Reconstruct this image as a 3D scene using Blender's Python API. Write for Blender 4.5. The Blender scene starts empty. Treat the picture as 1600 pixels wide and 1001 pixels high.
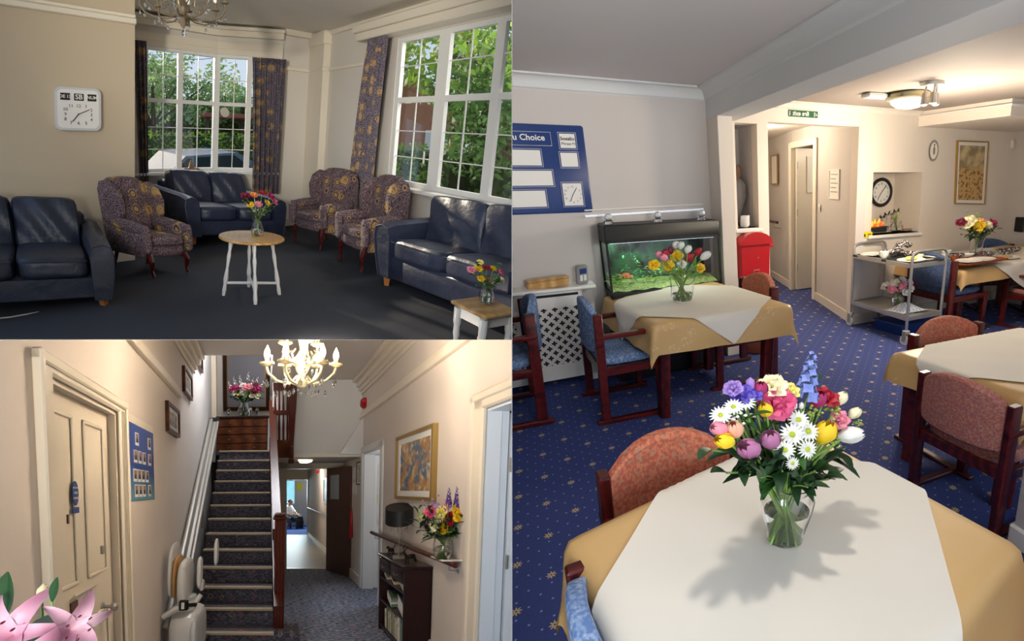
import bpy, bmesh, math, random
from mathutils import Vector, Matrix
import numpy as np
random.seed(7)
PI = math.pi
S = bpy.context.scene
C = S.collection
# ------------------------------------------------------------------ camera, view, sky
FPX, PX, PY = 800.0, 800.0, 500.0          # focal length and centre of the 1600x1001 frame, in pixels
cam_d = bpy.data.cameras.new('camera')
cam_d.sensor_width = 36.0
cam_d.lens = 18.0
cam_d.clip_start = 0.05
cam_d.clip_end = 300
cam = bpy.data.objects.new('camera', cam_d)
C.objects.link(cam)
S.camera = cam
S.view_settings.view_transform = 'Standard'
S.view_settings.look = 'None'
S.view_settings.exposure = 0.0
S.view_settings.gamma = 1.0
S.view_settings.use_curve_mapping = False


class Room:
    """One room measured from the photograph: x and y run along its walls, z is up.
    f, c: the room's own perspective; zen: vanishing point of its uprights; yv: vanishing point of its y walls; h: eye height."""
    def __init__(s, f, c, zen, yv, h, depth, sides):
        s.h, s.f, s.c, s.sides = h, f, c, sides
        up = -np.array([zen[0] - c[0], zen[1] - c[1], f], float)
        up /= np.linalg.norm(up)
        y = np.array([yv[0] - c[0], yv[1] - c[1], f], float)
        y -= up * (y @ up)
        y /= np.linalg.norm(y)
        s.R = np.stack([np.cross(y, up), y, up], 1)
        k = depth / FPX
        s.A = np.array([[f * k, 0, (c[0] - PX) * k], [0, f * k, (c[1] - PY) * k], [0, 0, depth]])
        s.G = s.A @ s.R                     # wall directions of this room, seen from the eye point

    def ray(s, u, v):
        return s.R.T @ np.array([(u - s.c[0]) / s.f, (v - s.c[1]) / s.f, 1.0])

    def z(s, u, v, z=0.0):                  # the point at height z that shows at u, v
        d = s.ray(u, v)
        t = (z - s.h) / d[2]
        return Vector((d[0] * t, d[1] * t, z))

    def x(s, u, v, x):                      # the point on the wall plane x = const that shows at u, v
        d = s.ray(u, v)
        t = x / d[0]
        return Vector((x, d[1] * t, s.h + d[2] * t))

    def y(s, u, v, y):
        d = s.ray(u, v)
        t = y / d[1]
        return Vector((d[0] * t, y, s.h + d[2] * t))


#            f    centre      uprights      y walls     eye   depth  sides of the dividers it lies on
DIN = Room(713, (1200, 500), (1244, 2958), (820, 300), 1.5, 1.06, ((1, 0, 0),))
LOU = Room(608, (400, 265), (208, 5364), (70, 180), 1.6, 1.15, ((-1, 0, 0), (0, -1, 30 / 800)))
HAL = Room(600, (400, 810), (440, 8810), (412, 765), 1.6, 1.15, ((-1, 0, 0), (0, 1, -30 / 800)))

# world: the dining room's floor is level at z = 0
ex, ey = DIN.G[:, 0], DIN.G[:, 1]
nz = np.cross(ex, ey)
nz /= np.linalg.norm(nz)
wy = ey / np.linalg.norm(ey)
wx = np.cross(wy, nz)
CW = np.stack([wx, wy, nz], 0)              # eye coordinates (right, down, ahead) -> world
EYE = np.array([0, 0, -(nz @ (DIN.G @ np.array([0, 0, -DIN.h])))])
cam.matrix_world = Matrix.Translation(Vector(EYE)) @ Matrix((CW @ np.diag([1.0, -1.0, -1.0])).tolist()).to_4x4()
for r_ in (DIN, LOU, HAL):
    r_.B = CW @ r_.G

# ------------------------------------------------------------------ sky, sun and lamps
wd = bpy.data.worlds.new('sky')
S.world = wd
wd.use_nodes = True
wt = wd.node_tree
bg = wt.nodes['Background']
tc = wt.nodes.new('ShaderNodeTexCoord')
sx = wt.nodes.new('ShaderNodeSeparateXYZ')
wt.links.new(tc.outputs['Generated'], sx.inputs[0])
rp = wt.nodes.new('ShaderNodeValToRGB')
rp.color_ramp.elements[0].position = 0.0
rp.color_ramp.elements[0].color = (.80, .87, .92, 1)
rp.color_ramp.elements[1].position = 0.7
rp.color_ramp.elements[1].color = (.30, .52, .85, 1)
wt.links.new(sx.outputs[2], rp.inputs[0])
wt.links.new(rp.outputs[0], bg.inputs[0])
bg.inputs[1].default_value = 1.0


def lamp(room, name, kind, p, power, col, size=.1, aim=None, size_y=None, behind=None, **kw):
    """lamp at a room position (or behind the eye: right, down, ahead), aimed at another room position"""
    d = bpy.data.lights.new(name, kind)
    d.energy = power
    d.color = col
    if kind == 'AREA':
        d.shape = 'RECTANGLE' if size_y else 'DISK'
        d.size = size
        if size_y:
            d.size_y = size_y
    elif kind == 'SUN':
        d.angle = size
    else:
        d.shadow_soft_size = size
    for k, v in kw.items():
        setattr(d, k, v)
    o = bpy.data.objects.new(name, d)
    C.objects.link(o)
    W = lambda q: Vector(EYE + room.B @ (np.array(q, float) - [0, 0, room.h]))
    P_ = W(p) if behind is None else Vector((CW @ np.array(behind, float) + EYE).tolist())
    o.location = P_
    if aim is not None:
        o.rotation_euler = (W(aim) - P_).to_track_quat('-Z', 'Y').to_euler()
    return o


# dining room: ceiling lamp over the nearest table, far lamps, an added fill from behind the viewer
lamp(DIN, 'ceiling_lamp', 'SPOT', (.40, .84, 2.22), 34, (1, .95, .88), .045, (.42, .74, .7), spot_size=2.6, spot_blend=.6)
lamp(DIN, 'far_ceiling_lamp', 'POINT', (3.1, 2.9, 1.65), 84, (1, .86, .66), .14)
lamp(DIN, 'corridor_lamp', 'POINT', (2.7, 5.7, 2.1), 36, (1, .87, .66), .12)
lamp(DIN, 'side_room_lamp', 'POINT', (4.3, 5.2, 2.0), 12, (1, .9, .72), .12)
lamp(DIN, 'dining_back_fill', 'AREA', (0, 0, 0), 36, (.97, .97, 1), 2.6, (1.2, 3, .9), 1.6, (1.9, -.6, -2.6))
lamp(DIN, 'dining_ceiling_lamp', 'POINT', (3.3, 1.9, 1.7), 11, (1, .92, .8), .14)
# lounge: low sun and daylight through the bay and the garden window
_a, _b = np.array([1.7, 5.45, 2.0]), np.array([2.95, 1.6, .68])
lamp(LOU, 'sun', 'SUN', tuple(_a), 4.2, (1, .86, .66), .012, tuple(_b))
lamp(LOU, 'bay_daylight', 'AREA', (2.0, 7.3, 5.2), 160, (1, .96, .9), 2.0, (1.7, 3, .2), 1.6)
lamp(LOU, 'garden_daylight', 'AREA', (5.6, 2.6, 4.6), 200, (1, .9, .76), 2.0, (1, 3.2, .6), 1.4)
lamp(LOU, 'lounge_back_fill', 'AREA', (0, 0, 0), 38, (1, .93, .84), 1.8, (1.2, 3, 1.9), 1.3, (-1.5, -.75, -1.6))  # added unseen fill lighting the lounge from behind the viewer
# added unseen fill spots behind the viewer brighten the ceilings
lamp(DIN, 'dining_ceiling_fill', 'SPOT', (0, 0, 0), 330, (1, .96, .93), .1, (.7, 1.7, 2.31), None, (1.2, .1, -.5), spot_size=1.15, spot_blend=1.0)
lamp(LOU, 'lounge_ceiling_fill', 'SPOT', (0, 0, 0), 800, (1, .93, .82), .1, (2.3, 3.8, 3.0), None, (-1.2, -.25, -.4), spot_size=.85, spot_blend=1.0)
lamp(HAL, 'hall_ceiling_fill', 'SPOT', (0, 0, 0), 170, (1, .93, .84), .1, (.1, 3.6, 3.36), None, (-.4, .25, -.5), spot_size=1.05, spot_blend=1.0)
# hall: far lamps and daylight, landing lamp, an added fill
lamp(HAL, 'far_corridor_lamp', 'POINT', (1.0, 10.4, 1.95), 20, (1, .95, .86), .12)
lamp(HAL, 'far_room_daylight', 'AREA', (1.2, 16.6, 1.6), 60, (.75, .92, 1), 1.2, (1.2, 14, .6), 1.2)
lamp(HAL, 'landing_lamp', 'POINT', (-.2, 6.0, 4.2), 110, (.95, .95, 1), .15)
lamp(HAL, 'hall_back_fill', 'AREA', (0, 0, 0), 80, (.88, .94, 1), 1.2, (-.7, 3.6, .7), 1.0, (-.45, .6, -1.3))  # added fill behind the eye, standing in for cool side-door daylight


# added thin dividers between the rooms, keeping each one's light apart, along sight lines
def divider(name, corners):
    """corners: (across, down, ahead) from the eye; a slab that thickens gently with distance"""
    me = bpy.data.meshes.new(name)
    a, b, c_ = (Vector(q) for q in corners[:3])
    n = (b - a).cross(c_ - a).normalized()
    v = [Vector(q) + n * s_ * .00022 * Vector(q).length for s_ in (-1, 1) for q in corners]
    me.from_pydata([tuple(CW @ np.array(tuple(q)) + EYE) for q in v], [], [(3, 2, 1, 0), (4, 5, 6, 7), (0, 1, 5, 4), (1, 2, 6, 5), (2, 3, 7, 6), (3, 0, 4, 7)])
    o = bpy.data.objects.new(name, me)
    C.objects.link(o)
    o['kind'] = 'structure'
    return o


DIV = [divider('added_divider', [(0, -2.6, .9), (0, -2.6, 4.25), (0, 2.6, 4.25), (0, 2.6, .9)]),
       divider('added_divider', [(0, -2.6, -5), (0, -2.6, -.3), (0, 2.6, -.3), (0, 2.6, -5)]),
       divider('added_divider_floor', [(0, -.0112, -.3), (0, -.1875, -5), (-5.5, -.1875, -5), (-5.5, -.0112, -.3)]),
       divider('added_divider_floor', [(0, .9 * .0375, .9), (0, 5.2 * .0375, 5.2), (-5.5, 5.2 * .0375, 5.2), (-5.5, .9 * .0375, .9)])]


RIGID = 1.0


class Fr:
    """Where a thing stands: room position, heading, and its own axes in world space."""
    def __init__(s, room, p=(0, 0, 0), yaw=0.0, rigid=None, sc=1.0, dim=(1, 1, 1)):
        s.room = room
        s.p = Vector(p)
        s.yaw = yaw
        s.o = EYE + room.B @ (np.array(tuple(s.p)) - [0, 0, room.h])
        a = math.radians(yaw)
        M = room.B @ np.array([[math.cos(a), -math.sin(a), 0], [math.sin(a), math.cos(a), 0], [0, 0, 1]])
        s.M = M * sc
        k = RIGID if rigid is None else rigid
        if k > 0:
            U, sv, Vt = np.linalg.svd(M)
            Q = U @ Vt
            d = [float(M[:, i] @ Q[:, i]) for i in range(3)]
            s.M = ((1 - k) * M + k * (Q @ np.diag(d))) * sc
        s.M = s.M @ np.diag(dim)

    def at(s, verts):
        return np.asarray(verts, float).reshape(-1, 3) @ s.M.T + s.o


FRAME = {}
ORG = {}


class MB:
    def __init__(s):
        s.v, s.f = [], []

    def add(s, v, f):
        n = len(s.v)
        s.v += [tuple(q) for q in v]
        s.f += [tuple(i + n for i in g) for g in f]
        return s

    def box(s, a, b, m=None):
        (x0, y0, z0), (x1, y1, z1) = a, b
        v = [Vector(q) for q in ((x0, y0, z0), (x1, y0, z0), (x1, y1, z0), (x0, y1, z0), (x0, y0, z1), (x1, y0, z1), (x1, y1, z1), (x0, y1, z1))]
        if m is not None:
            v = [m @ q for q in v]
        return s.add(v, ((0, 3, 2, 1), (4, 5, 6, 7), (0, 1, 5, 4), (1, 2, 6, 5), (2, 3, 7, 6), (3, 0, 4, 7)))

    def bevel(s, a, b, r=0.01, m=None):     # box with chamfered edges
        (x0, y0, z0), (x1, y1, z1) = a, b
        v = []
        idx = {}
        for i, x in enumerate((x0, x1)):
            for j, y in enumerate((y0, y1)):
                for k, z in enumerate((z0, z1)):
                    sx, sy, sz = (1 - 2 * i) * r, (1 - 2 * j) * r, (1 - 2 * k) * r
                    for ax in range(3):
                        q = [x + sx, y + sy, z + sz]
                        q[ax] = (x, y, z)[ax]
                        idx[i, j, k, ax] = len(v)
                        v.append(Vector(q))
        f = []
        for ax in range(3):
            o = [q for q in range(3) if q != ax]
            for e in (0, 1):
                ring = []
                for (p, q) in ((0, 0), (1, 0), (1, 1), (0, 1)):
                    t = [0, 0, 0]
                    t[ax], t[o[0]], t[o[1]] = e, p, q
                    ring.append(idx[t[0], t[1], t[2], ax])
                f.append(ring)
        for ax in range(3):
            o = [q for q in range(3) if q != ax]
            for (p, q) in ((0, 0), (1, 0), (1, 1), (0, 1)):
                t0 = [0, 0, 0]
                t0[o[0]], t0[o[1]] = p, q
                t1 = list(t0)
                t1[ax] = 1
                f.append([idx[(*t0, o[0])], idx[(*t1, o[0])], idx[(*t1, o[1])], idx[(*t0, o[1])]])
        for i in (0, 1):
            for j in (0, 1):
                for k in (0, 1):
                    f.append([idx[i, j, k, 0], idx[i, j, k, 1], idx[i, j, k, 2]])
        if m is not None:
            v = [m @ q for q in v]
        return s.add(v, f)

    def soft(s, c, size, e=4.0, n=8, m=None, puff=0.0, fn=None):   # cushion: a superellipsoid block
        v, f = [], []
        hx, hy, hz = size[0] / 2, size[1] / 2, size[2] / 2
        faces = [((1, 0, 0), (0, 1, 0), (0, 0, 1)), ((-1, 0, 0), (0, 0, 1), (0, 1, 0)), ((0, 1, 0), (0, 0, 1), (1, 0, 0)),
                 ((0, -1, 0), (1, 0, 0), (0, 0, 1)), ((0, 0, 1), (1, 0, 0), (0, 1, 0)), ((0, 0, -1), (0, 1, 0), (1, 0, 0))]
        for nn, a, b in faces:
            nn, a, b = Vector(nn), Vector(a), Vector(b)
            o = len(v)
            for i in range(n + 1):
                for j in range(n + 1):
                    p = math.tan((i / n * 2 - 1) * PI / 4)
                    q = math.tan((j / n * 2 - 1) * PI / 4)
                    w = nn + a * p + b * q
                    r = (abs(w.x) ** e + abs(w.y) ** e + abs(w.z) ** e) ** (1 / e)
                    w = w / r
                    if puff:
                        w.z *= 1 + puff * (1 - w.x * w.x) * (1 - w.y * w.y)
                    w = Vector((w.x * hx, w.y * hy, w.z * hz))
                    if fn:
                        w = Vector(fn(w))
                    w = w + Vector(c)
                    v.append(m @ w if m is not None else w)
            for i in range(n):
                for j in range(n):
                    f.append((o + i * (n + 1) + j, o + (i + 1) * (n + 1) + j, o + (i + 1) * (n + 1) + j + 1, o + i * (n + 1) + j + 1))
        return s.add(v, f)

    def tube(s, path, r, n=8, cap=True, flat=1.0):
        path = [Vector(p) for p in path]
        if not hasattr(r, '__len__'):
            r = [r] * len(path)
        v, f = [], []
        prev = None
        for i, p in enumerate(path):
            t = (path[min(i + 1, len(path) - 1)] - path[max(i - 1, 0)])
            t = t.normalized() if t.length > 1e-9 else Vector((0, 0, 1))
            a = prev if prev is not None else (Vector((0, 0, 1)) if abs(t.z) < 0.9 else Vector((1, 0, 0)))
            a = (a - t * a.dot(t)).normalized()
            prev = a
            b = t.cross(a)
            for k in range(n):
                w = 2 * PI * k / n
                v.append(p + (a * math.cos(w) + b * math.sin(w) * flat) * r[i])
        m = len(path)
        for i in range(m - 1):
            for k in range(n):
                f.append((i * n + k, i * n + (k + 1) % n, (i + 1) * n + (k + 1) % n, (i + 1) * n + k))
        if cap:
            f.append(tuple(range(n))[::-1])
            f.append(tuple((m - 1) * n + k for k in range(n)))
        return s.add(v, f)

    def lathe(s, prof, n=16, o=(0, 0, 0), m=None, cap=True):      # prof: (radius, height)
        v, f = [], []
        for r, z in prof:
            for k in range(n):
                w = 2 * PI * k / n
                p = Vector((o[0] + r * math.cos(w), o[1] + r * math.sin(w), o[2] + z))
                v.append(m @ p if m is not None else p)
        for i in range(len(prof) - 1):
            for k in range(n):
                f.append((i * n + k, i * n + (k + 1) % n, (i + 1) * n + (k + 1) % n, (i + 1) * n + k))
        if cap:
            f.append(tuple(range(n))[::-1])
            f.append(tuple((len(prof) - 1) * n + k for k in range(n)))
        return s.add(v, f)

    def ball(s, c, r, n=8, m=None):
        if not hasattr(r, '__len__'):
            r = (r, r, r)
        v, f = [], []
        k2 = n // 2
        for i in range(k2 + 1):
            a = PI * i / k2
            for j in range(n):
                b = 2 * PI * j / n
                p = Vector((c[0] + r[0] * math.sin(a) * math.cos(b), c[1] + r[1] * math.sin(a) * math.sin(b), c[2] + r[2] * math.cos(a)))
                v.append(m @ p if m is not None else p)
        for i in range(k2):
            for j in range(n):
                f.append((i * n + j, (i + 1) * n + j, (i + 1) * n + (j + 1) % n, i * n + (j + 1) % n))
        return s.add(v, f)

    def prism(s, poly, a, b, axis='z', m=None):                  # 2-D outline pushed from a to b
        def P(q, h):
            p = Vector((q[0], q[1], h)) if axis == 'z' else (Vector((q[0], h, q[1])) if axis == 'y' else Vector((h, q[0], q[1])))
            return m @ p if m is not None else p
        n = len(poly)
        v = [P(q, a) for q in poly] + [P(q, b) for q in poly]
        return s.add(v, [tuple(range(n))[::-1], tuple(range(n, 2 * n))] + [(i, (i + 1) % n, n + (i + 1) % n, n + i) for i in range(n)])

    def slab(s, pts, off):                                        # polygon with thickness vector
        pts = [Vector(p) for p in pts]
        off = Vector(off)
        n = len(pts)
        return s.add(pts + [p + off for p in pts], [tuple(range(n))[::-1], tuple(range(n, 2 * n))] + [(i, (i + 1) % n, n + (i + 1) % n, n + i) for i in range(n)])

    def grid(s, fn, nu, nv):
        v = [fn(i / nu, j / nv) for i in range(nu + 1) for j in range(nv + 1)]
        return s.add(v, [(i * (nv + 1) + j, (i + 1) * (nv + 1) + j, (i + 1) * (nv + 1) + j + 1, i * (nv + 1) + j + 1) for i in range(nu) for j in range(nv)])


def mesh(name, mb, mat, parent=None, fr=None, ang=35):
    if parent is False or not mb.v:         # nothing to build, or its part lies wholly beyond a divider
        return False
    if fr is None:
        fr = FRAME[parent.name]
    W = fr.at(mb.v)
    me = bpy.data.meshes.new(name)
    root_o = ORG[parent.name] if parent is not None else fr.o
    me.from_pydata([tuple(q) for q in W - root_o], [], mb.f)
    at = me.attributes.new('nat', 'FLOAT_VECTOR', 'POINT')
    at.data.foreach_set('vector', np.asarray(mb.v, np.float32).ravel())
    bm = bmesh.new()
    bm.from_mesh(me)
    eye = Vector(EYE - root_o)
    for sd in fr.room.sides:                # cut flush with the added dividers
        n = Vector((CW @ np.array(sd, float)).tolist()).normalized()
        dist = [(vv.co - eye).dot(n) for vv in bm.verts]
        if not dist or max(dist) < 0.0005:
            bm.free()
            bpy.data.meshes.remove(me)
            return False
        if min(dist) < 0:
            bmesh.ops.bisect_plane(bm, geom=bm.verts[:] + bm.edges[:] + bm.faces[:], plane_co=eye, plane_no=n, clear_inner=True)
    bmesh.ops.recalc_face_normals(bm, faces=bm.faces[:])
    bm.to_mesh(me)
    bm.free()
    if ang:
        me.polygons.foreach_set('use_smooth', [True] * len(me.polygons))
        me.set_sharp_from_angle(angle=math.radians(ang))
    me.materials.append(mat)
    o = bpy.data.objects.new(name, me)
    C.objects.link(o)
    if parent is not None:
        o.parent = parent                   # parts and sub-parts share the thing's origin
    else:
        o.location = Vector(fr.o)
    FRAME[o.name] = fr
    ORG[o.name] = root_o
    return o


def thing(name, label, cat, fr, group=None):
    o = bpy.data.objects.new(name, None)
    o.empty_display_size = 0.05
    C.objects.link(o)
    o.location = Vector(fr.o)
    o['label'] = label
    o['category'] = cat
    if group:
        o['group'] = group
    FRAME[o.name] = fr
    ORG[o.name] = fr.o
    return o


def solo(name, label, cat, mb, mat, fr, group=None, kind=None, ang=35):
    o = mesh(name, mb, mat, None, fr, ang)
    if not o:
        return False
    o['label'] = label
    o['category'] = cat
    if group:
        o['group'] = group
    if kind:
        o['kind'] = kind
    return o


def struct(name, mb, mat, room, ang=25):
    o = mesh(name, mb, mat, None, Fr(room, (0, 0, 0), 0, 0), ang)
    if o:
        o['kind'] = 'structure'
    return o


def room_fr(room, p=(0, 0, 0)):             # aligned to the room's own walls (things fixed flat on them)
    return Fr(room, p, 0, 0)


_font = {}


def text(s_, size, ext=0.002, bold=False):  # lettering as a mesh in the x-z plane, centred, facing -y
    cu = bpy.data.curves.new('lettering', 'FONT')
    cu.body = s_
    cu.size = size
    cu.extrude = ext
    cu.align_x = 'CENTER'
    cu.align_y = 'CENTER'
    cu.resolution_u = 3
    if bold:
        cu.offset = size * 0.02
    o = bpy.data.objects.new('lettering', cu)
    C.objects.link(o)
    bpy.context.view_layer.update()
    me = bpy.data.meshes.new_from_object(o.evaluated_get(bpy.context.evaluated_depsgraph_get()))
    v = [(p.co.x, -p.co.z, p.co.y) for p in me.vertices]
    f = [tuple(p.vertices) for p in me.polygons]
    bpy.data.objects.remove(o)
    bpy.data.curves.remove(cu)
    bpy.data.meshes.remove(me)
    return v, f


def put(mb, vf, org, xd=(1, 0, 0), yd=(0, 1, 0), zd=(0, 0, 1)):
    org, xd, yd, zd = Vector(org), Vector(xd), Vector(yd), Vector(zd)
    mb.add([org + xd * p[0] + yd * p[1] + zd * p[2] for p in vf[0]], vf[1])


# ------------------------------------------------------------------ materials
def rgb(h, k=1.0):
    if isinstance(h, str):
        c = [int(h[i:i + 2], 16) / 255 for i in (0, 2, 4)]
        c = [(q / 12.92 if q <= 0.04045 else ((q + 0.055) / 1.055) ** 2.4) * k for q in c]
        return (*c, 1)
    return (*h, 1)


class NT:
    def __init__(s, name):
        s.m = bpy.data.materials.new(name)
        s.m.use_nodes = True
        s.t = s.m.node_tree
        s.b = s.t.nodes['Principled BSDF']
        s.at = None

    def n(s, typ, **kw):
        nd = s.t.nodes.new(typ)
        for k, v in kw.items():
            if k.startswith('i_'):
                key = k[2:]
                sock = nd.inputs[int(key)] if key.isdigit() else nd.inputs[key.replace('_', ' ')]
                s.put(v, sock)
            else:
                setattr(nd, k, v)
        return nd

    def put(s, v, sock):
        if hasattr(v, 'is_output'):
            s.t.links.new(v, sock)
        elif hasattr(v, 'outputs'):
            s.t.links.new(v.outputs[0], sock)
        else:
            sock.default_value = v

    def pos(s):
        if s.at is None:
            s.at = s.n('ShaderNodeAttribute', attribute_name='nat').outputs['Vector']
        return s.at

    def m2(s, op, a, b=0.0, c=0.0):
        return s.n('ShaderNodeMath', operation=op, i_0=a, i_1=b, i_2=c).outputs[0]

    def mix(s, fac, a, b):
        nd = s.n('ShaderNodeMix', data_type='RGBA')
        s.put(fac, nd.inputs[0])
        s.put(a, nd.inputs[6])
        s.put(b, nd.inputs[7])
        return nd.outputs[2]

    def noise(s, sc, det=3.0, vec=None):
        return s.n('ShaderNodeTexNoise', i_Vector=vec or s.pos(), i_Scale=sc, i_Detail=det).outputs[0]

    def set(s, **kw):
        for k, v in kw.items():
            s.put(v, s.b.inputs[k.replace('_', ' ')])
        return s

    def bump(s, h, st=0.3, d=0.01):
        s.set(Normal=s.n('ShaderNodeBump', i_Height=h, i_Strength=st, i_Distance=d).outputs[0])
        return s

    def step(s, v, a, b):                   # smooth 0..1 between a and b
        nd = s.n('ShaderNodeMapRange', interpolation_type='SMOOTHSTEP')
        s.put(v, nd.inputs[0])
        nd.inputs[1].default_value = a
        nd.inputs[2].default_value = b
        return nd.outputs[0]


def plain(name, col, rough=0.6, metal=0.0, bump=0.0, bs=80, var=0.0, vs=4, **kw):
    t = NT(name)
    c = rgb(col)
    if var:
        t.set(Base_Color=t.mix(t.noise(vs), tuple(q * (1 - var) for q in c[:3]) + (1,), tuple(min(1, q * (1 + var)) for q in c[:3]) + (1,)))
    else:
        t.set(Base_Color=c)
    t.set(Roughness=rough, Metallic=metal)
    if bump:
        t.bump(t.noise(bs), bump, 0.004)
    t.set(**kw)
    return t.m


def leafm(name, col, vs=3):
    t = NT(name)
    c = rgb(col)
    cc = t.mix(t.noise(vs), tuple(q * .5 for q in c[:3]) + (1,), tuple(min(1, q * 1.6) for q in c[:3]) + (1,))
    t.set(Base_Color=cc, Roughness=.6)
    tr = t.n('ShaderNodeBsdfTranslucent')
    t.put(cc, tr.inputs[0])
    mx = t.n('ShaderNodeMixShader')
    mx.inputs[0].default_value = .55
    t.t.links.new(t.b.outputs[0], mx.inputs[1])
    t.t.links.new(tr.outputs[0], mx.inputs[2])
    t.t.links.new(mx.outputs[0], t.t.nodes['Material Output'].inputs[0])
    return t.m


def glow(name, col, st):
    t = NT(name)
    t.set(Base_Color=rgb(col), Emission_Color=rgb(col), Emission_Strength=st, Roughness=0.4)
    return t.m


def glass(name, col='FFFFFF', rough=0.02, ior=1.45):
    t = NT(name)
    t.set(Base_Color=rgb(col), Roughness=rough, IOR=ior, Transmission_Weight=1.0)
    return t.m


def pane_mat(name, a=0.12, col='DDE8EE'):    # thin window glass: mostly clear, a little reflection
    m = bpy.data.materials.new(name)
    m.use_nodes = True
    t = m.node_tree
    t.nodes.clear()
    o = t.nodes.new('ShaderNodeOutputMaterial')
    mx = t.nodes.new('ShaderNodeMixShader')
    tr = t.nodes.new('ShaderNodeBsdfTransparent')
    gl = t.nodes.new('ShaderNodeBsdfGlossy')
    gl.inputs['Roughness'].default_value = 0.02
    gl.inputs['Color'].default_value = rgb(col)
    fr = t.nodes.new('ShaderNodeLayerWeight')
    p4 = t.nodes.new('ShaderNodeMath')
    p4.operation = 'POWER'
    p4.inputs[1].default_value = 4.0
    ad = t.nodes.new('ShaderNodeMath')
    ad.operation = 'MULTIPLY_ADD'
    ad.inputs[1].default_value = .5
    ad.inputs[2].default_value = .03
    t.links.new(fr.outputs['Facing'], p4.inputs[0])
    t.links.new(p4.outputs[0], ad.inputs[0])
    t.links.new(ad.outputs[0], mx.inputs[0])
    t.links.new(tr.outputs[0], mx.inputs[1])
    t.links.new(gl.outputs[0], mx.inputs[2])
    t.links.new(mx.outputs[0], o.inputs[0])
    return m


M = {}


def wallm(name, col, var=0.03):
    t = NT(name)
    c = rgb(col)
    t.set(Base_Color=t.mix(t.noise(1.3, 4), tuple(q * (1 - var) for q in c[:3]) + (1,), tuple(min(1, q * (1 + var)) for q in c[:3]) + (1,)), Roughness=0.75)
    t.bump(t.noise(60, 3), 0.12, 0.003)
    return t.m


def wood(name, a, b, sc=(14, 2, 2), rough=0.35, n=6):
    t = NT(name)
    mp = t.n('ShaderNodeMapping', i_Vector=t.pos(), i_Scale=sc).outputs[0]
    w = t.n('ShaderNodeTexWave', i_Vector=mp, i_Scale=1.2, i_Distortion=5.0, i_Detail=3.0).outputs[1]
    q = t.m2('MULTIPLY', w, t.noise(n, 4, mp))
    t.set(Base_Color=t.mix(t.step(q, 0.0, 0.8), rgb(a), rgb(b)), Roughness=rough)
    return t.m


def carpet_dots():
    t = NT('blue_motif_carpet')
    s3 = t.n('ShaderNodeSeparateXYZ', i_0=t.pos())
    x, y = s3.outputs[0], s3.outputs[1]

    def lattice(pitch, ox=0.0):
        u = t.m2('MULTIPLY', t.m2('ADD', x, y), 1 / pitch)
        v = t.m2('MULTIPLY', t.m2('SUBTRACT', x, y), 1 / pitch)
        fu = t.m2('SUBTRACT', t.m2('FRACT', t.m2('ADD', u, ox)), 0.5)
        fv = t.m2('SUBTRACT', t.m2('FRACT', t.m2('ADD', v, ox)), 0.5)
        r = t.m2('SQRT', t.m2('ADD', t.m2('MULTIPLY', fu, fu), t.m2('MULTIPLY', fv, fv)))
        return fu, fv, r
    fu, fv, r = lattice(0.25)
    ang = t.m2('ARCTAN2', fv, fu)
    rad = t.m2('ADD', 0.080, t.m2('MULTIPLY', t.m2('COSINE', t.m2('MULTIPLY', ang, 8.0)), 0.036))
    mot = t.m2('LESS_THAN', r, rad)
    hol = t.m2('GREATER_THAN', r, 0.022)
    mot = t.m2('MULTIPLY', mot, hol)
    _, _, r2 = lattice(0.25 / 3, 0.5)
    dot = t.m2('MULTIPLY', t.m2('LESS_THAN', r2, 0.075), t.m2('GREATER_THAN', r, 0.15))
    base = t.mix(t.noise(180, 2), rgb('222E60'), rgb('3A4A8C'))
    c = t.mix(t.m2('MULTIPLY', dot, 0.75), base, rgb('8E9CC8'))
    c = t.mix(t.m2('MULTIPLY', mot, 0.9), c, rgb('C9B27C'))
    t.set(Base_Color=c, Roughness=0.95)
    t.bump(t.noise(300, 2), 0.4, 0.004)
    return t.m


def carpet_persian(name, base, base2, c1, c2, sc, str_=1.0, sq=None):
    t = NT(name)
    vec = t.pos()
    if sq:
        vec = t.n('ShaderNodeMapping', i_Vector=vec, i_Scale=sq).outputs[0]
    v = t.n('ShaderNodeTexVoronoi', distance='MANHATTAN', i_Vector=vec, i_Scale=sc, i_Randomness=0.3)
    d = v.outputs['Distance']
    ring = t.m2('SINE', t.m2('MULTIPLY', d, 26.0))
    sh = t.m2('GREATER_THAN', t.m2('ADD', ring, t.m2('MULTIPLY', t.noise(sc * 9, 2), 1.2)), 1.15)
    b = t.mix(t.step(t.noise(sc * 5, 4, t.n('ShaderNodeMapping', i_Vector=t.pos(), i_Scale=(.7, 2.6, 1.4)).outputs[0]), 0.42, 0.6), rgb(base), rgb(base2))
    cc = t.mix(t.m2('GREATER_THAN', t.n('ShaderNodeSeparateColor', i_0=v.outputs['Color']).outputs[0], 0.5), rgb(c1), rgb(c2))
    inner = t.m2('LESS_THAN', d, 0.42)
    t.set(Base_Color=t.mix(t.m2('MULTIPLY', t.m2('MULTIPLY', sh, inner), 0.75 * str_), b, cc), Roughness=0.95)
    t.bump(t.noise(200, 2), 0.35, 0.004)
    return t.m


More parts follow.
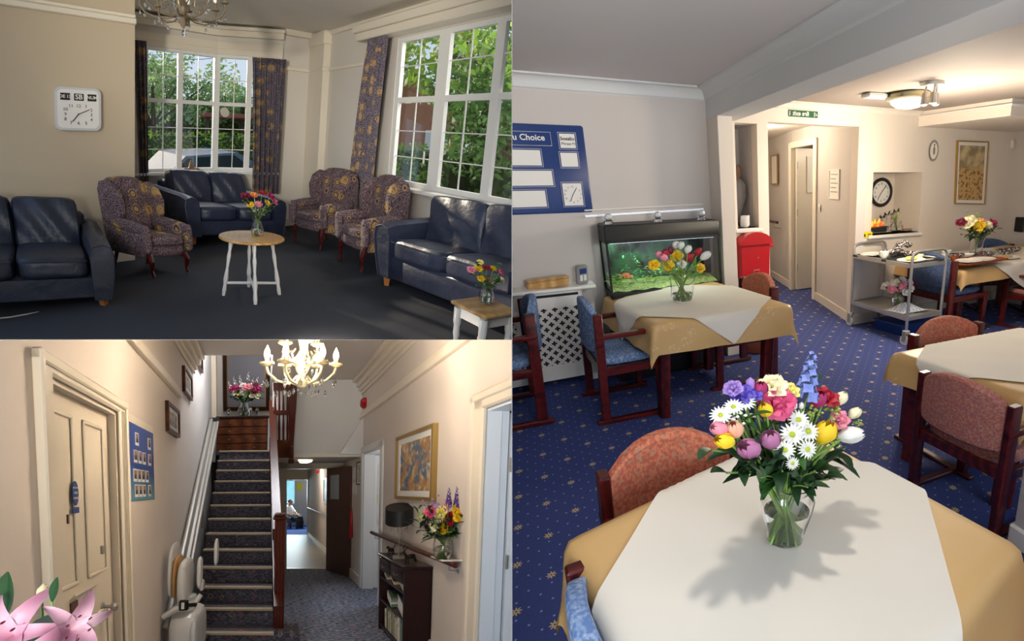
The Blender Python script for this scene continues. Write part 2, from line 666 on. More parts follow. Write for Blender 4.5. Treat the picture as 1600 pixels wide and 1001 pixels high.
def medallion(name, base, base2, gold, dark, sc=6.0, rough=0.85):
    t = NT(name)
    v = t.n('ShaderNodeTexVoronoi', i_Vector=t.pos(), i_Scale=sc, i_Randomness=0.45)
    d = v.outputs['Distance']
    ripple = t.m2('SINE', t.m2('MULTIPLY', t.n('ShaderNodeTexVoronoi', i_Vector=t.pos(), i_Scale=sc * 7).outputs['Distance'], 14.0))
    b = t.mix(t.step(ripple, -0.2, 0.7), rgb(base), rgb(base2))
    disk = t.m2('LESS_THAN', d, 0.37)
    ring = t.m2('MULTIPLY', t.m2('GREATER_THAN', d, 0.30), t.m2('LESS_THAN', d, 0.34))
    inn = t.step(t.noise(sc * 7, 2), 0.54, 0.64)
    g = t.mix(inn, rgb(gold), rgb(dark))
    col = t.mix(disk, b, g)
    col = t.mix(ring, col, rgb(base))
    t.set(Base_Color=col, Roughness=rough)
    t.bump(t.noise(150, 2), 0.25, 0.003)
    return t.m


def speckle(name, a, b, c, sc=70):
    t = NT(name)
    t.set(Base_Color=t.mix(t.step(t.noise(sc, 3), 0.4, 0.62), rgb(a), t.mix(t.step(t.noise(sc * 0.6, 2), 0.5, 0.6), rgb(b), rgb(c))), Roughness=0.9)
    t.bump(t.noise(200, 2), 0.3, 0.003)
    return t.m


def damask(name, a, b, rough=0.45):
    t = NT(name)
    v = t.n('ShaderNodeTexVoronoi', i_Vector=t.pos(), i_Scale=8.0, i_Randomness=0.7)
    m = t.m2('MULTIPLY', t.step(t.m2('SINE', t.m2('MULTIPLY', t.noise(45, 2), 22.0)), 0.4, 0.8), t.m2('LESS_THAN', v.outputs[0], 0.28))
    t.set(Base_Color=t.mix(t.m2('MULTIPLY', m, 0.55), rgb(a), rgb(b)), Roughness=rough)
    t.bump(t.noise(14, 2), 0.12, 0.01)
    return t.m


def leather(name, col, c2, rough=0.38):
    t = NT(name)
    t.set(Base_Color=t.mix(t.noise(4, 3), rgb(col), rgb(c2)), Roughness=rough)
    w = t.m2('ADD', t.m2('MULTIPLY', t.noise(7, 5), 1.0), t.m2('MULTIPLY', t.noise(120, 2), 0.08))
    t.bump(w, 0.55, 0.025)
    return t.m


M['din_wall'] = wallm('grey_white_wall_paint', 'C6BFBA')
M['din_far'] = wallm('warm_cream_wall_paint', 'DED3C6')
M['ceil'] = wallm('ceiling_paint', 'CFCAC8')
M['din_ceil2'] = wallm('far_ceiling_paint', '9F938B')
M['beam'] = wallm('beam_paint', 'D2D3D2', 0.01)
M['white'] = plain('white_gloss_paint', 'E9E6E0', 0.35)
M['cream'] = plain('cream_gloss_paint', 'E6DCCB', 0.4)
M['lou_wall'] = wallm('lounge_wall_paint', 'C3B399')
M['lou_white'] = wallm('lounge_pale_paint', 'D8D2C8')
M['lou_trim'] = plain('lounge_cream_trim', 'E4DBC9', 0.45)
M['lou_ceil'] = wallm('lounge_ceiling_paint', 'DBD4CB')
M['upvc'] = plain('white_window_frame', 'E8E8E4', 0.3)
M['hal_wall'] = wallm('hall_peach_paint', 'DDCFC0')
M['hal_wall2'] = wallm('hall_grey_paint', 'CFC6BC')
M['hal_ceil'] = wallm('hall_ceiling_paint', 'DDD4C8')
M['hal_trim'] = plain('hall_cream_gloss', 'E3D6C0', 0.32)
M['blue_carpet'] = carpet_dots()
M['fabdark'] = speckle('dark_blue_speckled_fabric', '33466A', '465A80', '56647C', 60)
M['dark_carpet'] = plain('charcoal_blue_carpet', '2E323C', 0.95, bump=0.5, bs=260, var=0.18, vs=120)
M['hall_carpet'] = carpet_persian('patterned_hall_carpet', '434A60', '9EA2B2', 'B87A60', 'BFA97C', 5.0, 0.75, (1, 2.2, 1))
M['stair_carpet'] = carpet_persian('patterned_stair_carpet', '3A3C48', '645E68', 'A85C48', 'BCA478', 8.0, 0.95, (1, .5, 1))
M['oak'] = wood('light_oak', 'B98B4E', 'DDB57A', (3, 14, 3), 0.3)
M['beech'] = plain('beech_feet', 'B9763F', 0.4)
M['rosewood'] = wood('red_mahogany', '3A0C0C', '6A1D18', (4, 4, 14), 0.3)
M['darkwood'] = wood('dark_walnut', '1E0E0A', '3C1B12', (12, 3, 3), 0.3)
M['chestwood'] = wood('brown_mahogany', '42200E', '6E3B1C', (1, 1, 5), 0.35)
M['banister'] = wood('red_brown_banister', '3B130B', '6B2A17', (8, 8, 2), 0.35)
M['doorbrown'] = plain('brown_door', '5A3A30', 0.45, var=0.1)
M['floorwood'] = wood('grey_oak_floor', '857865', 'A09480', (8, 1, 1), 0.4)
M['navy'] = leather('navy_leather', '262D42', '343C54')
M['navy_dark'] = leather('dark_navy_leather', '1A2030', '252C3E', 0.45)
M['wingfab'] = medallion('medallion_fabric', '45353C', '8A7478', 'B0905E', '7A5842', 4.3)
M['curtain'] = medallion('medallion_curtain', '433D49', '7E747E', 'A98C66', '7C5E4C', 6.0)
M['orange'] = speckle('orange_speckled_fabric', 'A8543E', 'BE7456', 'A27C66')
M['pinkish'] = speckle('rose_speckled_fabric', 'A85F52', 'B98678', '9C6F78', 90)
M['bluefab'] = speckle('blue_speckled_fabric', '56709C', '7D92B4', '9AA6B8', 60)
M['damask'] = damask('gold_damask_cloth', 'C6A069', 'E0C28C')
M['whitecloth'] = plain('white_table_linen', 'D9D1C3', 0.7, bump=0.1, bs=9)
M['chrome'] = plain('brushed_steel', 'BEBDB9', 0.42, .85)
M['brass'] = plain('brass', 'A39A78', 0.3, .8)
M['black'] = plain('black_plastic', '08080A', 0.55)
M['darkgrey'] = plain('dark_grey', '2B2C30', 0.5)
M['grey'] = plain('mid_grey', '8C8C8C', 0.5)
M['ltgrey'] = plain('light_grey_plastic', 'C9CCCD', 0.4)
M['red'] = plain('red_enamel', 'B5121C', 0.3)
M['boardblue'] = plain('menu_board_blue', '1E3A74', 0.4)
M['paper'] = plain('white_card', 'E6E3DC', 0.6)
M['ink'] = plain('black_print', '17171A', 0.6)
M['glass'] = glass('clear_glass')
M['thin'] = pane_mat('window_pane_glass')
M['yellow'] = plain('yellow_label', 'E3CF23', 0.5)
M['green'] = plain('sign_green', '1F5A3C', 0.5)
M['leaf'] = plain('leaf_green', '2E5A22', 0.45, var=0.4, vs=20)
M['leafd'] = plain('dark_leaf_green', '183A1A', 0.4, var=0.35, vs=20)
M['stem'] = plain('stem_green', '7A9A4A', 0.5, var=0.2, vs=20)
M['gold'] = plain('gilt_frame', 'B08D4E', 0.35, 0.5)
M['terra'] = plain('tan_leather', '8A4524', 0.5, var=0.15)
M['china'] = plain('white_china', 'EDEBE4', 0.15)
M['bulb'] = glow('lit_candle_bulb', 'FFE3B0', 9.0)
M['lampdisc'] = glow('lit_ceiling_diffuser', 'FFF3D8', 4.5)
M['skin'] = plain('skin', 'A9785C', 0.6)
FL = {}
for k_, c_ in dict(pink='D5507C', rosepink='E58A9A', magenta='A01F58', red='A8142A', white='E4E0D6', cream='EFE3B8', yellow='F2C51E', paleyellow='F0E07A', orange='E98A4A', peach='EFA98A',
                   purple='5B4BB0', lilac='9A7BC0', mauve='B06C92', blue='7F8FD0', lily='E6B4C4', burgundy='6E1230', green='9DB04A', deep='4B2E86').items():
    FL[k_] = plain('petal_' + k_, c_, 0.55, var=0.12, vs=60, Subsurface_Weight=0.1)
M['daisyeye'] = plain('yellow_green_flower_eye', 'A9B82E', 0.7)

# ------------------------------------------------------------------ flowers
def basis(d):
    d = Vector(d).normalized()
    a = Vector((0, 0, 1)) if abs(d.z) < 0.92 else Vector((0, 1, 0))
    x = a.cross(d).normalized()
    return Matrix((x, d.cross(x), d)).transposed()


def petal(mb, Bm, o, az, tilt, L, W, cup=0.3, curl=0.3, nu=4, nv=3, tip=1.0, r0=0.0):
    """one petal: az round the axis, tilt from the axis outward, curl bends its tip further out"""
    v = []
    ca, sa = math.cos(az), math.sin(az)
    for i in range(nu + 1):
        t = i / nu
        ang = tilt + curl * t * t
        rr = r0 + L * t * math.sin(ang)
        zz = L * t * math.cos(ang)
        w = W * math.sin(PI * min(1, (t * 0.86 + 0.12)) ** tip) ** 0.7
        for j in range(nv + 1):
            q = j / nv * 2 - 1
            lx = rr - cup * W * q * q * math.cos(ang) * 1.0
            ly = q * w * 0.5
            lz = zz + cup * W * q * q * math.sin(ang) * 0.6
            p = Vector((lx * ca - ly * sa, lx * sa + ly * ca, lz))
            v.append(Bm @ p + o)
    mb.add(v, [(i * (nv + 1) + j, (i + 1) * (nv + 1) + j, (i + 1) * (nv + 1) + j + 1, i * (nv + 1) + j + 1) for i in range(nu) for j in range(nv)])


def bloom(kind, r, d, o=(0, 0, 0), lod=1):
    mb, eye = MB(), None
    Bm, o = basis(d), Vector(o)
    nu, nv = (4, 3) if lod else (3, 2)
    if kind in ('rose', 'peony', 'ranunculus'):
        rings = ((5, 1.25, 1.0, 1.05), (5, 0.8, 0.95, 0.9), (4, 0.45, 0.85, 0.75), (3, 0.2, 0.75, 0.5)) if lod else ((5, 1.1, 1.0, 1.0), (4, 0.5, 0.9, 0.8))
        for q, (n, tl, L, W) in enumerate(rings):
            for k in range(n):
                petal(mb, Bm, o - Bm @ Vector((0, 0, r * 0.5)), 2 * PI * k / n + q * 0.7 + random.uniform(-.15, .15), tl * 0.72, r * 1.15 * L, r * 1.25 * W, -0.35, 0.25 if q == 0 else -0.55 * (q > 1), nu, nv, 1.0, r * 0.06)
        mb.ball(o + Bm @ Vector((0, 0, r * 0.05)), r * (0.42 if lod else 0.6), 6)
    elif kind == 'tulip':
        op = random.uniform(-.08, .12)       # how far it has opened
        for k in range(6):
            az0, q_ = PI * k / 3 + random.uniform(-.1, .1), 1 - .08 * (k % 2)

            def fn(u, v, az0=az0, q_=q_):
                t = u
                rad = r * q_ * (.80 * math.sin(PI * (.06 + .88 * t)) ** .7 + op * t)
                wa = 1.05 * (1 - t ** 3.5) ** .6 * (.35 + .65 * min(1, t * 3))
                a = az0 + (v * 2 - 1) * wa
                return Bm @ Vector((rad * math.cos(a), rad * math.sin(a), r * (-1 + 2.15 * t) * (1 - .06 * (v * 2 - 1) ** 2))) + o
            mb.grid(fn, 6 if lod else 4, 4)
    elif kind == 'bud':
        mb.ball(o, (r * 0.6, r * 0.6, r), 6)
    elif kind == 'daisy':
        n = 17 if lod else 11
        for k in range(n):
            petal(mb, Bm, o, 2 * PI * k / n, 1.35 + random.uniform(-.1, .12), r, r * 0.27, 0.1, 0.2, 3, 2, 0.8)
        eye = MB().ball(o + Bm @ Vector((0, 0, r * 0.05)), (r * 0.26, r * .26, r * .26), 8)
    elif kind == 'lily':
        for k in range(6):
            petal(mb, Bm, o, PI * k / 3, 0.75, r, r * (0.50 if k % 2 else 0.36), 0.25, 0.85, 8, 4, 0.8)
        eye = MB()
        for k in range(6):
            a = PI * k / 3 + .4
            q = Bm @ Vector((math.cos(a) * r * .28, math.sin(a) * r * .28, r * .62)) + o
            eye.ball(q, (r * .03, r * .07, r * .03), 6)
    elif kind == 'spike':                    # delphinium, stock: many small florets along a stalk
        n = 26 if lod else 12
        L = r * 5
        for k in range(n):
            t = k / n
            a = k * 2.4
            rr = r * (1.0 - 0.75 * t)
            q = o + Bm @ Vector((math.cos(a) * rr * .6, math.sin(a) * rr * .6, t * L))
            B2 = basis((Bm @ Vector((math.cos(a), math.sin(a), 0.4))))
            for m in range(4 if lod else 3):
                petal(mb, B2, q, PI * m / 2 + k, 0.9, rr * 0.8, rr * 0.7, 0.1, 0.3, 2, 2)
    elif kind == 'spray':                    # clusters of tiny buds
        for k in range(16 if lod else 8):
            q = o + Vector((random.gauss(0, r * .55), random.gauss(0, r * .55), random.gauss(0, r * .5)))
            mb.ball(q, r * 0.2, 5)
    return mb, eye


def blade(mb, o, d, L, W, bend=0.5, n=6, up=(0, 0, 1)):
    """a leaf blade from o along d, drooping by bend"""
    d = Vector(d).normalized()
    side = d.cross(Vector(up))
    if side.length < 0.05:
        side = Vector((1, 0, 0))
    side.normalize()
    v = []
    for i in range(n + 1):
        t = i / n
        p = Vector(o) + d * (L * t) - Vector((0, 0, bend * L * t * t))
        w = W * math.sin(PI * (t * 0.93 + 0.05)) ** 0.8
        nrm = side.cross(d) * 0.25 * w
        v += [p - side * w * .5 + nrm, p, p + side * w * .5 + nrm]
    mb.add(v, [(i * 3 + j, (i + 1) * 3 + j, (i + 1) * 3 + j + 1, i * 3 + j + 1) for i in range(n) for j in (0, 1)])


NICE = dict(rose='rose', peony='peony', ranunculus='ranunculus', tulip='tulip', bud='bud', daisy='daisy', lily='lily', spike='delphinium', spray='filler_spray')


def flower(room, base, neck_h, head, kind, col, r, label, cat='flower', group=None, d=None, lod=1, stem_r=0.003, leaf=False, foot=0.015):
    """a single stemmed flower standing in a vase: foot in the vase at base, bloom at head (room coordinates)"""
    base, head = Vector(base), Vector(head)
    nm = NICE[kind]
    fr = Fr(room, head)
    fd = Fr(room, head, 0, 0)
    root = thing(nm, label, cat, fr, group)
    if d is None:
        d = Vector((0, -0.75, 0.65)) + (head - base - Vector((0, 0, neck_h * 1.6))).normalized() * 0.8
    mb, eye = bloom(kind, r, d, (0, 0, 0), lod)
    b = mesh('bloom', mb, FL[col], root, fr, 60)
    if eye and b:
        mesh('flower_eye', eye, FL['burgundy'] if kind == 'lily' else M['daisyeye'], b, fr)
    off = head - base
    hr = math.hypot(off.x, off.y) + 1e-6
    a = random.uniform(0, 6.28)
    foot_p = -off + Vector((-off.x / hr * foot + math.cos(a) * foot * .5, -off.y / hr * foot + math.sin(a) * foot * .5, 0.008))
    neck = -off + Vector((off.x / hr * min(hr * .25, foot * 1.6), off.y / hr * min(hr * .25, foot * 1.6), neck_h))
    dd = Vector(d).normalized()
    end = -dd * r * 0.55
    pts = []
    for i in range(7):
        t = i / 6
        if t < 0.5:
            pts.append(foot_p.lerp(neck, t * 2))
        else:
            s_ = t * 2 - 1
            c1 = neck + (neck - foot_p) * 0.45
            pts.append(neck * (1 - s_) ** 2 + c1 * 2 * s_ * (1 - s_) + end * s_ ** 2)
    st = mesh('stem', MB().tube(pts, stem_r, 5), M['stem'], root, fd)
    if leaf:
        lf = MB()
        for k in range(2):
            q = pts[4].lerp(pts[5], random.random())
            blade(lf, q, Vector((random.uniform(-1, 1), random.uniform(-1, .3), random.uniform(.0, .8))), r * 3.2, r * 1.0, 0.35)
        mesh('leaf', lf, M['leafd'] if random.random() < .5 else M['leaf'], root, fd, 60)
    return root


def foliage(room, base, neck, tips, mat, label, group, L=0.07, W=0.03, name='leafy_stem', dens=5, lod=1):
    """one leafy stem per tip"""
    base = Vector(base)
    for tp in tips:
        tp = Vector(tp)
        fr = Fr(room, base, 0, 0)
        root = thing(name, label, 'leafy stem', fr, group)
        off = tp - base
        n0 = Vector((off.x * .08, off.y * .08, neck))
        pts = []
        for i in range(6):
            t = i / 5
            c1 = n0 + Vector((off.x * .25, off.y * .25, (off.z - neck) * .7))
            pts.append(n0 * (1 - t) ** 2 + c1 * 2 * t * (1 - t) + off * t * t)
        mesh('stem', MB().tube([(off.x * -.05, off.y * -.05, 0.01)] + pts, 0.0022, 5), M['stem'], root)
        lf = MB()
        for k in range(dens):
            t = 0.35 + 0.65 * k / max(1, dens - 1)
            i = min(4, int(t * 5))
            q = pts[i].lerp(pts[i + 1], t * 5 - i)
            dr = off.normalized() * .7 + Vector((random.uniform(-1, 1), random.uniform(-1, .6), random.uniform(-.5, .7)))
            blade(lf, q, dr, L * random.uniform(.7, 1.2), W * random.uniform(.8, 1.2), random.uniform(.1, .6))
        mesh('leaf_cluster', lf, mat, root, None, 60)


def vase(room, p, prof, label, group=None, name='glass_vase', water=0.6, n=20):
    fr = Fr(room, p)
    root = thing(name, label, 'vase', fr, group)
    inner = [(max(0.002, r - 0.0035), z) for r, z in prof]
    inner[0] = (inner[0][0], prof[0][1] + 0.006)
    full = prof + inner[::-1]
    mesh('vase_body', MB().lathe(full, n), M['glass'], root)
    H = prof[-1][1]
    w = [(r * 0.985 - 0.0002, z) for r, z in inner if z <= H * water]
    if len(w) > 1:
        mesh('water', MB().lathe(w, n), M['water'], root)
    return root


M['water'] = glass('vase_water', 'F4FAF4', 0.0, 1.33)


# ------------------------------------------------------------------ furniture
def dining_chair(room, p, yaw, fab, label, group='dining chairs with red wooden frames', sc=1.0, arms=True, backh=0.86, wide=1.0, rigid=.4, deep=1.0):
    """faces its local +y; red mahogany sled frame, padded arched back"""
    fr = Fr(room, (p[0], p[1], 0), yaw, rigid, sc)
    fr.M = fr.M @ np.diag([wide, deep, 1])
    root = thing('dining_chair', label, 'chair', fr, group)
    w = M['rosewood']
    for s in (-1, 1):
        mesh('back_post', MB().bevel((s * .27 - .022, -.27, .03), (s * .27 + .022, -.205, .80), .006), w, root)
        mesh('front_leg', MB().bevel((s * .27 - .02, .19, .03), (s * .27 + .02, .245, .63 if arms else .42), .006), w, root)
        mesh('floor_runner', MB().bevel((s * .27 - .022, -.31, 0), (s * .27 + .022, .29, .035), .006), w, root)
        mesh('side_rail', MB().bevel((s * .27 - .018, -.24, .36), (s * .27 + .018, .22, .42), .005), w, root)
        if arms:
            mesh('armrest', MB().bevel((s * .27 - .026, -.27, .62), (s * .27 + .026, .28, .655), .01), w, root)
    mesh('back_rail', MB().bevel((-.26, -.255, .36), (.26, -.22, .43), .005), w, root)
    mesh('front_rail', MB().bevel((-.26, .2, .35), (.26, .235, .42), .005), w, root)
    mesh('seat', MB().soft((0, -.01, .445), (.50, .46, .075), 5, 5), fab, root, None, 60)

    def arch(q):                             # arched top, gently curved across
        z = q.z
        if z > 0:
            z = z * (1.0 - 0.52 * (abs(q.x) / .265) ** 2.2)
        return (q.x, q.y - .05 * (1 - (q.x / .265) ** 2), z)
    mesh('backrest', MB().soft((0, -.235, .69), (.53, .055, (backh - .69) * 2 + .02), 8, 9, fn=arch), fab, root, None, 60)
    return root


def cloth(mb, R_, half, cen, hx, hy, z, rot=0.0, n=34, flare=.12, wav=.02, drop_scale=1.0, seed=0):
    """square linen of half-size (a,b) turned by rot laid over a table top hx by hy (half sizes)"""
    a, b = half
    c, s = math.cos(rot), math.sin(rot)
    rr = .025

    def fn(u, v):
        qx, qy = (u * 2 - 1) * a, (v * 2 - 1) * b
        x, y = qx * c - qy * s + cen[0], qx * s + qy * c + cen[1]
        tx, ty = max(-hx, min(hx, x)), max(-hy, min(hy, y))
        ex_, ey_ = x - tx, y - ty
        e = math.hypot(ex_, ey_)
        if e < 1e-6:
            return (x, y, z + .0015 * math.sin(x * 23 + seed) * math.sin(y * 19 + seed))
        dx, dy = ex_ / e, ey_ / e
        if e < rr:
            return (tx + dx * e * .9, ty + dy * e * .9, z - e * e / rr * .5)
        h = (e - rr * .5) * drop_scale
        wv = wav * math.sin((x - y) * 16 + seed) * min(1, e / .12) + wav * .5 * math.sin((x + y) * 31 + seed * 2) * min(1, e / .15)
        out = rr * .9 + flare * h + wv
        return (tx + dx * out, ty + dy * out, z - h)
    mb.grid(fn, n, n)
    return mb


def sofa(room, p, yaw, mat, label, seats=2, sw=.52, sc=1.0, group='navy leather sofas', arms=(1, 1), feet=True, dim=(1, 1, 1)):
    """faces local -y"""
    fr = Fr(room, (p[0], p[1], 0), yaw, None, sc, dim)
    root = thing('sofa', label, 'sofa', fr, group)
    W = seats * sw
    mesh('base', MB().bevel((-W / 2 - .05, -.36, .10), (W / 2 + .05, .38, .31), .02), mat, root)
    for i in range(seats):
        cx = -W / 2 + sw * (i + .5)
        sq = mesh('seat_cushion', MB().soft((cx, -.06, .385), (sw - .008, .68, .19), 7, 9, puff=.18), mat, root, None, 70)
        mesh('seam', MB().tube([(cx - sw * .46, -.402, .45), (cx - sw * .2, -.408, .452), (cx + sw * .2, -.408, .452), (cx + sw * .46, -.402, .45)], .004, 5), mat, sq)
        tl = Matrix.Translation((cx, .24, .635)) @ Matrix.Rotation(-.17, 4, 'X')
        mesh('back_cushion', MB().soft((0, 0, 0), (sw - .006, .20, .5), 9, 12, tl, fn=lambda q: (q.x, q.y - .03 * math.cos(q.x * 5) * math.cos(q.z * 5) - .012 * math.sin(q.x * 30 + q.z * 17) * (q.y < 0), q.z)), mat, root, None, 70)
    mesh('back_frame', MB().bevel((-W / 2 - .06, .30, .12), (W / 2 + .06, .42, .74), .03), mat, root)
    for s, on in zip((-1, 1), arms):
        if not on:
            continue
        o = s * (W / 2)
        prof = [(0, .10), (.13, .10), (.17, .30), (.185, .50), (.17, .575), (.10, .605), (.02, .58), (0, .50)]
        v = MB()

        def fn(u, t, o=o, s=s, prof=prof):
            y = -.40 + u * .80
            k = min(len(prof) - 1, int(t * len(prof)))
            t2 = t * len(prof) - k
            a, b = prof[k % len(prof)], prof[(k + 1) % len(prof)]
            x_, z_ = a[0] + (b[0] - a[0]) * t2, a[1] + (b[1] - a[1]) * t2
            z_ += (.06 * u if z_ > .3 else 0) - (.02 if u < .05 and z_ > .4 else 0)
            return (o + s * x_, y, z_)
        v.grid(fn, 6, 24)
        ends = [[fn(e, t / 24) for t in range(24)] for e in (0, 1)]
        for q in ends:
            v.add(q, [tuple(range(24))])
        ar = mesh('arm', v, mat, root, None, 50)
        mesh('piping', MB().tube([(q[0], q[1] - .002, q[2]) for q in [fn(0, t / 24) for t in range(3, 21)]], .005, 5), mat, ar)
    if feet:
        for sx in (-1, 1):
            for y in (-.34, .33):
                mesh('foot', MB().lathe([(.028, 0), (.042, .105)], 4, (sx * (W / 2 + .07), y, 0)), M['beech'], root)
    return root


def wing_chair(room, p, yaw, label, sc=1.0, dim=(1, 1, 1)):
    fr = Fr(room, (p[0], p[1], 0), yaw, None, sc, dim)
    root = thing('wingback_armchair', label, 'armchair', fr, 'wingback armchairs in medallion fabric')
    f = M['wingfab']
    mesh('seat_base', MB().soft((0, -.03, .32), (.56, .58, .17), 7, 5), f, root, None, 60)
    mesh('seat_cushion', MB().soft((0, -.08, .435), (.50, .56, .14), 5, 7, puff=.2), f, root, None, 60)
    tl = Matrix.Translation((0, .27, .76)) @ Matrix.Rotation(-.17, 4, 'X')
    mesh('backrest', MB().soft((0, 0, 0), (.56, .13, .78), 6, 8, tl, fn=lambda q: (q.x * (1 + .06 * q.z), q.y, q.z * (1 - .05 * (q.x / .28) ** 2))), f, root, None, 60)
    for s in (-1, 1):
        pts = [(.33, .28), (.36, .55), (.40, .98), (.36, 1.08), (.26, 1.10), (.12, 1.02), (.05, .88), (.06, .72), (.12, .62)]
        wg = MB().prism([(a - .02, b) for a, b in pts], s * .265, s * .325, 'x')
        mesh('wing', wg, f, root, None, 25)
        mesh('side_panel', MB().bevel((s * .30 - .035, -.26, .24), (s * .30 + .035, .30, .56), .015), f, root)
        ar = mesh('arm', MB().soft((s * .315, -.04, .60), (.13, .62, .13), 3, 6, fn=lambda q: (q.x, q.y, q.z + .03 * (q.y / .3))), f, root, None, 60)
        mesh('arm_front', MB().soft((s * .315, -.31, .46), (.115, .07, .34), 4, 5), f, root, None, 60)
        mesh('leg', MB().tube([(s * .26, -.28, .27), (s * .275, -.32, .19), (s * .262, -.305, .08), (s * .268, -.325, .02), (s * .268, -.33, 0)], [.042, .034, .017, .022, .024], 8), M['rosewood'], root)
        mesh('leg', MB().tube([(s * .24, .25, .27), (s * .25, .33, .02), (s * .25, .335, 0)], [.026, .018, .018], 6), M['rosewood'], root)
    return root


def frame_on_wall(room, quad, depth_dir, label, cat='picture', name='framed_picture', fw=.03, th=.025, fmat=None, inner=None, group=None, mount=None, mount_w=.0, glassy=True):
    """quad: four room points (TL, TR, BR, BL) on the wall; depth_dir points into the room"""
    q = [Vector(a) for a in quad]
    c = sum(q, Vector()) / 4
    fr = room_fr(room, c)
    root = thing(name, label, cat, fr, group)
    n = Vector(depth_dir)
    q = [a - c + n * .001 for a in q]

    def inset(w):
        r = []
        for i in range(4):
            a, b, d = q[i], q[(i + 1) % 4], q[(i - 1) % 4]
            r.append(a + (b - a).normalized() * w + (d - a).normalized() * w)
        return r
    ins = inset(fw)
    fb = MB()
    for i in range(4):
        j = (i + 1) % 4
        fb.slab([q[i], q[j], ins[j], ins[i]], n * th)
    mesh('frame', fb, fmat or M['darkwood'], root)
    cur = inset(fw * .9)
    if mount:
        i2 = inset(fw + mount_w)
        mb = MB()
        for i in range(4):
            j = (i + 1) % 4
            mb.slab([ins[i], ins[j], i2[j], i2[i]], n * th * .55)
        mesh('mount', mb, mount, root)
        cur = i2
    pic = MB().slab(cur, n * th * .4)
    mesh('picture_sheet', pic, inner or M['paper'], root)
    return root, ins, n

# ================================================================== THE DINING ROOM
D = DIN


def wall_y(name, mat, room, x0, x1, z0, z1, y, th=.12, holes=(), parts=None):
    """wall in the x-z plane at y with rectangular holes (x0, x1, z0, z1); one mesh"""
    mb = MB()
    xs = sorted({x0, x1, *[h[0] for h in holes], *[h[1] for h in holes]})
    zs = sorted({z0, z1, *[h[2] for h in holes], *[h[3] for h in holes]})
    for a, b in zip(xs, xs[1:]):
        for c, d in zip(zs, zs[1:]):
            if a < x0 - 1e-6 or b > x1 + 1e-6 or c < z0 - 1e-6 or d > z1 + 1e-6:
                continue
            if any(h[0] - 1e-6 <= a and b <= h[1] + 1e-6 and h[2] - 1e-6 <= c and d <= h[3] + 1e-6 for h in holes):
                continue
            mb.box((a, y, c), (b, y + th, d))
    return struct(name, mb, mat, room)


def wall_x(name, mat, room, y0, y1, z0, z1, x, th=.12, holes=()):
    mb = MB()
    ys = sorted({y0, y1, *[h[0] for h in holes], *[h[1] for h in holes]})
    zs = sorted({z0, z1, *[h[2] for h in holes], *[h[3] for h in holes]})
    for a, b in zip(ys, ys[1:]):
        for c, d in zip(zs, zs[1:]):
            if any(h[0] - 1e-6 <= a and b <= h[1] + 1e-6 and h[2] - 1e-6 <= c and d <= h[3] + 1e-6 for h in holes):
                continue
            mb.box((x, a, c), (x + th, b, d))
    return struct(name, mb, mat, room)


struct('floor', MB().box((-.8, -.8, -.06), (5.6, 8.4, 0)), M['blue_carpet'], D)
wall_y('wall_back', M['din_wall'], D, -.8, 1.58, 0, 2.31, 4.0)
wall_y('wall_front', M['din_far'], D, 1.58, 5.62, 0, 2.31, 4.0, holes=((1.73, 1.95, 1.14, 2.06), (2.06, 3.10, 0, 2.08), (3.31, 4.01, .98, 1.64)))
struct('ceiling', MB().box((-.8, -.8, 2.31), (1.5, 4.1, 2.36)), M['ceil'], D)
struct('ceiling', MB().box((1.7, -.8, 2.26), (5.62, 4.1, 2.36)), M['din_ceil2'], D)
struct('trim_beam', MB().bevel((1.47, -.8, 2.07), (1.73, 4.0, 2.36), .004), M['beam'], D)
struct('wall_pier', MB().bevel((1.47, 3.74, 0), (1.60, 4.0, 2.07), .004), M['din_far'], D)
struct('wall_right', MB().box((5.5, -.8, 0), (5.62, 4.0, 2.3)), M['din_wall'], D)
# recesses
nb = MB()
nb.box((1.70, 4.42, 1.08), (2.0, 4.46, 2.1)).box((1.70, 4.12, 1.08), (1.73, 4.42, 2.1)).box((1.95, 4.12, 1.08), (1.98, 4.42, 2.1)).box((1.70, 4.12, 1.08), (2.0, 4.42, 1.14)).box((1.70, 4.12, 2.06), (2.0, 4.42, 2.1))
struct('wall_recess', nb, M['din_wall'], D)
nb = MB()
nb.box((3.27, 4.45, .92), (4.05, 4.49, 1.7)).box((3.27, 4.12, .92), (3.31, 4.45, 1.7)).box((4.01, 4.12, .92), (4.05, 4.45, 1.7)).box((3.27, 4.12, .92), (4.05, 4.45, .98)).box((3.27, 4.12, 1.64), (4.05, 4.45, 1.7))
struct('wall_recess', nb, M['din_far'], D)
struct('trim_1', MB().bevel((1.69, 3.96, 1.10), (1.98, 4.15, 1.14), .008), M['white'], D)
struct('trim_2', MB().bevel((3.26, 3.955, .945), (4.04, 4.2, .98), .008), M['white'], D)
# coving: concave profile along the ceiling


def cove(mb, a, b, n, drop=.10, outw=.10, z=2.31, lip=.012):
    """from a to b along the wall foot line, n points into the room"""
    a, b, n = Vector(a), Vector(b), Vector(n).normalized()
    prof = [(0, -drop - lip), (.012, -drop)]
    for i in range(6):
        t = i / 5 * PI / 2
        prof.append((.015 + (outw - .015) * (1 - math.cos(t)), -drop + (drop - lip) * math.sin(t)))
    prof += [(outw + lip, -lip), (outw + lip, 0), (0, 0)]
    pa = [a + n * x + Vector((0, 0, z + h)) for x, h in prof]
    pb = [b + n * x + Vector((0, 0, z + h)) for x, h in prof]
    m = len(prof)
    mb.add(pa + pb, [tuple(range(m))[::-1], tuple(range(m, 2 * m))] + [(i, (i + 1) % m, m + (i + 1) % m, m + i) for i in range(m)])


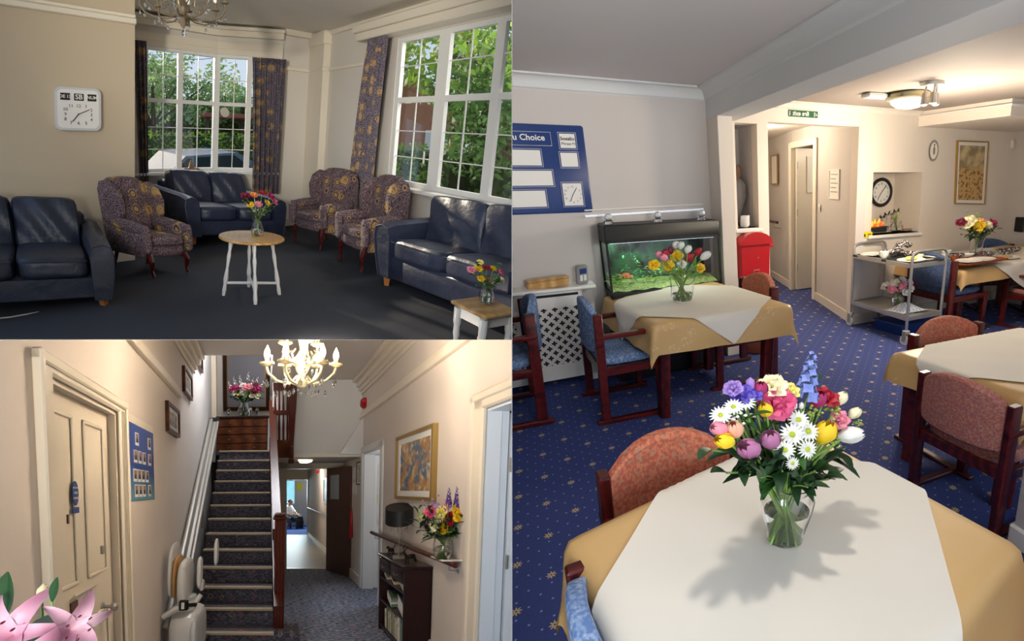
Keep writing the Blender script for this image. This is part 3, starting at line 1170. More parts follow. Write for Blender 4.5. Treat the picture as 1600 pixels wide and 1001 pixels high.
mb = MB(); cove(mb, (-.8, 4.0, 0), (1.47, 4.0, 0), (0, -1, 0), .085, .085)
struct('trim_3', mb, M['beam'], D, 50)
mb = MB(); cove(mb, (1.47, 4.0, 0), (1.47, -.8, 0), (-1, 0, 0), .085, .085)
struct('trim_4', mb, M['beam'], D, 50)
mb = MB(); cove(mb, (1.73, 4.0, 0), (3.9, 4.0, 0), (0, -1, 0), .05, .05, 2.26)
struct('trim_5', mb, M['din_far'], D, 50)
# dropped soffit in the far corner
struct('ceiling_soffit', MB().prism([(3.90, 4.0), (4.14, 3.08), (5.5, 3.04), (5.5, 4.0)], 2.11, 2.26), M['din_far'], D)
struct('trim_6', MB().slab([(3.885, 4.0, 2.2), (4.12, 3.06, 2.2), (4.12, 3.06, 2.215), (3.885, 4.0, 2.215)], (.02, .01, 0)).slab([(4.12, 3.065, 2.2), (5.5, 3.025, 2.2), (5.5, 3.025, 2.215), (4.12, 3.065, 2.215)], (0, .02, 0)), M['white'], D)
# skirtings
sk = MB().box((3.10, 3.97, 0), (5.5, 4.0, .11)).box((5.47, 0, 0), (5.5, 4, .11)).box((-.8, 3.98, 0), (1.47, 4.0, .1)).box((1.6, 3.975, 0), (2.06, 4.0, .1))
struct('baseboard_front', sk, M['cream'], D)
# corridor beyond the opening
P0, P1, P2, P3 = (3.10, 4.0), (3.40, 5.24), (3.44, 5.95), (3.74, 7.4)


def wseg(mb, a, b, z0, z1, th=.1):
    d = Vector((b[0] - a[0], b[1] - a[1], 0)).normalized()
    n = Vector((d.y, -d.x, 0)) * th
    mb.slab([(a[0], a[1], z0), (b[0], b[1], z0), (b[0], b[1], z1), (a[0], a[1], z1)], n)


mb = MB(); wseg(mb, P0, P1, 0, 2.26); wseg(mb, P1, P2, 2.05, 2.26); wseg(mb, P2, P3, 0, 2.26)
struct('wall_corridor', mb, M['din_wall'], D)
struct('wall_corridor', MB().box((1.95, 7.4, 0), (4.9, 7.5, 2.26)).box((1.96, 4.12, 0), (2.06, 7.4, 2.26)), M['din_far'], D)
struct('ceiling_corridor', MB().box((1.9, 4.1, 2.26), (4.9, 7.5, 2.31)), M['din_far'], D)
mb = MB()
for a, b in ((P0, P1), (P2, P3)):
    d = Vector((b[0] - a[0], b[1] - a[1], 0)).normalized()
    n = Vector((d.y, -d.x, 0)) * -.018
    mb.slab([(a[0], a[1], 0), (b[0], b[1], 0), (b[0], b[1], .11), (a[0], a[1], .11)], n)
struct('baseboard_corridor', mb, M['cream'], D)
mb = MB()
for a in (P1, P2):
    mb.box((a[0] - .035, a[1] - .035, 0), (a[0] + .05, a[1] + .035, 2.10))
mb.slab([(P1[0] - .03, P1[1], 2.03), (P2[0] - .03, P2[1], 2.03), (P2[0] - .03, P2[1], 2.11), (P1[0] - .03, P1[1], 2.11)], (.08, 0, 0))
struct('door_frame', mb, M['cream'], D)
dr = struct('door_1', MB().bevel((3.47, 5.86, .01), (4.25, 5.90, 2.03), .004), M['cream'], D)
mesh('hinge', MB().tube([(3.475, 5.85, .3), (3.475, 5.85, .4)], .009).tube([(3.475, 5.85, 1.1), (3.475, 5.85, 1.2)], .009).tube([(3.475, 5.85, 1.75), (3.475, 5.85, 1.85)], .009), M['chrome'], dr)
struct('wall_side_room', MB().box((4.8, 4.4, 0), (4.9, 7.4, 2.26)), M['din_far'], D)
q = [D.y(u, v, 5.855) for u, v in ((1261, 244), (1276, 244), (1276, 300), (1261, 300))]
frame_on_wall(D, q, (0, -1, 0), 'cream framed notice with two small panels on the open white corridor door', 'picture', 'framed_notice', .012, .012, M['cream'])
# foreground pier at the right edge
struct('wall_foreground', MB().bevel((1.665, .80, 0), (1.75, .985, 2.26), .004), M['din_wall'], D)
struct('baseboard_foreground', MB().bevel((1.65, .79, 0), (1.76, 1.0, .10), .008), M['white'], D)

# --- wall items
# menu board
c = D.y(861, 262, 4.0)
fr = room_fr(D, (0, 4.0, 0))
root = thing('menu_board', 'large navy blue menu board reading u Choice with white cards beside the room divider', 'menu board', fr)
mesh('board', MB().bevel((-.55, -.022, 1.34), (.465, 0, 1.98), .012), M['boardblue'], root)
bz = lambda u, v: D.y(u, v, 3.978)


def wrect(u0, v0, u1, v1, yy, th=.004):
    a, b = D.y(u0, v0, 4.0 + yy), D.y(u1, v1, 4.0 + yy)
    return (a.x, yy - th, b.z), (b.x, yy, a.z)


def outline(mb, a, b, w=.003, yy=-.0225):
    (x0, _, z0), (x1, _, z1) = a, b
    for p, q in (((x0 - w, z0 - w), (x1 + w, z0)), ((x0 - w, z1), (x1 + w, z1 + w)), ((x0 - w, z0), (x0, z1)), ((x1, z0), (x1 + w, z1))):
        mb.box((p[0], yy - .003, p[1]), (q[0], yy, q[1]))


cards = dict(title=(790, 204, 862, 227), a=(790, 233, 847, 258), b=(790, 266, 865, 289), c=(790, 298, 855, 322), d=(873, 208, 900, 231), e=(875, 238, 904, 260), k=(878, 286, 912, 320))
ol = MB()
for kx, (u0, v0, u1, v1) in cards.items():
    a, b = wrect(u0, v0, u1, v1, -.022)
    if kx == 'title':
        outline(ol, a, b, .002)
        continue
    outline(ol, (a[0] - .008, 0, a[2] - .008), (b[0] + .008, 0, b[2] + .008), .002)
    cd = mesh('clock_face' if kx == 'k' else 'card', MB().box(a, b), M['paper'], root)
    if kx == 'd':
        t = MB()
        put(t, text('Soxalio', .034, .0008, True), ((a[0] + b[0]) / 2, -.0275, b[2] - .036))
        put(t, text('Phraza Pr', .026, .0008), ((a[0] + b[0]) / 2 + .004, -.0275, a[2] + .03))
        mesh('lettering', t, M['ink'], cd)
    if kx == 'k':
        cx, cz = (a[0] + b[0]) / 2, (a[2] + b[2]) / 2
        t = MB()
        for n_ in range(12):
            an = n_ * PI / 6
            put(t, text(str(n_ or 12), .018, .0006), (cx + .058 * math.sin(an), -.0275, cz + .058 * math.cos(an)))
        mesh('numerals', t, M['ink'], cd)
        mesh('clock_hands', MB().tube([(cx - .022, -.029, cz - .05), (cx, -.029, cz), (cx + .03, -.029, cz + .045)], .0022, 4), M['ink'], cd)
mesh('card_outline', ol, M['paper'], root)
t = MB()
tp = D.y(828, 214, 3.97)
put(t, text('u Choice', .058, .0008, True), (tp.x - .008, -.0235, tp.z))
mesh('lettering', t, M['paper'], root)
# exit sign, dark green
a, b = D.y(1232, 171, 4.0), D.y(1277, 184, 4.0)
fr = room_fr(D, ((a.x + b.x) / 2, 4.0, (a.z + b.z) / 2))
w, h = (b.x - a.x) / 2, (a.z - b.z) / 2
root = thing('exit_sign', 'small dark green sign with pale mirrored lettering above the corridor opening', 'sign', fr)
mesh('sign_plate', MB().box((-w, -.01, -h), (w, 0, h)), M['green'], root)
t = MB()
put(t, text("fire exit", .056, .0008, True), (-.03, -.011, 0), (-1, 0, 0))
t.box((w * .72, -.012, -h * .7), (w * .76, -.011, h * .7)).box((-w * .98, -.012, -h * .7), (-w * .93, -.011, h * .7))
t.tube([(w * .8, -.012, -h * .5), (w * .86, -.012, 0), (w * .8, -.012, h * .5)], .003, 4).tube([(w * .86, -.012, .005), (w * .95, -.012, -h * .5)], .003, 4)
mesh('lettering', t, M['paper'], root)
# post box on the wall
fr = room_fr(D, (1.855, 4.0, .67))
root = thing('post_box', 'bright red rounded-top wall post box beside the pier', 'post box', fr)
prof = [(-.145, 0), (.135, 0), (.145, .33)] + [(.15 * math.cos(a), .33 + .10 * math.sin(a)) for a in [PI * i / 10 for i in range(11)]] + [(-.145, .33)]
mesh('box_body', MB().prism(prof, -.12, 0, 'y'), M['red'], root)
mesh('hood', MB().prism([(.165 * math.cos(a), .325 + .115 * math.sin(a)) for a in [PI * i / 10 for i in range(11)]], -.15, 0, 'y'), M['red'], root)
mesh('lock', MB().ball((.02, -.123, .2), .008, 6).tube([(-.03, -.123, .055), (.03, -.123, .055), (.03, -.123, .085), (-.03, -.123, .085), (-.03, -.123, .055)], .0025, 4), M['chrome'], root)
mesh('latch', MB().box((.14, -.12, .29), (.19, -.10, .31)), M['red'], root)
# recess: framed photo, statue, cup
fr = room_fr(D, (1.86, 4.40, 1.72))
root = thing('wall_picture', 'dark small picture high in the narrow recess beside the pier', 'picture', fr)
mesh('frame', MB().box((-.115, -.01, 0), (.02, .01, .23)), M['darkgrey'], root)
mesh('picture_sheet', MB().box((-.09, -.014, .03), (0, -.009, .2)), M['ltgrey'], root)
M['stone'] = plain('grey_stone_figure', '8B8781', 0.7, var=.25, vs=18, bump=.3, bs=30)
M['tanfig'] = plain('tan_carved_figure', '8F6E55', 0.7, var=.3, vs=18)
fr = Fr(D, (1.825, 4.27, 1.14), 0, None, .92)
root = thing('statue', 'tall carved tan and grey figure standing in the narrow recess above the red post box', 'statue', fr)
mesh('figure', MB().lathe([(.028, .16), (.05, .27), (.06, .38), (.05, .45), (.022, .50), (.034, .54), (.028, .60), (.005, .63)], 10), M['tanfig'], root)
mesh('skirt', MB().lathe([(.02, .06), (.045, .14), (.085, .30), (.075, .42), (.04, .48)], 12), M['stone'], root)
mesh('pedestal', MB().lathe([(.05, 0), (.045, .02), (.012, .06), (.014, .1)], 10), M['darkgrey'], root)
solo('cup', 'small cream cup at the sill edge of the narrow recess', 'cup', MB().lathe([(.026, 0), (.038, .02), (.036, .11), (.030, .11), (.028, .02)], 14), M['china'], Fr(D, (1.845, 4.10, 1.14)))
# corridor handrail and pictures
root = thing('handrail', 'short red wooden handrail on the pale corridor wall', 'handrail', room_fr(D, (3.55, 6.5, 0)))
mesh('rail', MB().tube([(-.02, .75, .985), (-.14, -.15, .985)], .022), M['rosewood'], root)
mesh('bracket', MB().tube([(-.13, 0, .97), (-.12, 0, .9), (.0, 0, .88)], .008, 6), M['chrome'], root)
q = [Vector((3.47, 5.95 + .72, z_)) for z_ in (1.0,)]
yy = (6.9, 6.55)
qd = [(3.615, 6.9, 2.0), (3.545, 6.55, 2.0), (3.545, 6.55, 1.55), (3.615, 6.9, 1.55)]
frame_on_wall(D, qd, (-1, .2, 0), 'pale picture on the corridor wall seen at the edge of the opening', 'picture', 'framed_picture', .02, .02, M['gold'])
# framed notice, switch on the angled wall


def onseg(u, v):                             # point on the angled corridor wall
    d = D.ray(u, v)
    a, b = Vector((*P0, 0)), Vector((*P1, 0))
    n = Vector((b.y - a.y, a.x - b.x, 0))
    t = n.dot(a) / (n.x * d[0] + n.y * d[1])
    return Vector((d[0] * t, d[1] * t, D.h + d[2] * t))


nw = Vector((-(P1[1] - P0[1]), P1[0] - P0[0], 0)).normalized()
q = [onseg(u, v) for u, v in ((1297, 264), (1313, 264), (1312, 311), (1296, 310))]
root, ins, n = frame_on_wall(D, q, nw, 'tall narrow white framed notice on the grey wall beside the corridor', 'notice', 'framed_notice', .014, .014, M['white'])
t = MB()
for k in range(5):
    a, b = ins[0].lerp(ins[3], .12 + k * .16), ins[1].lerp(ins[2], .12 + k * .16)
    t.slab([a.lerp(b, .12), a.lerp(b, .85 - .2 * (k % 2)), a.lerp(b, .85 - .2 * (k % 2)) - Vector((0, 0, .01)), a.lerp(b, .12) - Vector((0, 0, .01))], n * .008)
mesh('print', t, M['grey'], root)
a = onseg(1281, 324)
root = thing('light_switch', 'white light switch on the grey wall beside the corridor', 'light switch', room_fr(D, a))
mesh('switch_plate', MB().slab([(-.02, -.05, -.045), (.02, .05, -.045), (.02, .05, .045), (-.02, -.05, .045)], nw * .01), M['white'], root)
mesh('rocker', MB().slab([(-.006, -.014, -.02), (.006, .014, -.02), (.006, .014, .02), (-.006, -.014, .02)], nw * .016), M['white'], root)
# oval plate, landscape print, thermostat, dark box, socket label
a = D.y(1458, 235, 3.99)
root = thing('wall_plate', 'oval beige decorative wall plate with a small figure', 'wall plate', room_fr(D, a))
S2 = Matrix.Rotation(PI / 2, 4, 'X') @ Matrix.Diagonal((.78, 1.25, 1, 1))
mesh('rim', MB().lathe([(.07, 0), (.088, .004), (.09, .014), (.07, .01)], 24, m=S2, cap=False), M['stone'], root)
mesh('plate_centre', MB().lathe([(.001, .012), (.07, .011), (.07, .0)], 24, m=S2, cap=False), M['paper'], root)
mesh('figure', MB().ball((0, -.015, .0), (.018, .006, .05), 6).ball((0, -.015, .06), (.012, .006, .014), 6), M['tanfig'], root)
t_ = NT('golden_landscape_print')
g3 = t_.n('ShaderNodeSeparateXYZ', i_0=t_.pos()).outputs[2]
nz_ = t_.noise(26, 5)
far = t_.mix(t_.step(t_.noise(6, 4), .4, .62), rgb('8C7B58'), rgb('CDB98A'))
near = t_.mix(t_.step(nz_, .5, .6), rgb('C19A5A'), rgb('6E4C26'))
t_.set(Base_Color=t_.mix(t_.step(t_.m2('ADD', g3, t_.m2('MULTIPLY', nz_, .1)), .09, .12), near, far), Roughness=.4)
M['landscape'] = t_.m
q = [D.y(u, v, 4.0) for u, v in ((1494, 219), (1543, 221), (1537, 319), (1490, 318))]
frame_on_wall(D, q, (0, -1, 0), 'tall golden landscape print with flowers in a slim gilt frame', 'picture', 'framed_print', .014, .025, M['gold'], M['landscape'], None, M['paper'], .035)
a = D.y(1581, 225, 3.99)
solo('wall_sensor', 'small cream sensor box high in the far corner', 'sensor', MB().bevel((-.03, -.03, -.05), (.03, .01, .05), .006), M['cream'], room_fr(D, a))
a = D.x(1594, 350, 5.49)
solo('wall_box', 'small black box on the right wall beside the corner', 'wall box', MB().bevel((-.03, -.06, -.09), (.01, .06, .09), .008), M['black'], room_fr(D, a))
a = D.y(1355, 366, 3.99)
root = thing('warning_label', 'small yellow warning label below the left end of the recess shelf', 'label', room_fr(D, a))
mesh('label_sheet', MB().box((-.07, -.002, -.03), (.07, .008, .03)), M['yellow'], root)
mesh('print', MB().prism([(-.05, -.018), (-.02, -.018), (-.035, .015)], -.004, -.002, 'y').box((0, -.004, .0), (.05, -.002, .008)).box((0, -.004, -.018), (.05, -.002, -.01)), M['ink'], root)
# recess contents
M['flame'] = NT('orange_flame_picture')
t_ = M['flame']
nn = t_.noise(18, 3)
t_.set(Base_Color=t_.mix(t_.step(nn, .4, .6), rgb('E0521A'), rgb('F7B83A')), Emission_Color=t_.mix(t_.step(nn, .4, .6), rgb('E0521A'), rgb('F7B83A')), Emission_Strength=.8)
M['flame'] = t_.m
a = D.y(1376, 300, 4.44)
RX = Matrix.Rotation(PI / 2, 4, 'X')
root = thing('round_clock', 'round dark rimmed wall clock inside the recess', 'clock', room_fr(D, (a.x, 4.44, a.z)))
mesh('rim', MB().lathe([(.13, 0), (.165, .0), (.17, .02), (.15, .035), (.13, .02)], 32, m=RX, cap=False), M['black'], root)
fc = mesh('clock_face', MB().lathe([(.001, .012), (.132, .012), (.132, 0)], 32, m=RX, cap=False), M['paper'], root)
t = MB()
for n_ in range(12):
    an = n_ * PI / 6
    put(t, text(str(n_ or 12), .034, .0006), (.1 * math.sin(an), -.015, .1 * math.cos(an)))
mesh('numerals', t, M['ink'], fc)
mesh('clock_hands', MB().tube([(-.05, -.018, -.075), (0, -.018, 0), (.07, -.018, .08)], .004, 4), M['ink'], fc)
root = thing('fire_ornament', 'small electric fire ornament with orange flames inside the recess', 'ornament', Fr(D, (3.58, 4.28, .98)))
mesh('grate', MB().box((-.1, -.06, 0), (.1, .05, .05)).box((-.11, -.07, .05), (.11, .06, .06)), M['darkgrey'], root)
fb = MB()
for k in range(9):
    x_ = -.085 + k * .021
    fb.lathe([(.001, .05), (.018, .075), (.014, .11), (.002, .13 + .03 * math.sin(k * 2.1))], 7, (x_, .01 * math.sin(k * 3), 0))
mesh('flames', fb, M['flame'], root)
root = thing('ornament', 'small white rounded ornament at the left of the recess', 'ornament', Fr(D, (3.40, 4.20, .98)))
mesh('ornament_body', MB().lathe([(.03, 0), (.045, .03), (.04, .12), (.02, .19), (.001, .2)], 12), M['china'], root)
mesh('knob', MB().ball((0, 0, .235), (.03, .03, .022), 8), M['stone'], root)
nv = (3.82, 4.17, .98)
vase(D, nv, [(.03, 0), (.06, .02), (.065, .06), (.04, .1), (.045, .12)], 'small round glass bowl of white flowers inside the recess', n=12)
for k in range(7):
    flower(D, nv, .11, (nv[0] + random.uniform(-.09, .09), nv[1] + random.uniform(-.05, .05), nv[2] + random.uniform(.15, .22)), 'spray', 'white' if k % 3 else 'green', .035, 'cluster of small white blossoms in the recess bowl', 'flower', 'white flowers in the recess bowl', lod=0)
for k in range(4):
    root = thing('butterfly_ornament', 'tiny dark butterfly ornament perched behind the recess flowers', 'ornament', Fr(D, (3.72 + .07 * k, 4.30, 1.14 + .03 * (k % 2) + .03 * (k > 1))), 'dark butterflies above the recess flowers')
    mesh('wing', MB().prism([(0, 0), (-.03, .035), (-.035, -.01)], -.003, .003, 'y').prism([(0, 0), (.03, .045), (.035, -.005)], -.003, .003, 'y'), M['darkgrey'], root)
    mesh('wire', MB().tube([(0, 0, -.10), (0, 0, .01)], .002, 4), M['leafd'], root)
solo('pebble_dish', 'small brown dish at the right end of the recess', 'dish', MB().lathe([(.02, 0), (.045, .015), (.04, .03), (.01, .035)], 10), M['tanfig'], Fr(D, (3.945, 4.12, .98)))

# --- ceiling lights
lp = D.z(1420, 145, 2.26)
root = thing('ceiling_light', 'lit round brass rimmed ceiling light', 'ceiling light', Fr(D, (lp.x, lp.y, 2.26), 0, 0))
mesh('rim', MB().lathe([(.17, 0), (.185, -.02), (.185, -.05), (.16, -.06), (.15, -.05)], 28, cap=False), M['brass'], root)
mesh('diffuser', MB().lathe([(.158, -.045), (.145, -.08), (.10, -.11), (.05, -.12), (.001, -.122)], 28, cap=False), M['lampdisc'], root)
sp = D.z(1457, 128, 2.26)
root = thing('spotlight_bar', 'brushed metal ceiling spotlight fitting with lit spots', 'ceiling light', Fr(D, (sp.x, sp.y, 2.26), 20, .2))
mesh('ceiling_plate', MB().lathe([(.09, 0), (.09, -.025), (.001, -.03)], 20), M['chrome'], root)
for k, (dx, dy) in enumerate(((-.05, .03), (.02, -.03), (-.07, -.05))):
    ar = mesh('spot_arm', MB().tube([(dx * .6, dy, -.02), (dx, dy, -.08)], .008, 6), M['chrome'], root)
    hd = mesh('spot_head', MB().lathe([(.018, -.08), (.022, -.09), (.03, -.16), (.026, -.16)], 12, (dx, dy, 0)), M['chrome'], root)
    if k != 2:
        mesh('bulb', MB().ball((dx, dy, -.158), (.024, .024, .012), 8), M['bulb'], hd)
vp = D.z(1378, 146, 2.26)
root = thing('ceiling_vent', 'flat slotted grey ceiling fitting left of the round brass light', 'ceiling fitting', Fr(D, (vp.x, vp.y, 2.26), 0, .2))
mesh('vent_body', MB().bevel((-.17, -.06, -.035), (.17, .06, 0), .01), M['ltgrey'], root)
mesh('slats', MB().box((-.15, -.061, -.03), (.15, -.059, -.026)).box((-.15, -.061, -.02), (.15, -.059, -.016)), M['grey'], root)

# --- radiator cover with pierced grille
t_ = NT('pierced_cross_grille')
s3 = t_.n('ShaderNodeSeparateXYZ', i_0=t_.pos())
gx, gz = s3.outputs[0], s3.outputs[2]


def crosses(ox, oz, P_=.078):
    fx = t_.m2('ABSOLUTE', t_.m2('SUBTRACT', t_.m2('FRACT', t_.m2('ADD', t_.m2('MULTIPLY', gx, 1 / P_), ox)), .5))
    fz = t_.m2('ABSOLUTE', t_.m2('SUBTRACT', t_.m2('FRACT', t_.m2('ADD', t_.m2('MULTIPLY', gz, 1 / P_), oz)), .5))
    a = t_.m2('MULTIPLY', t_.m2('LESS_THAN', fx, .09), t_.m2('LESS_THAN', fz, .25))
    b = t_.m2('MULTIPLY', t_.m2('LESS_THAN', fz, .09), t_.m2('LESS_THAN', fx, .25))
    return t_.m2('MAXIMUM', a, b)


t_.set(Base_Color=t_.mix(t_.m2('MAXIMUM', crosses(20, 20), crosses(20.5, 20.5)), rgb('E2DDD8'), rgb('1A1512')), Roughness=.6)
M['grille'] = t_.m
fr = room_fr(D, (0, 3.8, 0))
root = thing('radiator_cover', 'white radiator cover with a pierced cross pattern grille below the menu board', 'radiator cover', fr)
mesh('shelf', MB().bevel((-.7, -.03, .765), (.395, .2, .79), .006), M['white'], root)
cb = MB()
for a, b in (((-.7, 0, .64), (.37, .02, .765)), ((-.7, 0, .05), (.37, .02, .17)), ((.285, 0, .0), (.37, .02, .765)), ((-.20, 0, .05), (-.10, .02, .765)), ((.35, .02, 0), (.37, .2, .765))):
    cb.box(a, b)
mesh('cabinet', cb, M['white'], root)
mesh('grille', MB().box((-.6, .008, .16), (.29, .014, .65)), M['grille'], root)
mesh('slot', MB().box((-.12, -.001, .725), (.26, .004, .745)), M['black'], root)
# wooden tray and radio handset on the shelf
pt = D.y(856, 449, 3.86)
root = thing('wooden_box', 'plain oak box lying on the radiator cover', 'box', Fr(D, (pt.x, 3.87, .79)))
mesh('box_body', MB().bevel((-.135, -.045, 0), (.135, .045, .06), .01), M['oak'], root)
mesh('lid', MB().bevel((-.138, -.048, .06), (.138, .048, .075), .006), M['oak'], root)
pt = D.y(910, 443, 3.86)
root = thing('cordless_phone', 'small grey and blue cordless handset on the radiator cover', 'phone', Fr(D, (pt.x, 3.87, .79), 8))
mesh('handset', MB().bevel((-.038, -.025, 0), (.038, .025, .15), .012), M['grey'], root)
mesh('screen', MB().box((-.024, -.028, .085), (.024, -.024, .125)), M['boardblue'], root)
mesh('keypad', MB().box((-.022, -.028, .03), (-.004, -.024, .075)).box((.004, -.028, .03), (.022, -.024, .075)), M['paper'], root)
# --- aquarium
t_ = NT('aquarium_green_backdrop')
n1 = t_.noise(7, 6)
t_.set(Base_Color=t_.mix(t_.step(n1, .35, .7), rgb('050F0E'), rgb('2F5C3E')), Roughness=.5)
M['aqback'] = t_.m
M['gravel'] = speckle('aquarium_gravel', '7FA05A', 'B9C77A', '566B3A', 60)
fr = Fr(D, (.935, 3.775, 0), 0, .0)
root = thing('aquarium', 'black framed glass aquarium glowing green behind the tulip table', 'aquarium', fr)
hb = MB().bevel((-.455, -.175, 1.13), (.455, .175, 1.255), .008)
mesh('hood', hb, M['black'], root)
cab = MB().bevel((-.45, -.17, 0), (.45, .17, .70), .006)
mesh('cabinet', cab, M['black'], root)
fb = MB().box((-.455, -.18, .70), (.455, .18, .735)).box((-.455, -.18, 1.12), (.455, .18, 1.14))
for x_ in (-.455, .44):
    for y_ in (-.18, .165):
        fb.box((x_, y_, .70), (x_ + .015, y_ + .015, 1.14))
mesh('tank_frame', fb, M['black'], root)
mesh('glass_panel', MB().box((-.44, -.174, .735), (.44, -.170, 1.12)), M['thin'], root)
mesh('glass_panel', MB().box((-.448, -.17, .735), (-.445, .17, 1.12)), M['thin'], root)
mesh('glass_panel', MB().box((.445, -.17, .735), (.448, .17, 1.12)), M['thin'], root)
mesh('backdrop', MB().box((-.44, .15, .735), (.44, .155, 1.12)), M['aqback'], root)
mesh('gravel', MB().grid(lambda u, v: ((u - .5) * .87, (v - .5) * .32, .745 + .035 * v + .006 * math.sin(u * 40) * math.cos(v * 20)), 30, 8), M['gravel'], root)
mesh('light_tube', MB().tube([(-.42, -.12, 1.122), (.42, -.12, 1.122)], .009, 8), glow('aquarium_tube_light', 'DDF2FF', 5.0), root)
mesh('filter', MB().box((.36, -.02, .80), (.42, .10, 1.1)), M['black'], root)
M['aqleaf'] = plain('aquarium_plant_green', '3FA05A', .5, var=.4, vs=14)
M['aqleaf2'] = plain('aquarium_moss_green', '7FB23A', .6, var=.4, vs=20)
for k, (x_, hh, nn, mt) in enumerate(((-.22, .24, 42, 'aqleaf'), (-.36, .09, 50, 'aqleaf2'), (-.05, .13, 40, 'aqleaf2'), (.12, .10, 36, 'aqleaf2'), (.30, .12, 24, 'aqleaf'))):
    pb = MB()
    for j in range(nn):
        z_ = random.random() ** .8 * hh
        blade(pb, (max(-.41, min(.41, x_ + random.gauss(0, .04))), random.uniform(-.05, .1), .76 + z_), (random.gauss(0, 1), random.gauss(0, .6), random.uniform(0, 1.1)), .05, .016, .3, 3)
    solo('aquarium_plant', ('tall feathery green water plant left of centre in the aquarium', 'low bright moss clump at the left end of the aquarium', 'mossy green water plant at the middle of the aquarium floor', 'low moss patch right of the aquarium centre', 'small water plant at the right end of the aquarium')[k], 'water plant', pb, M[mt], Fr(D, (.915, 3.775, 0), 0, 0))
for x_, z_ in ((-.30, .865), (-.27, .845)):
    ff = Fr(D, (.915 + x_, 3.68, z_))
    root2 = thing('goldfish', 'small orange goldfish swimming above the moss in the aquarium', 'fish', ff, 'goldfish in the aquarium')
    mesh('body', MB().ball((0, 0, 0), (.028, .009, .014), 8), FL['orange'], root2)
    mesh('tail', MB().prism([(-.024, 0), (-.045, .014), (-.04, 0), (-.045, -.014)], -.001, .001, 'y'), FL['orange'], root2)
ad = bpy.data.lights.new('aquarium_lamp', 'AREA')
ad.shape = 'RECTANGLE'; ad.size = .8; ad.size_y = .12; ad.energy = 2.4; ad.color = (.85, 1, .85)
ao = bpy.data.objects.new('aquarium_lamp', ad)
C.objects.link(ao)
f_ = Fr(D, (.915, 3.74, 1.10))
ao.location = Vector(f_.o)
# glass shelf light and three ornaments on the hood
root = thing('wall_light_strip', 'long thin clear light strip on the wall above the aquarium', 'light strip', room_fr(D, (.92, 3.97, 1.31)))
mesh('strip', MB().tube([(-.52, 0, 0), (.47, 0, .02)], .009, 6), glow('pale_light_strip', 'F4F8FF', .3), root)
mesh('strip', MB().tube([(-.52, 0, .045), (.47, 0, .065)], .006, 6), M['white'], root)
for k, u in enumerate((959, 1024, 1087)):
    pt = D.z(u, (347, 346, 343)[k], 1.256)
    root = thing('glass_ornament', ('clear glass ornament at the left end of the aquarium top', 'clear glass bird ornament at the middle of the aquarium top', 'clear glass ornament at the right end of the aquarium top')[k], 'ornament', Fr(D, (.915 + (-.38, 0, .37)[k], 3.74, 1.256)), 'glass ornaments on the aquarium')
    mesh('ornament_base', MB().lathe([(.03, 0), (.032, .02), (.016, .035)], 8), M['glass'], root)
    mesh('ornament_top', MB().lathe([(.014, .03), (.028, .045), (.022, .07), (.006, .08)], 8), M['brassglass'] if 'brassglass' in M else M['ltgrey'], root)


# --- dining tables with cloths
def dining_table(room, cen, rot, hx, hy, z, label, gold_half, white_half, wrot, gl, wl, woff=(0, 0), drop=.95, flare=.16, legins=.07, rigid=None):
    fr = Fr(room, (cen[0], cen[1], 0), rot, rigid)
    root = thing('dining_table', label, 'table', fr, 'dining tables under gold cloths')
    mesh('tabletop', MB().bevel((-hx + .004, -hy + .004, z - .035), (hx - .004, hy - .004, z - .004), .005), M['rosewood'], root)
    for sx in (-1, 1):
        for sy in (-1, 1):
            x_, y_ = sx * (hx - legins), sy * (hy - legins)
            mesh('leg', MB().bevel((x_ - .028, y_ - .028, 0), (x_ + .028, y_ + .028, z - .035), .005), M['rosewood'], root)
    mesh('apron', MB().box((-hx + .05, -hy + .05, z - .11), (hx - .05, -hy + .07, z - .035)).box((-hx + .05, hy - .07, z - .11), (hx - .05, hy - .05, z - .035)).box((-hx + .05, -hy + .05, z - .11), (-hx + .07, hy - .05, z - .035)).box((hx - .07, -hy + .05, z - .11), (hx - .05, hy - .05, z - .035)), M['rosewood'], root)
    solo('tablecloth', gl, 'tablecloth', cloth(MB(), None, gold_half, (0, 0), hx, hy, z, 0, 44, flare, .005, drop, cen[0]), M['damask'], fr, 'gold tablecloths', ang=60)
    solo('overlay_cloth', wl, 'tablecloth', cloth(MB(), None, white_half, woff, hx + .014, hy + .014, z + .006, wrot, 40, flare, .006, drop, cen[1]), M['whitecloth'], fr, 'white overlay cloths', ang=60)
    return fr


T1 = dining_table(D, (.905, 3.155), -2, .39, .44, .72, 'small dining table in front of the aquarium', (.60, .65), (.455, .455), PI / 4 + .05,
                  'gold tablecloth on the table in front of the aquarium', 'white diagonal overlay cloth under the tulip vase', (0, -.02), 1.0, .16)
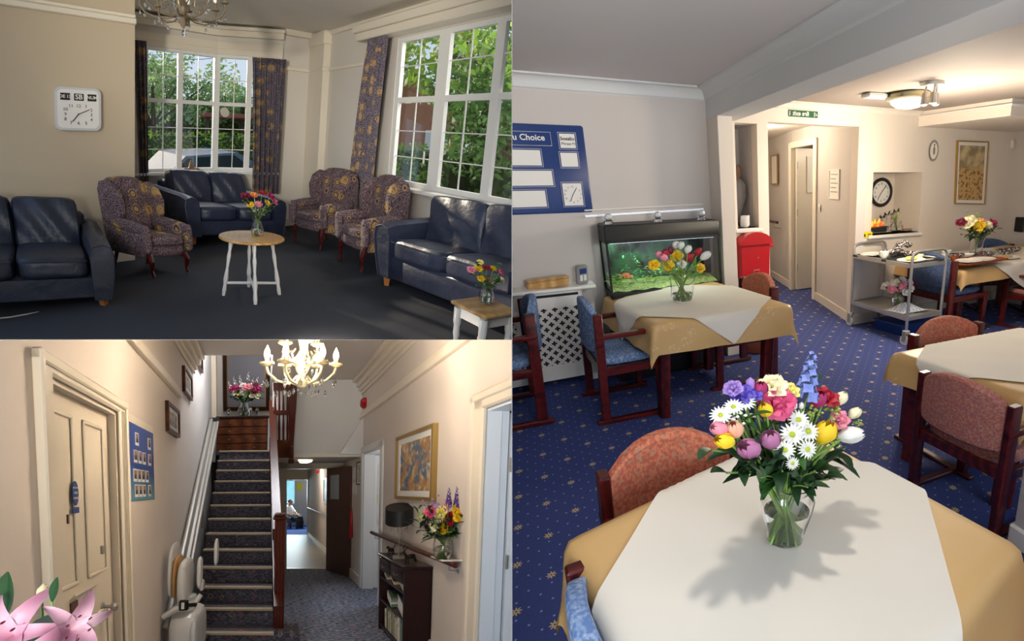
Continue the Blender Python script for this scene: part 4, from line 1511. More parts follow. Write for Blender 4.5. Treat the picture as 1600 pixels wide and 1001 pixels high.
# near table: corners read straight off the picture
cL, cB, cR = D.z(896, 822, .72), D.z(1252, 686, .72), D.z(1579, 855, .72)
ctr = (cL + cR) / 2
hx_, hy_ = (cB - cL).length / 2, (cR - cB).length / 2
T0 = dining_table(D, (ctr.x + .005, ctr.y - .02), 13, .37, .335, .72, 'nearest dining table, with the large mixed bouquet', (.60, .56), (.352, .352), math.radians(41),
                  'gold tablecloth on the nearest table', 'large white overlay cloth under the big mixed bouquet', (-.02, 0), 1.0, .2, rigid=0.0)
T3 = dining_table(D, (2.13, 1.33), 0, .40, .31, .655, 'dining table at the right edge with two rose chairs', (.56, .48), (.42, .42), PI / 4 - .12,
                  'gold tablecloth on the table at the right edge', 'white overlay cloth on the table at the right edge', (.03, 0), 1.0, .16)
T4 = dining_table(D, (4.45, 3.42), 0, .66, .37, .72, 'far dining table laid with dishes beside the steel trolley', (.84, .55), (.52, .52), PI / 4,
                  'gold tablecloth on the far laid table', 'white overlay cloth on the far laid table', (-.02, 0), .9, .16)

# --- chairs
dining_chair(D, (.44, 3.20), -90, M['bluefab'], 'blue dining chair at the left side of the tulip table', sc=.95, deep=.82)
dining_chair(D, (-.36, 3.43), 90, M['bluefab'], 'blue dining chair cut by the left edge, in front of the radiator cover', sc=.95)
dining_chair(D, (1.33, 3.32), 90, M['orange'], 'rose dining chair at the right side of the tulip table', sc=.95, wide=.95)
dining_chair(D, (.275, 1.0), 180, M['orange'], 'large orange dining chair behind the nearest table', sc=.90, wide=.78, backh=.865)
dining_chair(D, (.17, .70), -86, M['bluefab'], 'blue dining chair at the bottom left of the nearest table', sc=.90, wide=.85, deep=.8)
dining_chair(D, (1.80, 1.25), -88, M['pinkish'], 'rose dining chair seen from behind at the right table', sc=.80, wide=1.0)
dining_chair(D, (2.1, 1.60), 180, M['orange'], 'orange dining chair at the far side of the right table', sc=.86)
dining_chair(D, (3.90, 3.42), -90, M['fabdark'], 'blue dining chair between the steel trolley and the far table', sc=.97, arms=False)
dining_chair(D, (5.05, 3.70), 150, M['fabdark'], 'blue dining chair behind the far table at the right', sc=.95)
dining_chair(D, (4.75, 2.95), 10, M['pinkish'], 'rose dining chair in front of the far table at the right edge', sc=.9)
pc = D.z(1560, 1010, .45)
dining_chair(D, (.84, .36), 75, M['orange'], 'dining chair just showing at the bottom right corner', sc=.9, wide=.8)

# bag on the floor by the tulip table
root = thing('handbag', 'tan leather bag standing on the carpet behind the tulip table chair', 'bag', Fr(D, (1.78, 3.72, 0), -35))
mesh('bag_body', MB().soft((0, 0, .15), (.34, .20, .30), 6, 6, fn=lambda q: (q.x * (1 - .25 * (q.z + .15) / .3), q.y * (1 - .3 * (q.z + .15) / .3), q.z)), M['terra'], root)
mesh('strap', MB().tube([(-.10, -.07, .27), (-.09, -.08, .34), (0, -.08, .37), (.09, -.08, .34), (.10, -.07, .27)], .009, 6), M['terra'], root)
mesh('zip', MB().tube([(-.12, 0, .305), (.12, 0, .305)], .005, 5), M['brass'], root)
solo('cable', 'white cable loop lying on the carpet under the tulip table', 'cable', MB().tube([(.02 * math.cos(a) * (3 + .4 * math.sin(2 * a)), .02 * math.sin(a) * 2, .008) for a in [k * .35 for k in range(20)]], .006, 6), M['white'], Fr(D, (1.25, 3.72, 0)))

# --- trolley
fr = Fr(D, (3.28, 3.55, 0), 0, .3)
root = thing('tea_trolley', 'two-tier stainless steel trolley with hooped ends beside the far table', 'trolley', fr)
tx, ty = .20, .40
for s in (-1, 1):
    pts = [(-tx, s * ty, .14)] + [(-tx, s * ty, .82)] + [(-tx + .06 - .06 * math.cos(a), s * ty, .86 + .05 * math.sin(a)) for a in (0, PI / 4, PI / 2)]
    pts += [(tx - .06 + .06 * math.sin(a), s * ty, .86 + .05 * math.cos(a)) for a in (0, PI / 4, PI / 2)] + [(tx, s * ty, .82), (tx, s * ty, .14)]
    mesh('hoop_frame', MB().tube(pts, .0135, 10), M['chrome'], root)
for z_ in (.27, .78):
    tr = MB().box((-tx, -ty, z_), (tx, ty, z_ + .008))
    for a, b in (((-tx - .01, -ty, z_ - .02), (-tx + .01, ty, z_ + .02)), ((tx - .01, -ty, z_ - .02), (tx + .01, ty, z_ + .02)), ((-tx, -ty - .005, z_ - .02), (tx, -ty + .01, z_ + .02)), ((-tx, ty - .01, z_ - .02), (tx, ty + .005, z_ + .02))):
        tr.box(a, b)
    mesh('shelf', tr, M['chrome'], root)
for sx in (-1, 1):
    for sy in (-1, 1):
        cs = mesh('castor_fork', MB().lathe([(.034, .125), (.034, .15), (.012, .16)], 12, (sx * tx, sy * ty, 0)).box((sx * tx - .02, sy * ty - .004, .04), (sx * tx - .016, sy * ty + .03, .13)).box((sx * tx + .016, sy * ty - .004, .04), (sx * tx + .02, sy * ty + .03, .13)), M['grey'], root)
        mesh('wheel', MB().lathe([(.012, -.012), (.05, -.011), (.05, .011), (.012, .012)], 18, m=Matrix.Translation((sx * tx, sy * ty + .012, .05)) @ Matrix.Rotation(PI / 2, 4, 'Y')), M['ltgrey'], cs)
# crockery
t_ = NT('black_white_pattern_china')
ck = t_.n('ShaderNodeTexVoronoi', i_Vector=t_.pos(), i_Scale=75.0).outputs[0]
t_.set(Base_Color=t_.mix(t_.step(ck, .35, .42), rgb('E8E4DC'), rgb('3A3138')), Roughness=.3)
M['pattern'] = t_.m
BOWL = [(.03, 0), (.035, .006), (.06, .03), (.072, .055), (.068, .055), (.055, .03), (.02, .012)]
PLATE = [(.05, 0), (.06, .004), (.105, .014), (.103, .018), (.06, .009), (.001, .008)]


def dish(kind, p, label, mat='china', s_=1.0, group=None, room=D, yaw=0):
    prof = {'bowl': BOWL, 'plate': PLATE, 'cup': [(.022, 0), (.036, .03), (.04, .065), (.036, .065), (.03, .02)]}[kind]
    return solo(kind, label, kind, MB().lathe([(r * s_, z * s_) for r, z in prof], 22), M[mat], Fr(room, p, yaw), group)


def tray(p, w, d, label, mat='darkgrey', yaw=0):
    root = thing('serving_tray', label, 'tray', Fr(D, p, yaw))
    mesh('tray_base', MB().box((-w, -d, 0), (w, d, .006)), M[mat], root)
    rb = MB()
    for a, b in (((-w, -d, 0), (w, -d + .01, .02)), ((-w, d - .01, 0), (w, d, .02)), ((-w, -d, 0), (-w + .01, d, .02)), ((w - .01, -d, 0), (w, d, .02))):
        rb.box(a, b)
    mesh('rim', rb, M[mat], root)


Z1 = .789
tray((3.27, 3.72, Z1), .17, .19, 'dark serving tray at the back of the trolley top')
tray((3.28, 3.33, Z1), .16, .16, 'dark serving tray at the front of the trolley top')
dish('plate', (3.20, 3.82, Z1 + .007), 'white plate at the back left of the trolley top')
dish('bowl', (3.24, 3.62, Z1 + .007), 'large patterned bowl in the middle of the trolley top', 'pattern', 1.15)
dish('bowl', (3.36, 3.66, Z1 + .007), 'patterned bowl with a cream lid on the trolley top', 'pattern', 1.0)
dish('bowl', (3.40, 3.50, Z1 + .007), 'patterned bowl at the right rear of the trolley top', 'pattern', .95)
solo('rolled_napkin', 'rolled black and white patterned napkin standing above the trolley bowls', 'napkin', MB().tube([(-.07, 0, .06), (-.03, 0, .11), (.02, 0, .12), (.07, .0, .085)], [.03, .035, .035, .03], 10), M['pattern'], Fr(D, (3.40, 3.60, Z1 + .02)))
dish('plate', (3.24, 3.30, Z1 + .007), 'white plate with a yellow pudding at the front of the trolley')
solo('pudding', 'pale yellow pudding on the front trolley plate', 'pudding', MB().soft((0, 0, .02), (.09, .07, .035), 3, 4), FL['paleyellow'], Fr(D, (3.24, 3.30, Z1 + .016)))
dish('plate', (3.40, 3.33, Z1 + .007), 'white plate at the front right of the trolley top')
solo('sandwich', 'cream sandwich on the trolley plate behind the pudding', 'sandwich', MB().bevel((-.05, -.03, 0), (.05, .03, .03), .005), FL['cream'], Fr(D, (3.40, 3.35, Z1 + .018), 30))
dish('cup', (3.16, 3.60, Z1 + .007), 'small white cup at the left rim of the trolley top')
# lower shelf: bouquet and towel
nv = (3.34, 3.55, .28)
vase(D, nv, [(.04, 0), (.05, .02), (.055, .08), (.035, .13), (.045, .16)], 'short glass vase on the lower trolley shelf', n=14)
for k in range(17):
    a = k * 2.4
    rr = .19 * math.sqrt((k + .5) / 17)
    hd = (nv[0] + rr * math.cos(a) * 1.15, nv[1] + rr * math.sin(a) * .7 - .02, nv[2] + .30 - rr * .55 + random.uniform(-.02, .02))
    cc = ('white', 'cream', 'rosepink', 'burgundy', 'white')[k % 5]
    flower(D, nv, .15, hd, 'rose', cc, .034, {'white': 'small white rose', 'cream': 'small cream rose', 'rosepink': 'small pink rose', 'burgundy': 'small dark red rose'}[cc] + ' in the bouquet on the lower trolley shelf', 'flower', cc + ' roses on the lower trolley shelf', lod=0)
foliage(D, nv, .14, [(nv[0] + .17 * math.cos(a), nv[1] + .12 * math.sin(a) - .02, nv[2] + .2) for a in [k * .78 for k in range(8)]], M['leafd'], 'leafy green stem in the bouquet on the lower trolley shelf', 'leafy stems on the lower trolley shelf', .06, .03)
tw = MB()
tw.grid(lambda u, v: ((u - .5) * .26, (v - .5) * .22, .012 + .05 * math.sin(PI * u) * math.sin(PI * v) * (1 + .5 * math.sin(u * 17 + v * 9))), 18, 14)
t_ = NT('checked_tea_towel')
w1 = t_.n('ShaderNodeTexChecker', i_Vector=t_.pos(), i_Scale=60.0)
w1.inputs[1].default_value = rgb('C9CCD2'); w1.inputs[2].default_value = rgb('8B97A8')
t_.set(Base_Color=w1.outputs[0], Roughness=.9)
M['towel'] = t_.m
solo('tea_towel', 'crumpled grey checked tea towel on the lower trolley shelf', 'towel', tw, M['towel'], Fr(D, (3.27, 3.36, .28)), ang=60)
# blue tub under the trolley
root = thing('storage_tub', 'dark blue plastic tub on the floor under the trolley', 'tub', Fr(D, (3.42, 3.5, 0)))
M['tubblue'] = plain('dark_blue_plastic', '12306E', .45)
mesh('tub_body', MB().prism([(-.17, 0), (.17, 0), (.2, .13), (-.2, .13)], -.16, .16, 'y'), M['tubblue'], root)
mesh('rim', MB().box((-.21, -.17, .125), (.21, .17, .14)), M['tubblue'], root)
# far table settings
Z4 = .731
tray((4.05, 3.24, Z4), .22, .14, 'dark oval-edged tray at the near left of the far table', 'terra')
dish('plate', (3.95, 3.22, Z4 + .008), 'white plate on the near tray of the far table')
dish('plate', (4.15, 3.22, Z4 + .008), 'second white plate on the near tray of the far table')
dish('bowl', (4.32, 3.32, Z4), 'black and white patterned bowl in front of the far vase', 'pattern', 1.15)
dish('bowl', (4.02, 3.45, Z4), 'patterned bowl left of the far vase', 'pattern')
dish('bowl', (4.15, 3.42, Z4), 'small white bowl just left of the far vase', 'china', .9)
dish('plate', (3.98, 3.62, Z4), 'white plate at the back left of the far table')
dish('cup', (4.12, 3.66, Z4), 'white cup at the back of the far table left of the vase')
dish('cup', (3.93, 3.38, Z4), 'brown cup near the left end of the far table', 'terra', .8)
tray((4.78, 3.34, Z4), .24, .15, 'dark tray at the right end of the far table', 'black')
dish('bowl', (4.68, 3.34, Z4 + .008), 'dark patterned bowl on the right tray of the far table', 'pattern', 1.1)
dish('bowl', (4.86, 3.38, Z4 + .008), 'second dark patterned bowl on the right tray of the far table', 'pattern')
dish('plate', (4.50, 3.20, Z4), 'white plate with toast at the front of the far table')
solo('toast', 'brown slice of toast on the front plate of the far table', 'toast', MB().bevel((-.06, -.045, 0), (.06, .045, .014), .004), M['oak'], Fr(D, (4.50, 3.20, Z4 + .01), 20))
dish('plate', (4.66, 3.62, Z4), 'white plate at the back right of the far table')
solo('folded_napkin', 'folded white napkin on the back right plate', 'napkin', MB().bevel((-.09, -.05, 0), (.09, .05, .03), .01), M['paper'], Fr(D, (4.66, 3.62, Z4 + .012)))
# far vase bouquet: one flower per entry (picture position, kind, colour)
nv = tuple(D.z(1523, 402, Z4))
vase(D, nv, [(.045, 0), (.05, .01), (.05, .06), (.055, .17), (.065, .22)], 'tall clear glass vase on the far laid table', n=16, water=.5)
for k, (u, v, kind, col, r, lb) in enumerate(((1502, 346, 'rose', 'burgundy', .04, 'dark red rose at the left of the far table bouquet'), (1510, 348, 'rose', 'cream', .05, 'cream rose at the left of the far table bouquet'),
        (1517, 342, 'rose', 'cream', .045, 'upper cream rose in the far table bouquet'), (1526, 351, 'rose', 'yellow', .065, 'large yellow rose at the centre of the far table bouquet'),
        (1535, 344, 'rose', 'peach', .04, 'small peach rose above the far yellow rose'), (1545, 350, 'rose', 'cream', .05, 'cream rose at the right of the far table bouquet'),
        (1553, 347, 'rose', 'magenta', .045, 'magenta rose at the right tip of the far table bouquet'), (1525, 336, 'spray', 'green', .05, 'green filler spray topping the far table bouquet'))):
    hd = D.y(u, v, nv[1] - .02 - .01 * (k % 3))
    flower(D, nv, .22, hd, kind, col, r, lb, lod=0)
foliage(D, nv, .2, [D.y(u, v, nv[1] + random.uniform(-.1, .05)) for u, v in ((1500, 357), (1503, 366), (1511, 372), (1532, 372), (1542, 368), (1550, 362), (1557, 358), (1520, 364), (1538, 358), (1514, 356))], M['leafd'], 'leafy green stem in the far table bouquet', 'leafy stems in the far table bouquet', .09, .04)

# --- tulips on the aquarium table
nv = tuple(D.z(1066, 468, .727))
vase(D, nv, [(.055, 0), (.062, .012), (.068, .05), (.07, .12), (.078, .165)], 'clear glass vase of tulips on the small table', n=20, water=.6)
tul = ((1037, 402, 'tulip', 'rosepink', .030, (-.5, -.3, .8), 'pink tulip at the upper left of the aquarium table'), (1040, 395, 'tulip', 'red', .028, (-.2, -.3, .9), 'red tulip at the upper left of the vase'),
       (1030, 397, 'tulip', 'rosepink', .028, (-.6, -.2, .8), 'pink tulip furthest left behind the yellow flower'),
       (1058, 399, 'ranunculus', 'yellow', .036, (-.1, -.9, .3), 'large yellow round flower at the centre of the tulips'), (1022, 413, 'ranunculus', 'yellow', .030, (-.4, -.9, .2), 'yellow round flower at the far left of the tulips'),
       (1045, 415, 'ranunculus', 'yellow', .033, (-.1, -.95, .2), 'yellow round flower low on the left of the tulips'), (1096, 418, 'ranunculus', 'yellow', .030, (.3, -.9, .2), 'yellow round flower low on the right of the tulips'),
       (1056, 382, 'tulip', 'white', .026, (-.1, -.2, 1), 'white tulip at the very top of the tulip vase'), (1064, 383, 'tulip', 'white', .026, (.1, -.2, 1), 'second white tulip at the top right of the tulip vase'),
       (1075, 389, 'tulip', 'white', .028, (.2, -.2, 1), 'white tulip above the dark red tulip'), (1077, 402, 'tulip', 'red', .036, (.15, -.4, .9), 'large dark red tulip right of centre'),
       (1091, 393, 'tulip', 'red', .030, (.3, -.2, .9), 'red tulip at the upper right of the vase'), (1102, 399, 'tulip', 'white', .036, (.7, -.3, .7), 'big white tulip at the far right of the vase'),
       (1066, 412, 'ranunculus', 'white', .026, (0, -.9, .3), 'small white round flower low in the tulip vase'), (1048, 391, 'tulip', 'burgundy', .026, (-.2, -.2, 1), 'dark maroon tulip behind the red tulip'))
for k, (u, v, kind, col, r, d, lb) in enumerate(tul):
    flower(D, nv, .16, D.y(u, v, nv[1] - .03 + .02 * (k % 4)), kind, col, r, lb, d=d, lod=1, stem_r=.004, foot=.035)
foliage(D, nv, .15, [D.y(u, v, nv[1] + random.uniform(-.06, .05)) for u, v in ((1012, 402), (1036, 425), (1050, 425), (1072, 425), (1086, 415), (1092, 428), (1062, 405))], M['stem'], 'long pale green tulip leaf stem in the aquarium table vase', 'tulip leaves in the aquarium table vase', .12, .022, dens=3)

# --- the big bouquet on the nearest table
nv = tuple(D.z(1226, 843, .727))
vase(D, nv, [(.028, 0), (.033, .006), (.036, .03), (.046, .08), (.049, .105), (.044, .122), (.040, .130), (.050, .150)], 'clear curved glass vase on the nearest table', n=32, water=.62)
E = ((1216, 628, 'rose', 'pink', .031, (-.1, -.8, .5), 'large bright pink rose at the centre top'), (1133, 688, 'tulip', 'yellow', .019, (-.8, -.15, .5), 'orange-yellow tulip at the far left of the big bouquet'),
     (1171, 701, 'tulip', 'mauve', .023, (-.6, -.25, .6), 'dusky mauve tulip at the lower left of the big bouquet'), (1204, 687, 'tulip', 'mauve', .021, (-.2, -.2, .9), 'dark mauve tulip left of the daisies'),
     (1124, 669, 'tulip', 'rosepink', .017, (-.8, -.2, .5), 'pale pink tulip at the far left of the big bouquet'), (1147, 671, 'tulip', 'peach', .020, (-.3, -.3, .9), 'peach tulip at the left of the big bouquet'),
     (1289, 676, 'tulip', 'yellow', .025, (.2, -.15, 1), 'bright yellow tulip right of the daisies'), (1328, 679, 'tulip', 'white', .023, (.8, -.5, .25), 'white tulip at the far right of the big bouquet'),
     (1315, 654, 'ranunculus', 'rosepink', .020, (.3, -.8, .5), 'ruffled pink flower at the right of the big bouquet'), (1313, 622, 'tulip', 'cream', .017, (.3, -.3, .9), 'cream bud at the upper right of the big bouquet'),
     (1335, 645, 'tulip', 'cream', .014, (.6, -.2, .8), 'small cream bud at the right rim of the big bouquet'), (1278, 624, 'tulip', 'magenta', .020, (.1, -.3, .9), 'dark magenta tulip in the big bouquet'),
     (1293, 617, 'rose', 'red', .024, (.3, -.4, .8), 'deep red rose at the upper right of the big bouquet'), (1188, 608, 'tulip', 'magenta', .017, (-.1, -.2, 1), 'magenta tulip at the top left of the big bouquet'),
     (1210, 599, 'ranunculus', 'cream', .024, (0, -.5, .9), 'cream ruffled flower at the top of the big bouquet'), (1234, 607, 'ranunculus', 'paleyellow', .018, (.1, -.4, .9), 'pale yellow flower behind the pink rose'),
     (1196, 640, 'tulip', 'yellow', .017, (-.4, -.2, .9), 'yellow-orange tulip left of the pink rose'), (1247, 655, 'daisy', 'white', .022, (0, -.75, .6), 'topmost white daisy of the cluster'),
     (1237, 678, 'daisy', 'white', .025, (-.1, -.85, .5), 'white daisy at the centre left of the cluster'), (1262, 673, 'daisy', 'white', .024, (.1, -.8, .55), 'white daisy at the centre right of the cluster'),
     (1226, 702, 'daisy', 'white', .021, (-.1, -.9, .4), 'white daisy at the lower left of the cluster'), (1261, 701, 'daisy', 'white', .021, (.1, -.9, .4), 'white daisy at the lower right of the cluster'),
     (1238, 723, 'daisy', 'white', .014, (0, -.95, .3), 'smallest and lowest white daisy of the cluster'), (1126, 648, 'daisy', 'white', .019, (-.4, -.6, .7), 'white daisy at the far left edge of the big bouquet'),
     (1146, 635, 'daisy', 'white', .018, (-.3, -.5, .8), 'white daisy below the purple iris'), (1163, 628, 'daisy', 'white', .020, (-.2, -.4, .8), 'white spiky flower beside the purple iris'),
     (1145, 604, 'peony', 'lilac', .015, (-.4, -.4, .8), 'lilac iris bloom at the upper left'), (1160, 613, 'peony', 'purple', .019, (-.2, -.5, .8), 'deep purple iris bloom at the upper left'),
     (1177, 612, 'peony', 'purple', .016, (0, -.4, .9), 'purple iris bloom beside the magenta tulip'), (1172, 600, 'bud', 'lilac', .016, (0, 0, 1), 'pale lilac iris bud above the purple blooms'),
     (1258, 622, 'spike', 'blue', .022, (.05, -.05, 1), 'tall pale blue stock spike at the top of the big bouquet'), (1242, 633, 'bud', 'white', .009, (0, 0, 1), 'tiny white bud above the daisies'),
     (1252, 633, 'bud', 'white', .009, (0, 0, 1), 'second tiny white bud above the daisies'), (1300, 640, 'spray', 'green', .022, (0, 0, 1), 'green filler spray at the right of the big bouquet'),
     (1340, 662, 'spray', 'green', .012, (0, 0, 1), 'green bud spray at the right rim of the big bouquet'), (1150, 652, 'spray', 'white', .018, (0, 0, 1), 'white filler spray at the left of the big bouquet'),
     (1268, 640, 'spray', 'green', .018, (0, 0, 1), 'green filler buds below the magenta tulip'), (1299, 690, 'spray', 'green', .014, (0, 0, 1), 'green filler buds under the yellow tulip'))
for k, (u, v, kind, col, r, d, lb) in enumerate(E):
    front = .085 * max(0, (v - 600) / 120)
    flower(D, nv, .14, D.y(u, v, nv[1] + .035 - front), kind, col, r, lb, d=d, lod=1, stem_r=.0028, foot=.026)
foliage(D, nv, .13, [D.y(u, v, nv[1] + dy) for u, v, dy in ((1112, 702, -.0), (1135, 738, -.04), (1160, 736, -.03), (1178, 665, .04), (1195, 660, .04), (1275, 735, -.04), (1295, 748, -.05), (1290, 720, 0), (1310, 712, 0.02),
        (1190, 745, -.07), (1262, 760, -.08), (1222, 735, -.06), (1210, 725, -.05), (1320, 700, .04), (1160, 690, .03), (1250, 690, .05), (1283, 660, .05), (1170, 660, .05), (1235, 650, .06))], M['leafd'], 'dark green leafy stem in the big bouquet on the nearest table', 'leafy stems in the big bouquet', .062, .024, dens=7)
foliage(D, nv, .13, [D.y(u, v, nv[1] + dy) for u, v, dy in ((1183, 672, .0), (1166, 655, .02), (1205, 655, .02), (1210, 748, -.05), (1190, 760, -.06), (1265, 612, .03))], M['leaf'], 'broad bright green tulip leaf stem in the big bouquet', 'tulip leaves in the big bouquet', .085, .024, dens=3)

# ================================================================== THE LOUNGE
L = LOU
struct('floor', MB().box((-1.6, .6, -.06), (3.9, 5.6, 0)), M['dark_carpet'], L)
struct('wall_left', MB().box((-1.4, 4.43, 0), (.87, 4.6, 3.0)).box((.80, 4.6, 0), (.87, 5.45, 3.0)), M['lou_wall'], L)
struct('ceiling', MB().box((-1.4, 1.2, 3.0), (3.95, 5.7, 3.06)), M['lou_ceil'], L)
ZS, ZH = .87, 2.585
C1, C2, C3 = Vector((.87, 5.45, 0)), Vector((2.25, 5.45, 0)), Vector((3.15, 5.1, 0))


def quadwall(mb, a, b, z0, z1, th=.1, n=None):
    d = (b - a).normalized()
    n = n or Vector((-d.y, d.x, 0))
    mb.slab([a + Vector((0, 0, z0)), b + Vector((0, 0, z0)), b + Vector((0, 0, z1)), a + Vector((0, 0, z1))], n * th)


# bay: below the sill, above the heads, and between
mb = MB()
for a, b in ((C1, C2), (C2, C3)):
    quadwall(mb, a, b, 0, ZS)
    quadwall(mb, a, b, ZH, 3.0)
quadwall(mb, C1, Vector((1.2, 5.45, 0)), ZS, ZH)
struct('wall_bay', mb, M['lou_white'], L)
mb = MB()
quadwall(mb, C3, Vector((3.77, 5.1, 0)), 0, 3.0)
struct('wall_back', mb, M['lou_white'], L)
wall_x('wall_garden', M['lou_white'], L, -.6, 5.1, 0, 3.0, 3.77, .14, ((1.0, 3.47, .93, 2.68),))
struct('wall_pilaster', MB().bevel((3.64, 4.74, 0), (3.77, 5.10, 3.0), .004), M['lou_trim'], L)
struct('trim_1', MB().bevel((3.61, 4.72, 2.80), (3.77, 5.12, 2.98), .01).bevel((3.62, 4.73, 2.42), (3.77, 5.11, 2.47), .008), M['lou_trim'], L)
# cornices, rails
mb = MB()
for a, b, n in ((C1, C2, (0, -1, 0)), (C2, C3, (-.36, -.93, 0))):
    n = Vector(n)
    for z0, z1, o in ((2.66, 2.70, .05), (2.70, 2.76, .03), (2.84, 2.92, .08), (2.92, 2.96, .14), (ZH + .0, ZH + .10, .035)):
        mb.slab([a + n * o + Vector((0, 0, z0)), b + n * o + Vector((0, 0, z0)), b + n * o + Vector((0, 0, z1)), a + n * o + Vector((0, 0, z1))], -n * o)
struct('trim_2', mb, M['lou_trim'], L)
struct('trim_picture_rail', MB().bevel((-1.4, 4.395, 2.595), (.885, 4.43, 2.66), .01).bevel((-1.4, 4.405, 2.66), (.878, 4.43, 2.70), .008), M['lou_trim'], L)
struct('trim_3', MB().box((3.15, 5.06, 2.42), (3.70, 5.1, 2.46)).box((3.735, 3.95, 2.42), (3.77, 4.74, 2.46)).box((3.72, -.6, 2.94), (3.77, 4.74, 3.0)).box((3.15, 5.03, 2.92), (3.70, 5.1, 3.0)), M['lou_trim'], L)
struct('trim_pelmet', MB().bevel((3.55, -.6, 2.70), (3.77, 3.98, 2.80), .01).bevel((3.52, -.6, 2.80), (3.77, 4.02, 2.90), .01), M['lou_trim'], L)
struct('baseboard_left', MB().bevel((-1.4, 4.405, 0), (.87, 4.43, .13), .006), M['lou_trim'], L)
struct('baseboard_back', MB().box((3.15, 5.07, 0), (3.70, 5.1, .13)).box((3.74, 2, 0), (3.77, 4.74, .13)), M['lou_trim'], L)
mb = MB()
for a, b, n in ((C1, C2, Vector((0, -1, 0))), (C2, C3, Vector((-.36, -.93, 0)))):
    mb.slab([a + n * .10 + Vector((0, 0, ZS - .035)), b + n * .10 + Vector((0, 0, ZS - .035)), b + n * .10 + Vector((0, 0, ZS)), a + n * .10 + Vector((0, 0, ZS))], -n * .14)
struct('trim_bay_sill', mb, M['upvc'], L)
struct('trim_garden_sill', MB().bevel((3.62, .8, .885), (3.80, 3.50, .925), .01), M['upvc'], L)


def window(name, a, b, z0, z1, posts, transom, bars_v, bars_h, n, fw=.045, th=.06):
    """window between floor points a and b: posts at fractions, thin bars inside"""
    d = b - a
    Lw = d.length
    d.normalize()
    n = Vector(n).normalized()
    mb = MB()

    def bar(s0, s1, za, zb, t=th, off=0.0):
        p, q = a + d * s0 + n * off, a + d * s1 + n * off
        mb.slab([p + Vector((0, 0, za)), q + Vector((0, 0, za)), q + Vector((0, 0, zb)), p + Vector((0, 0, zb))], n * t)
    bar(0, Lw, z0, z0 + fw); bar(0, Lw, z1 - fw, z1)
    for s_, w in posts:
        bar(max(0, s_ * Lw - w / 2), min(Lw, s_ * Lw + w / 2), z0 + fw, z1 - fw)
    bar(0, Lw, transom - fw * .6, transom + fw * .6, th, .002)
    w = struct(name, mb, M['upvc'], L)
    mb = MB()
    for s_ in bars_v:
        bar(s_ * Lw - .006, s_ * Lw + .006, z0 + fw, z1 - fw, .012, .024)
    for z_ in bars_h:
        bar(0.01, Lw - .01, z_ - .006, z_ + .006, .012, .024)
    mesh('glazing_bars', mb, M['upvc'], w, room_fr(L))
    mb = MB()
    bar(0.01, Lw - .01, z0 + fw, z1 - fw, .004, .028)
    mesh('pane', mb, M['thin'], w, room_fr(L))
    return w


window('window_1', Vector((1.2, 5.45, 0)), C2, ZS, ZH, ((0, .09), (.475, .075), (1, .08)), 1.87, (.25, .735), (2.22, 1.50, 1.19), (0, 1, 0))
window('window_2', C2, C3, ZS, ZH, ((0, .09), (.50, .08), (1, .09)), 1.87, (.27, .75), (2.22, 1.50, 1.19), (.36, .93, 0))
w3 = window('window_3', Vector((3.78, 3.47, 0)), Vector((3.78, .9, 0)), .93, 2.68, ((0, .12), (.245, .13), (.475, .08), (.72, .08), (1, .1)), 1.945, (.12, .36, .60, .85), (2.34, 1.58, 1.27), (1, 0, 0), .055)
mesh('window_handle', MB().bevel((3.755, 2.95, 1.22), (3.77, 2.97, 1.36), .004).bevel((3.755, 3.2, 1.90), (3.77, 3.28, 1.915), .004), M['white'], w3, room_fr(L))


def curtain(a0, a1, b0, b1, z0, z1, label, folds=7, depth=.035, n=(0, -1, 0), waist=None, group='medallion curtains'):
    """a0-a1 top edge, b0-b1 bottom edge (room x, y)"""
    a0, a1, b0, b1, n = Vector((*a0, 0)), Vector((*a1, 0)), Vector((*b0, 0)), Vector((*b1, 0)), Vector(n).normalized()
    mid = (a0 + a1) / 2
    fr = room_fr(L, (mid.x, mid.y, z1))
    mb = MB()

    def fn(u, v):
        t = v
        e = t ** .8
        p = a0.lerp(a1, u).lerp(b0.lerp(b1, u), e)
        w = math.sin(u * folds * 2 * PI) * depth * (.55 + .45 * t) + math.sin(u * folds * 5.3 + t * 3) * depth * .25
        p = p + n * w
        return (p.x - mid.x, p.y - mid.y, z0 + (z1 - z0) * (1 - t) - z1)
    mb.grid(fn, folds * 14, 16)
    root = thing('curtain', label, 'curtain', fr, group)
    mesh('drape', mb, M['curtain'], root, None, 80)
    hd = MB()
    hd.grid(lambda u, v: tuple((a0.lerp(a1, u) - mid + n * (math.sin(u * folds * 4 * PI) * depth * .5 + .012)) + Vector((0, 0, -.07 * v))), folds * 14, 2)
    mesh('heading_tape', hd, M['curtain'], root, None, 80)
    return root


curtain((1.02, 5.36), (1.2, 5.36), (1.12, 5.36), (1.24, 5.36), .62, 2.62, 'narrow medallion curtain at the left side of the bay window', 3, .02)
curtain((2.66, 5.13), (3.14, 4.98), (2.74, 5.13), (3.12, 4.99), .55, 2.55, 'wide gathered medallion curtain right of the bay window', 6, .03)
curtain((3.60, 3.46), (3.64, 3.84), (3.64, 3.58), (3.66, 4.06), .80, 2.69, 'tall medallion curtain at the left of the garden window', 6, .03, (-1, 0, 0))

# wall clock with calendar windows
q0, q1 = L.y(84, 135, 4.42), L.y(158, 203, 4.42)
cx, cz = (q0.x + q1.x) / 2, (q0.z + q1.z) / 2
fr = room_fr(L, (cx, 4.43, cz))
root = thing('wall_clock', 'white square calendar wall clock with black day windows on the left wall', 'clock', fr)


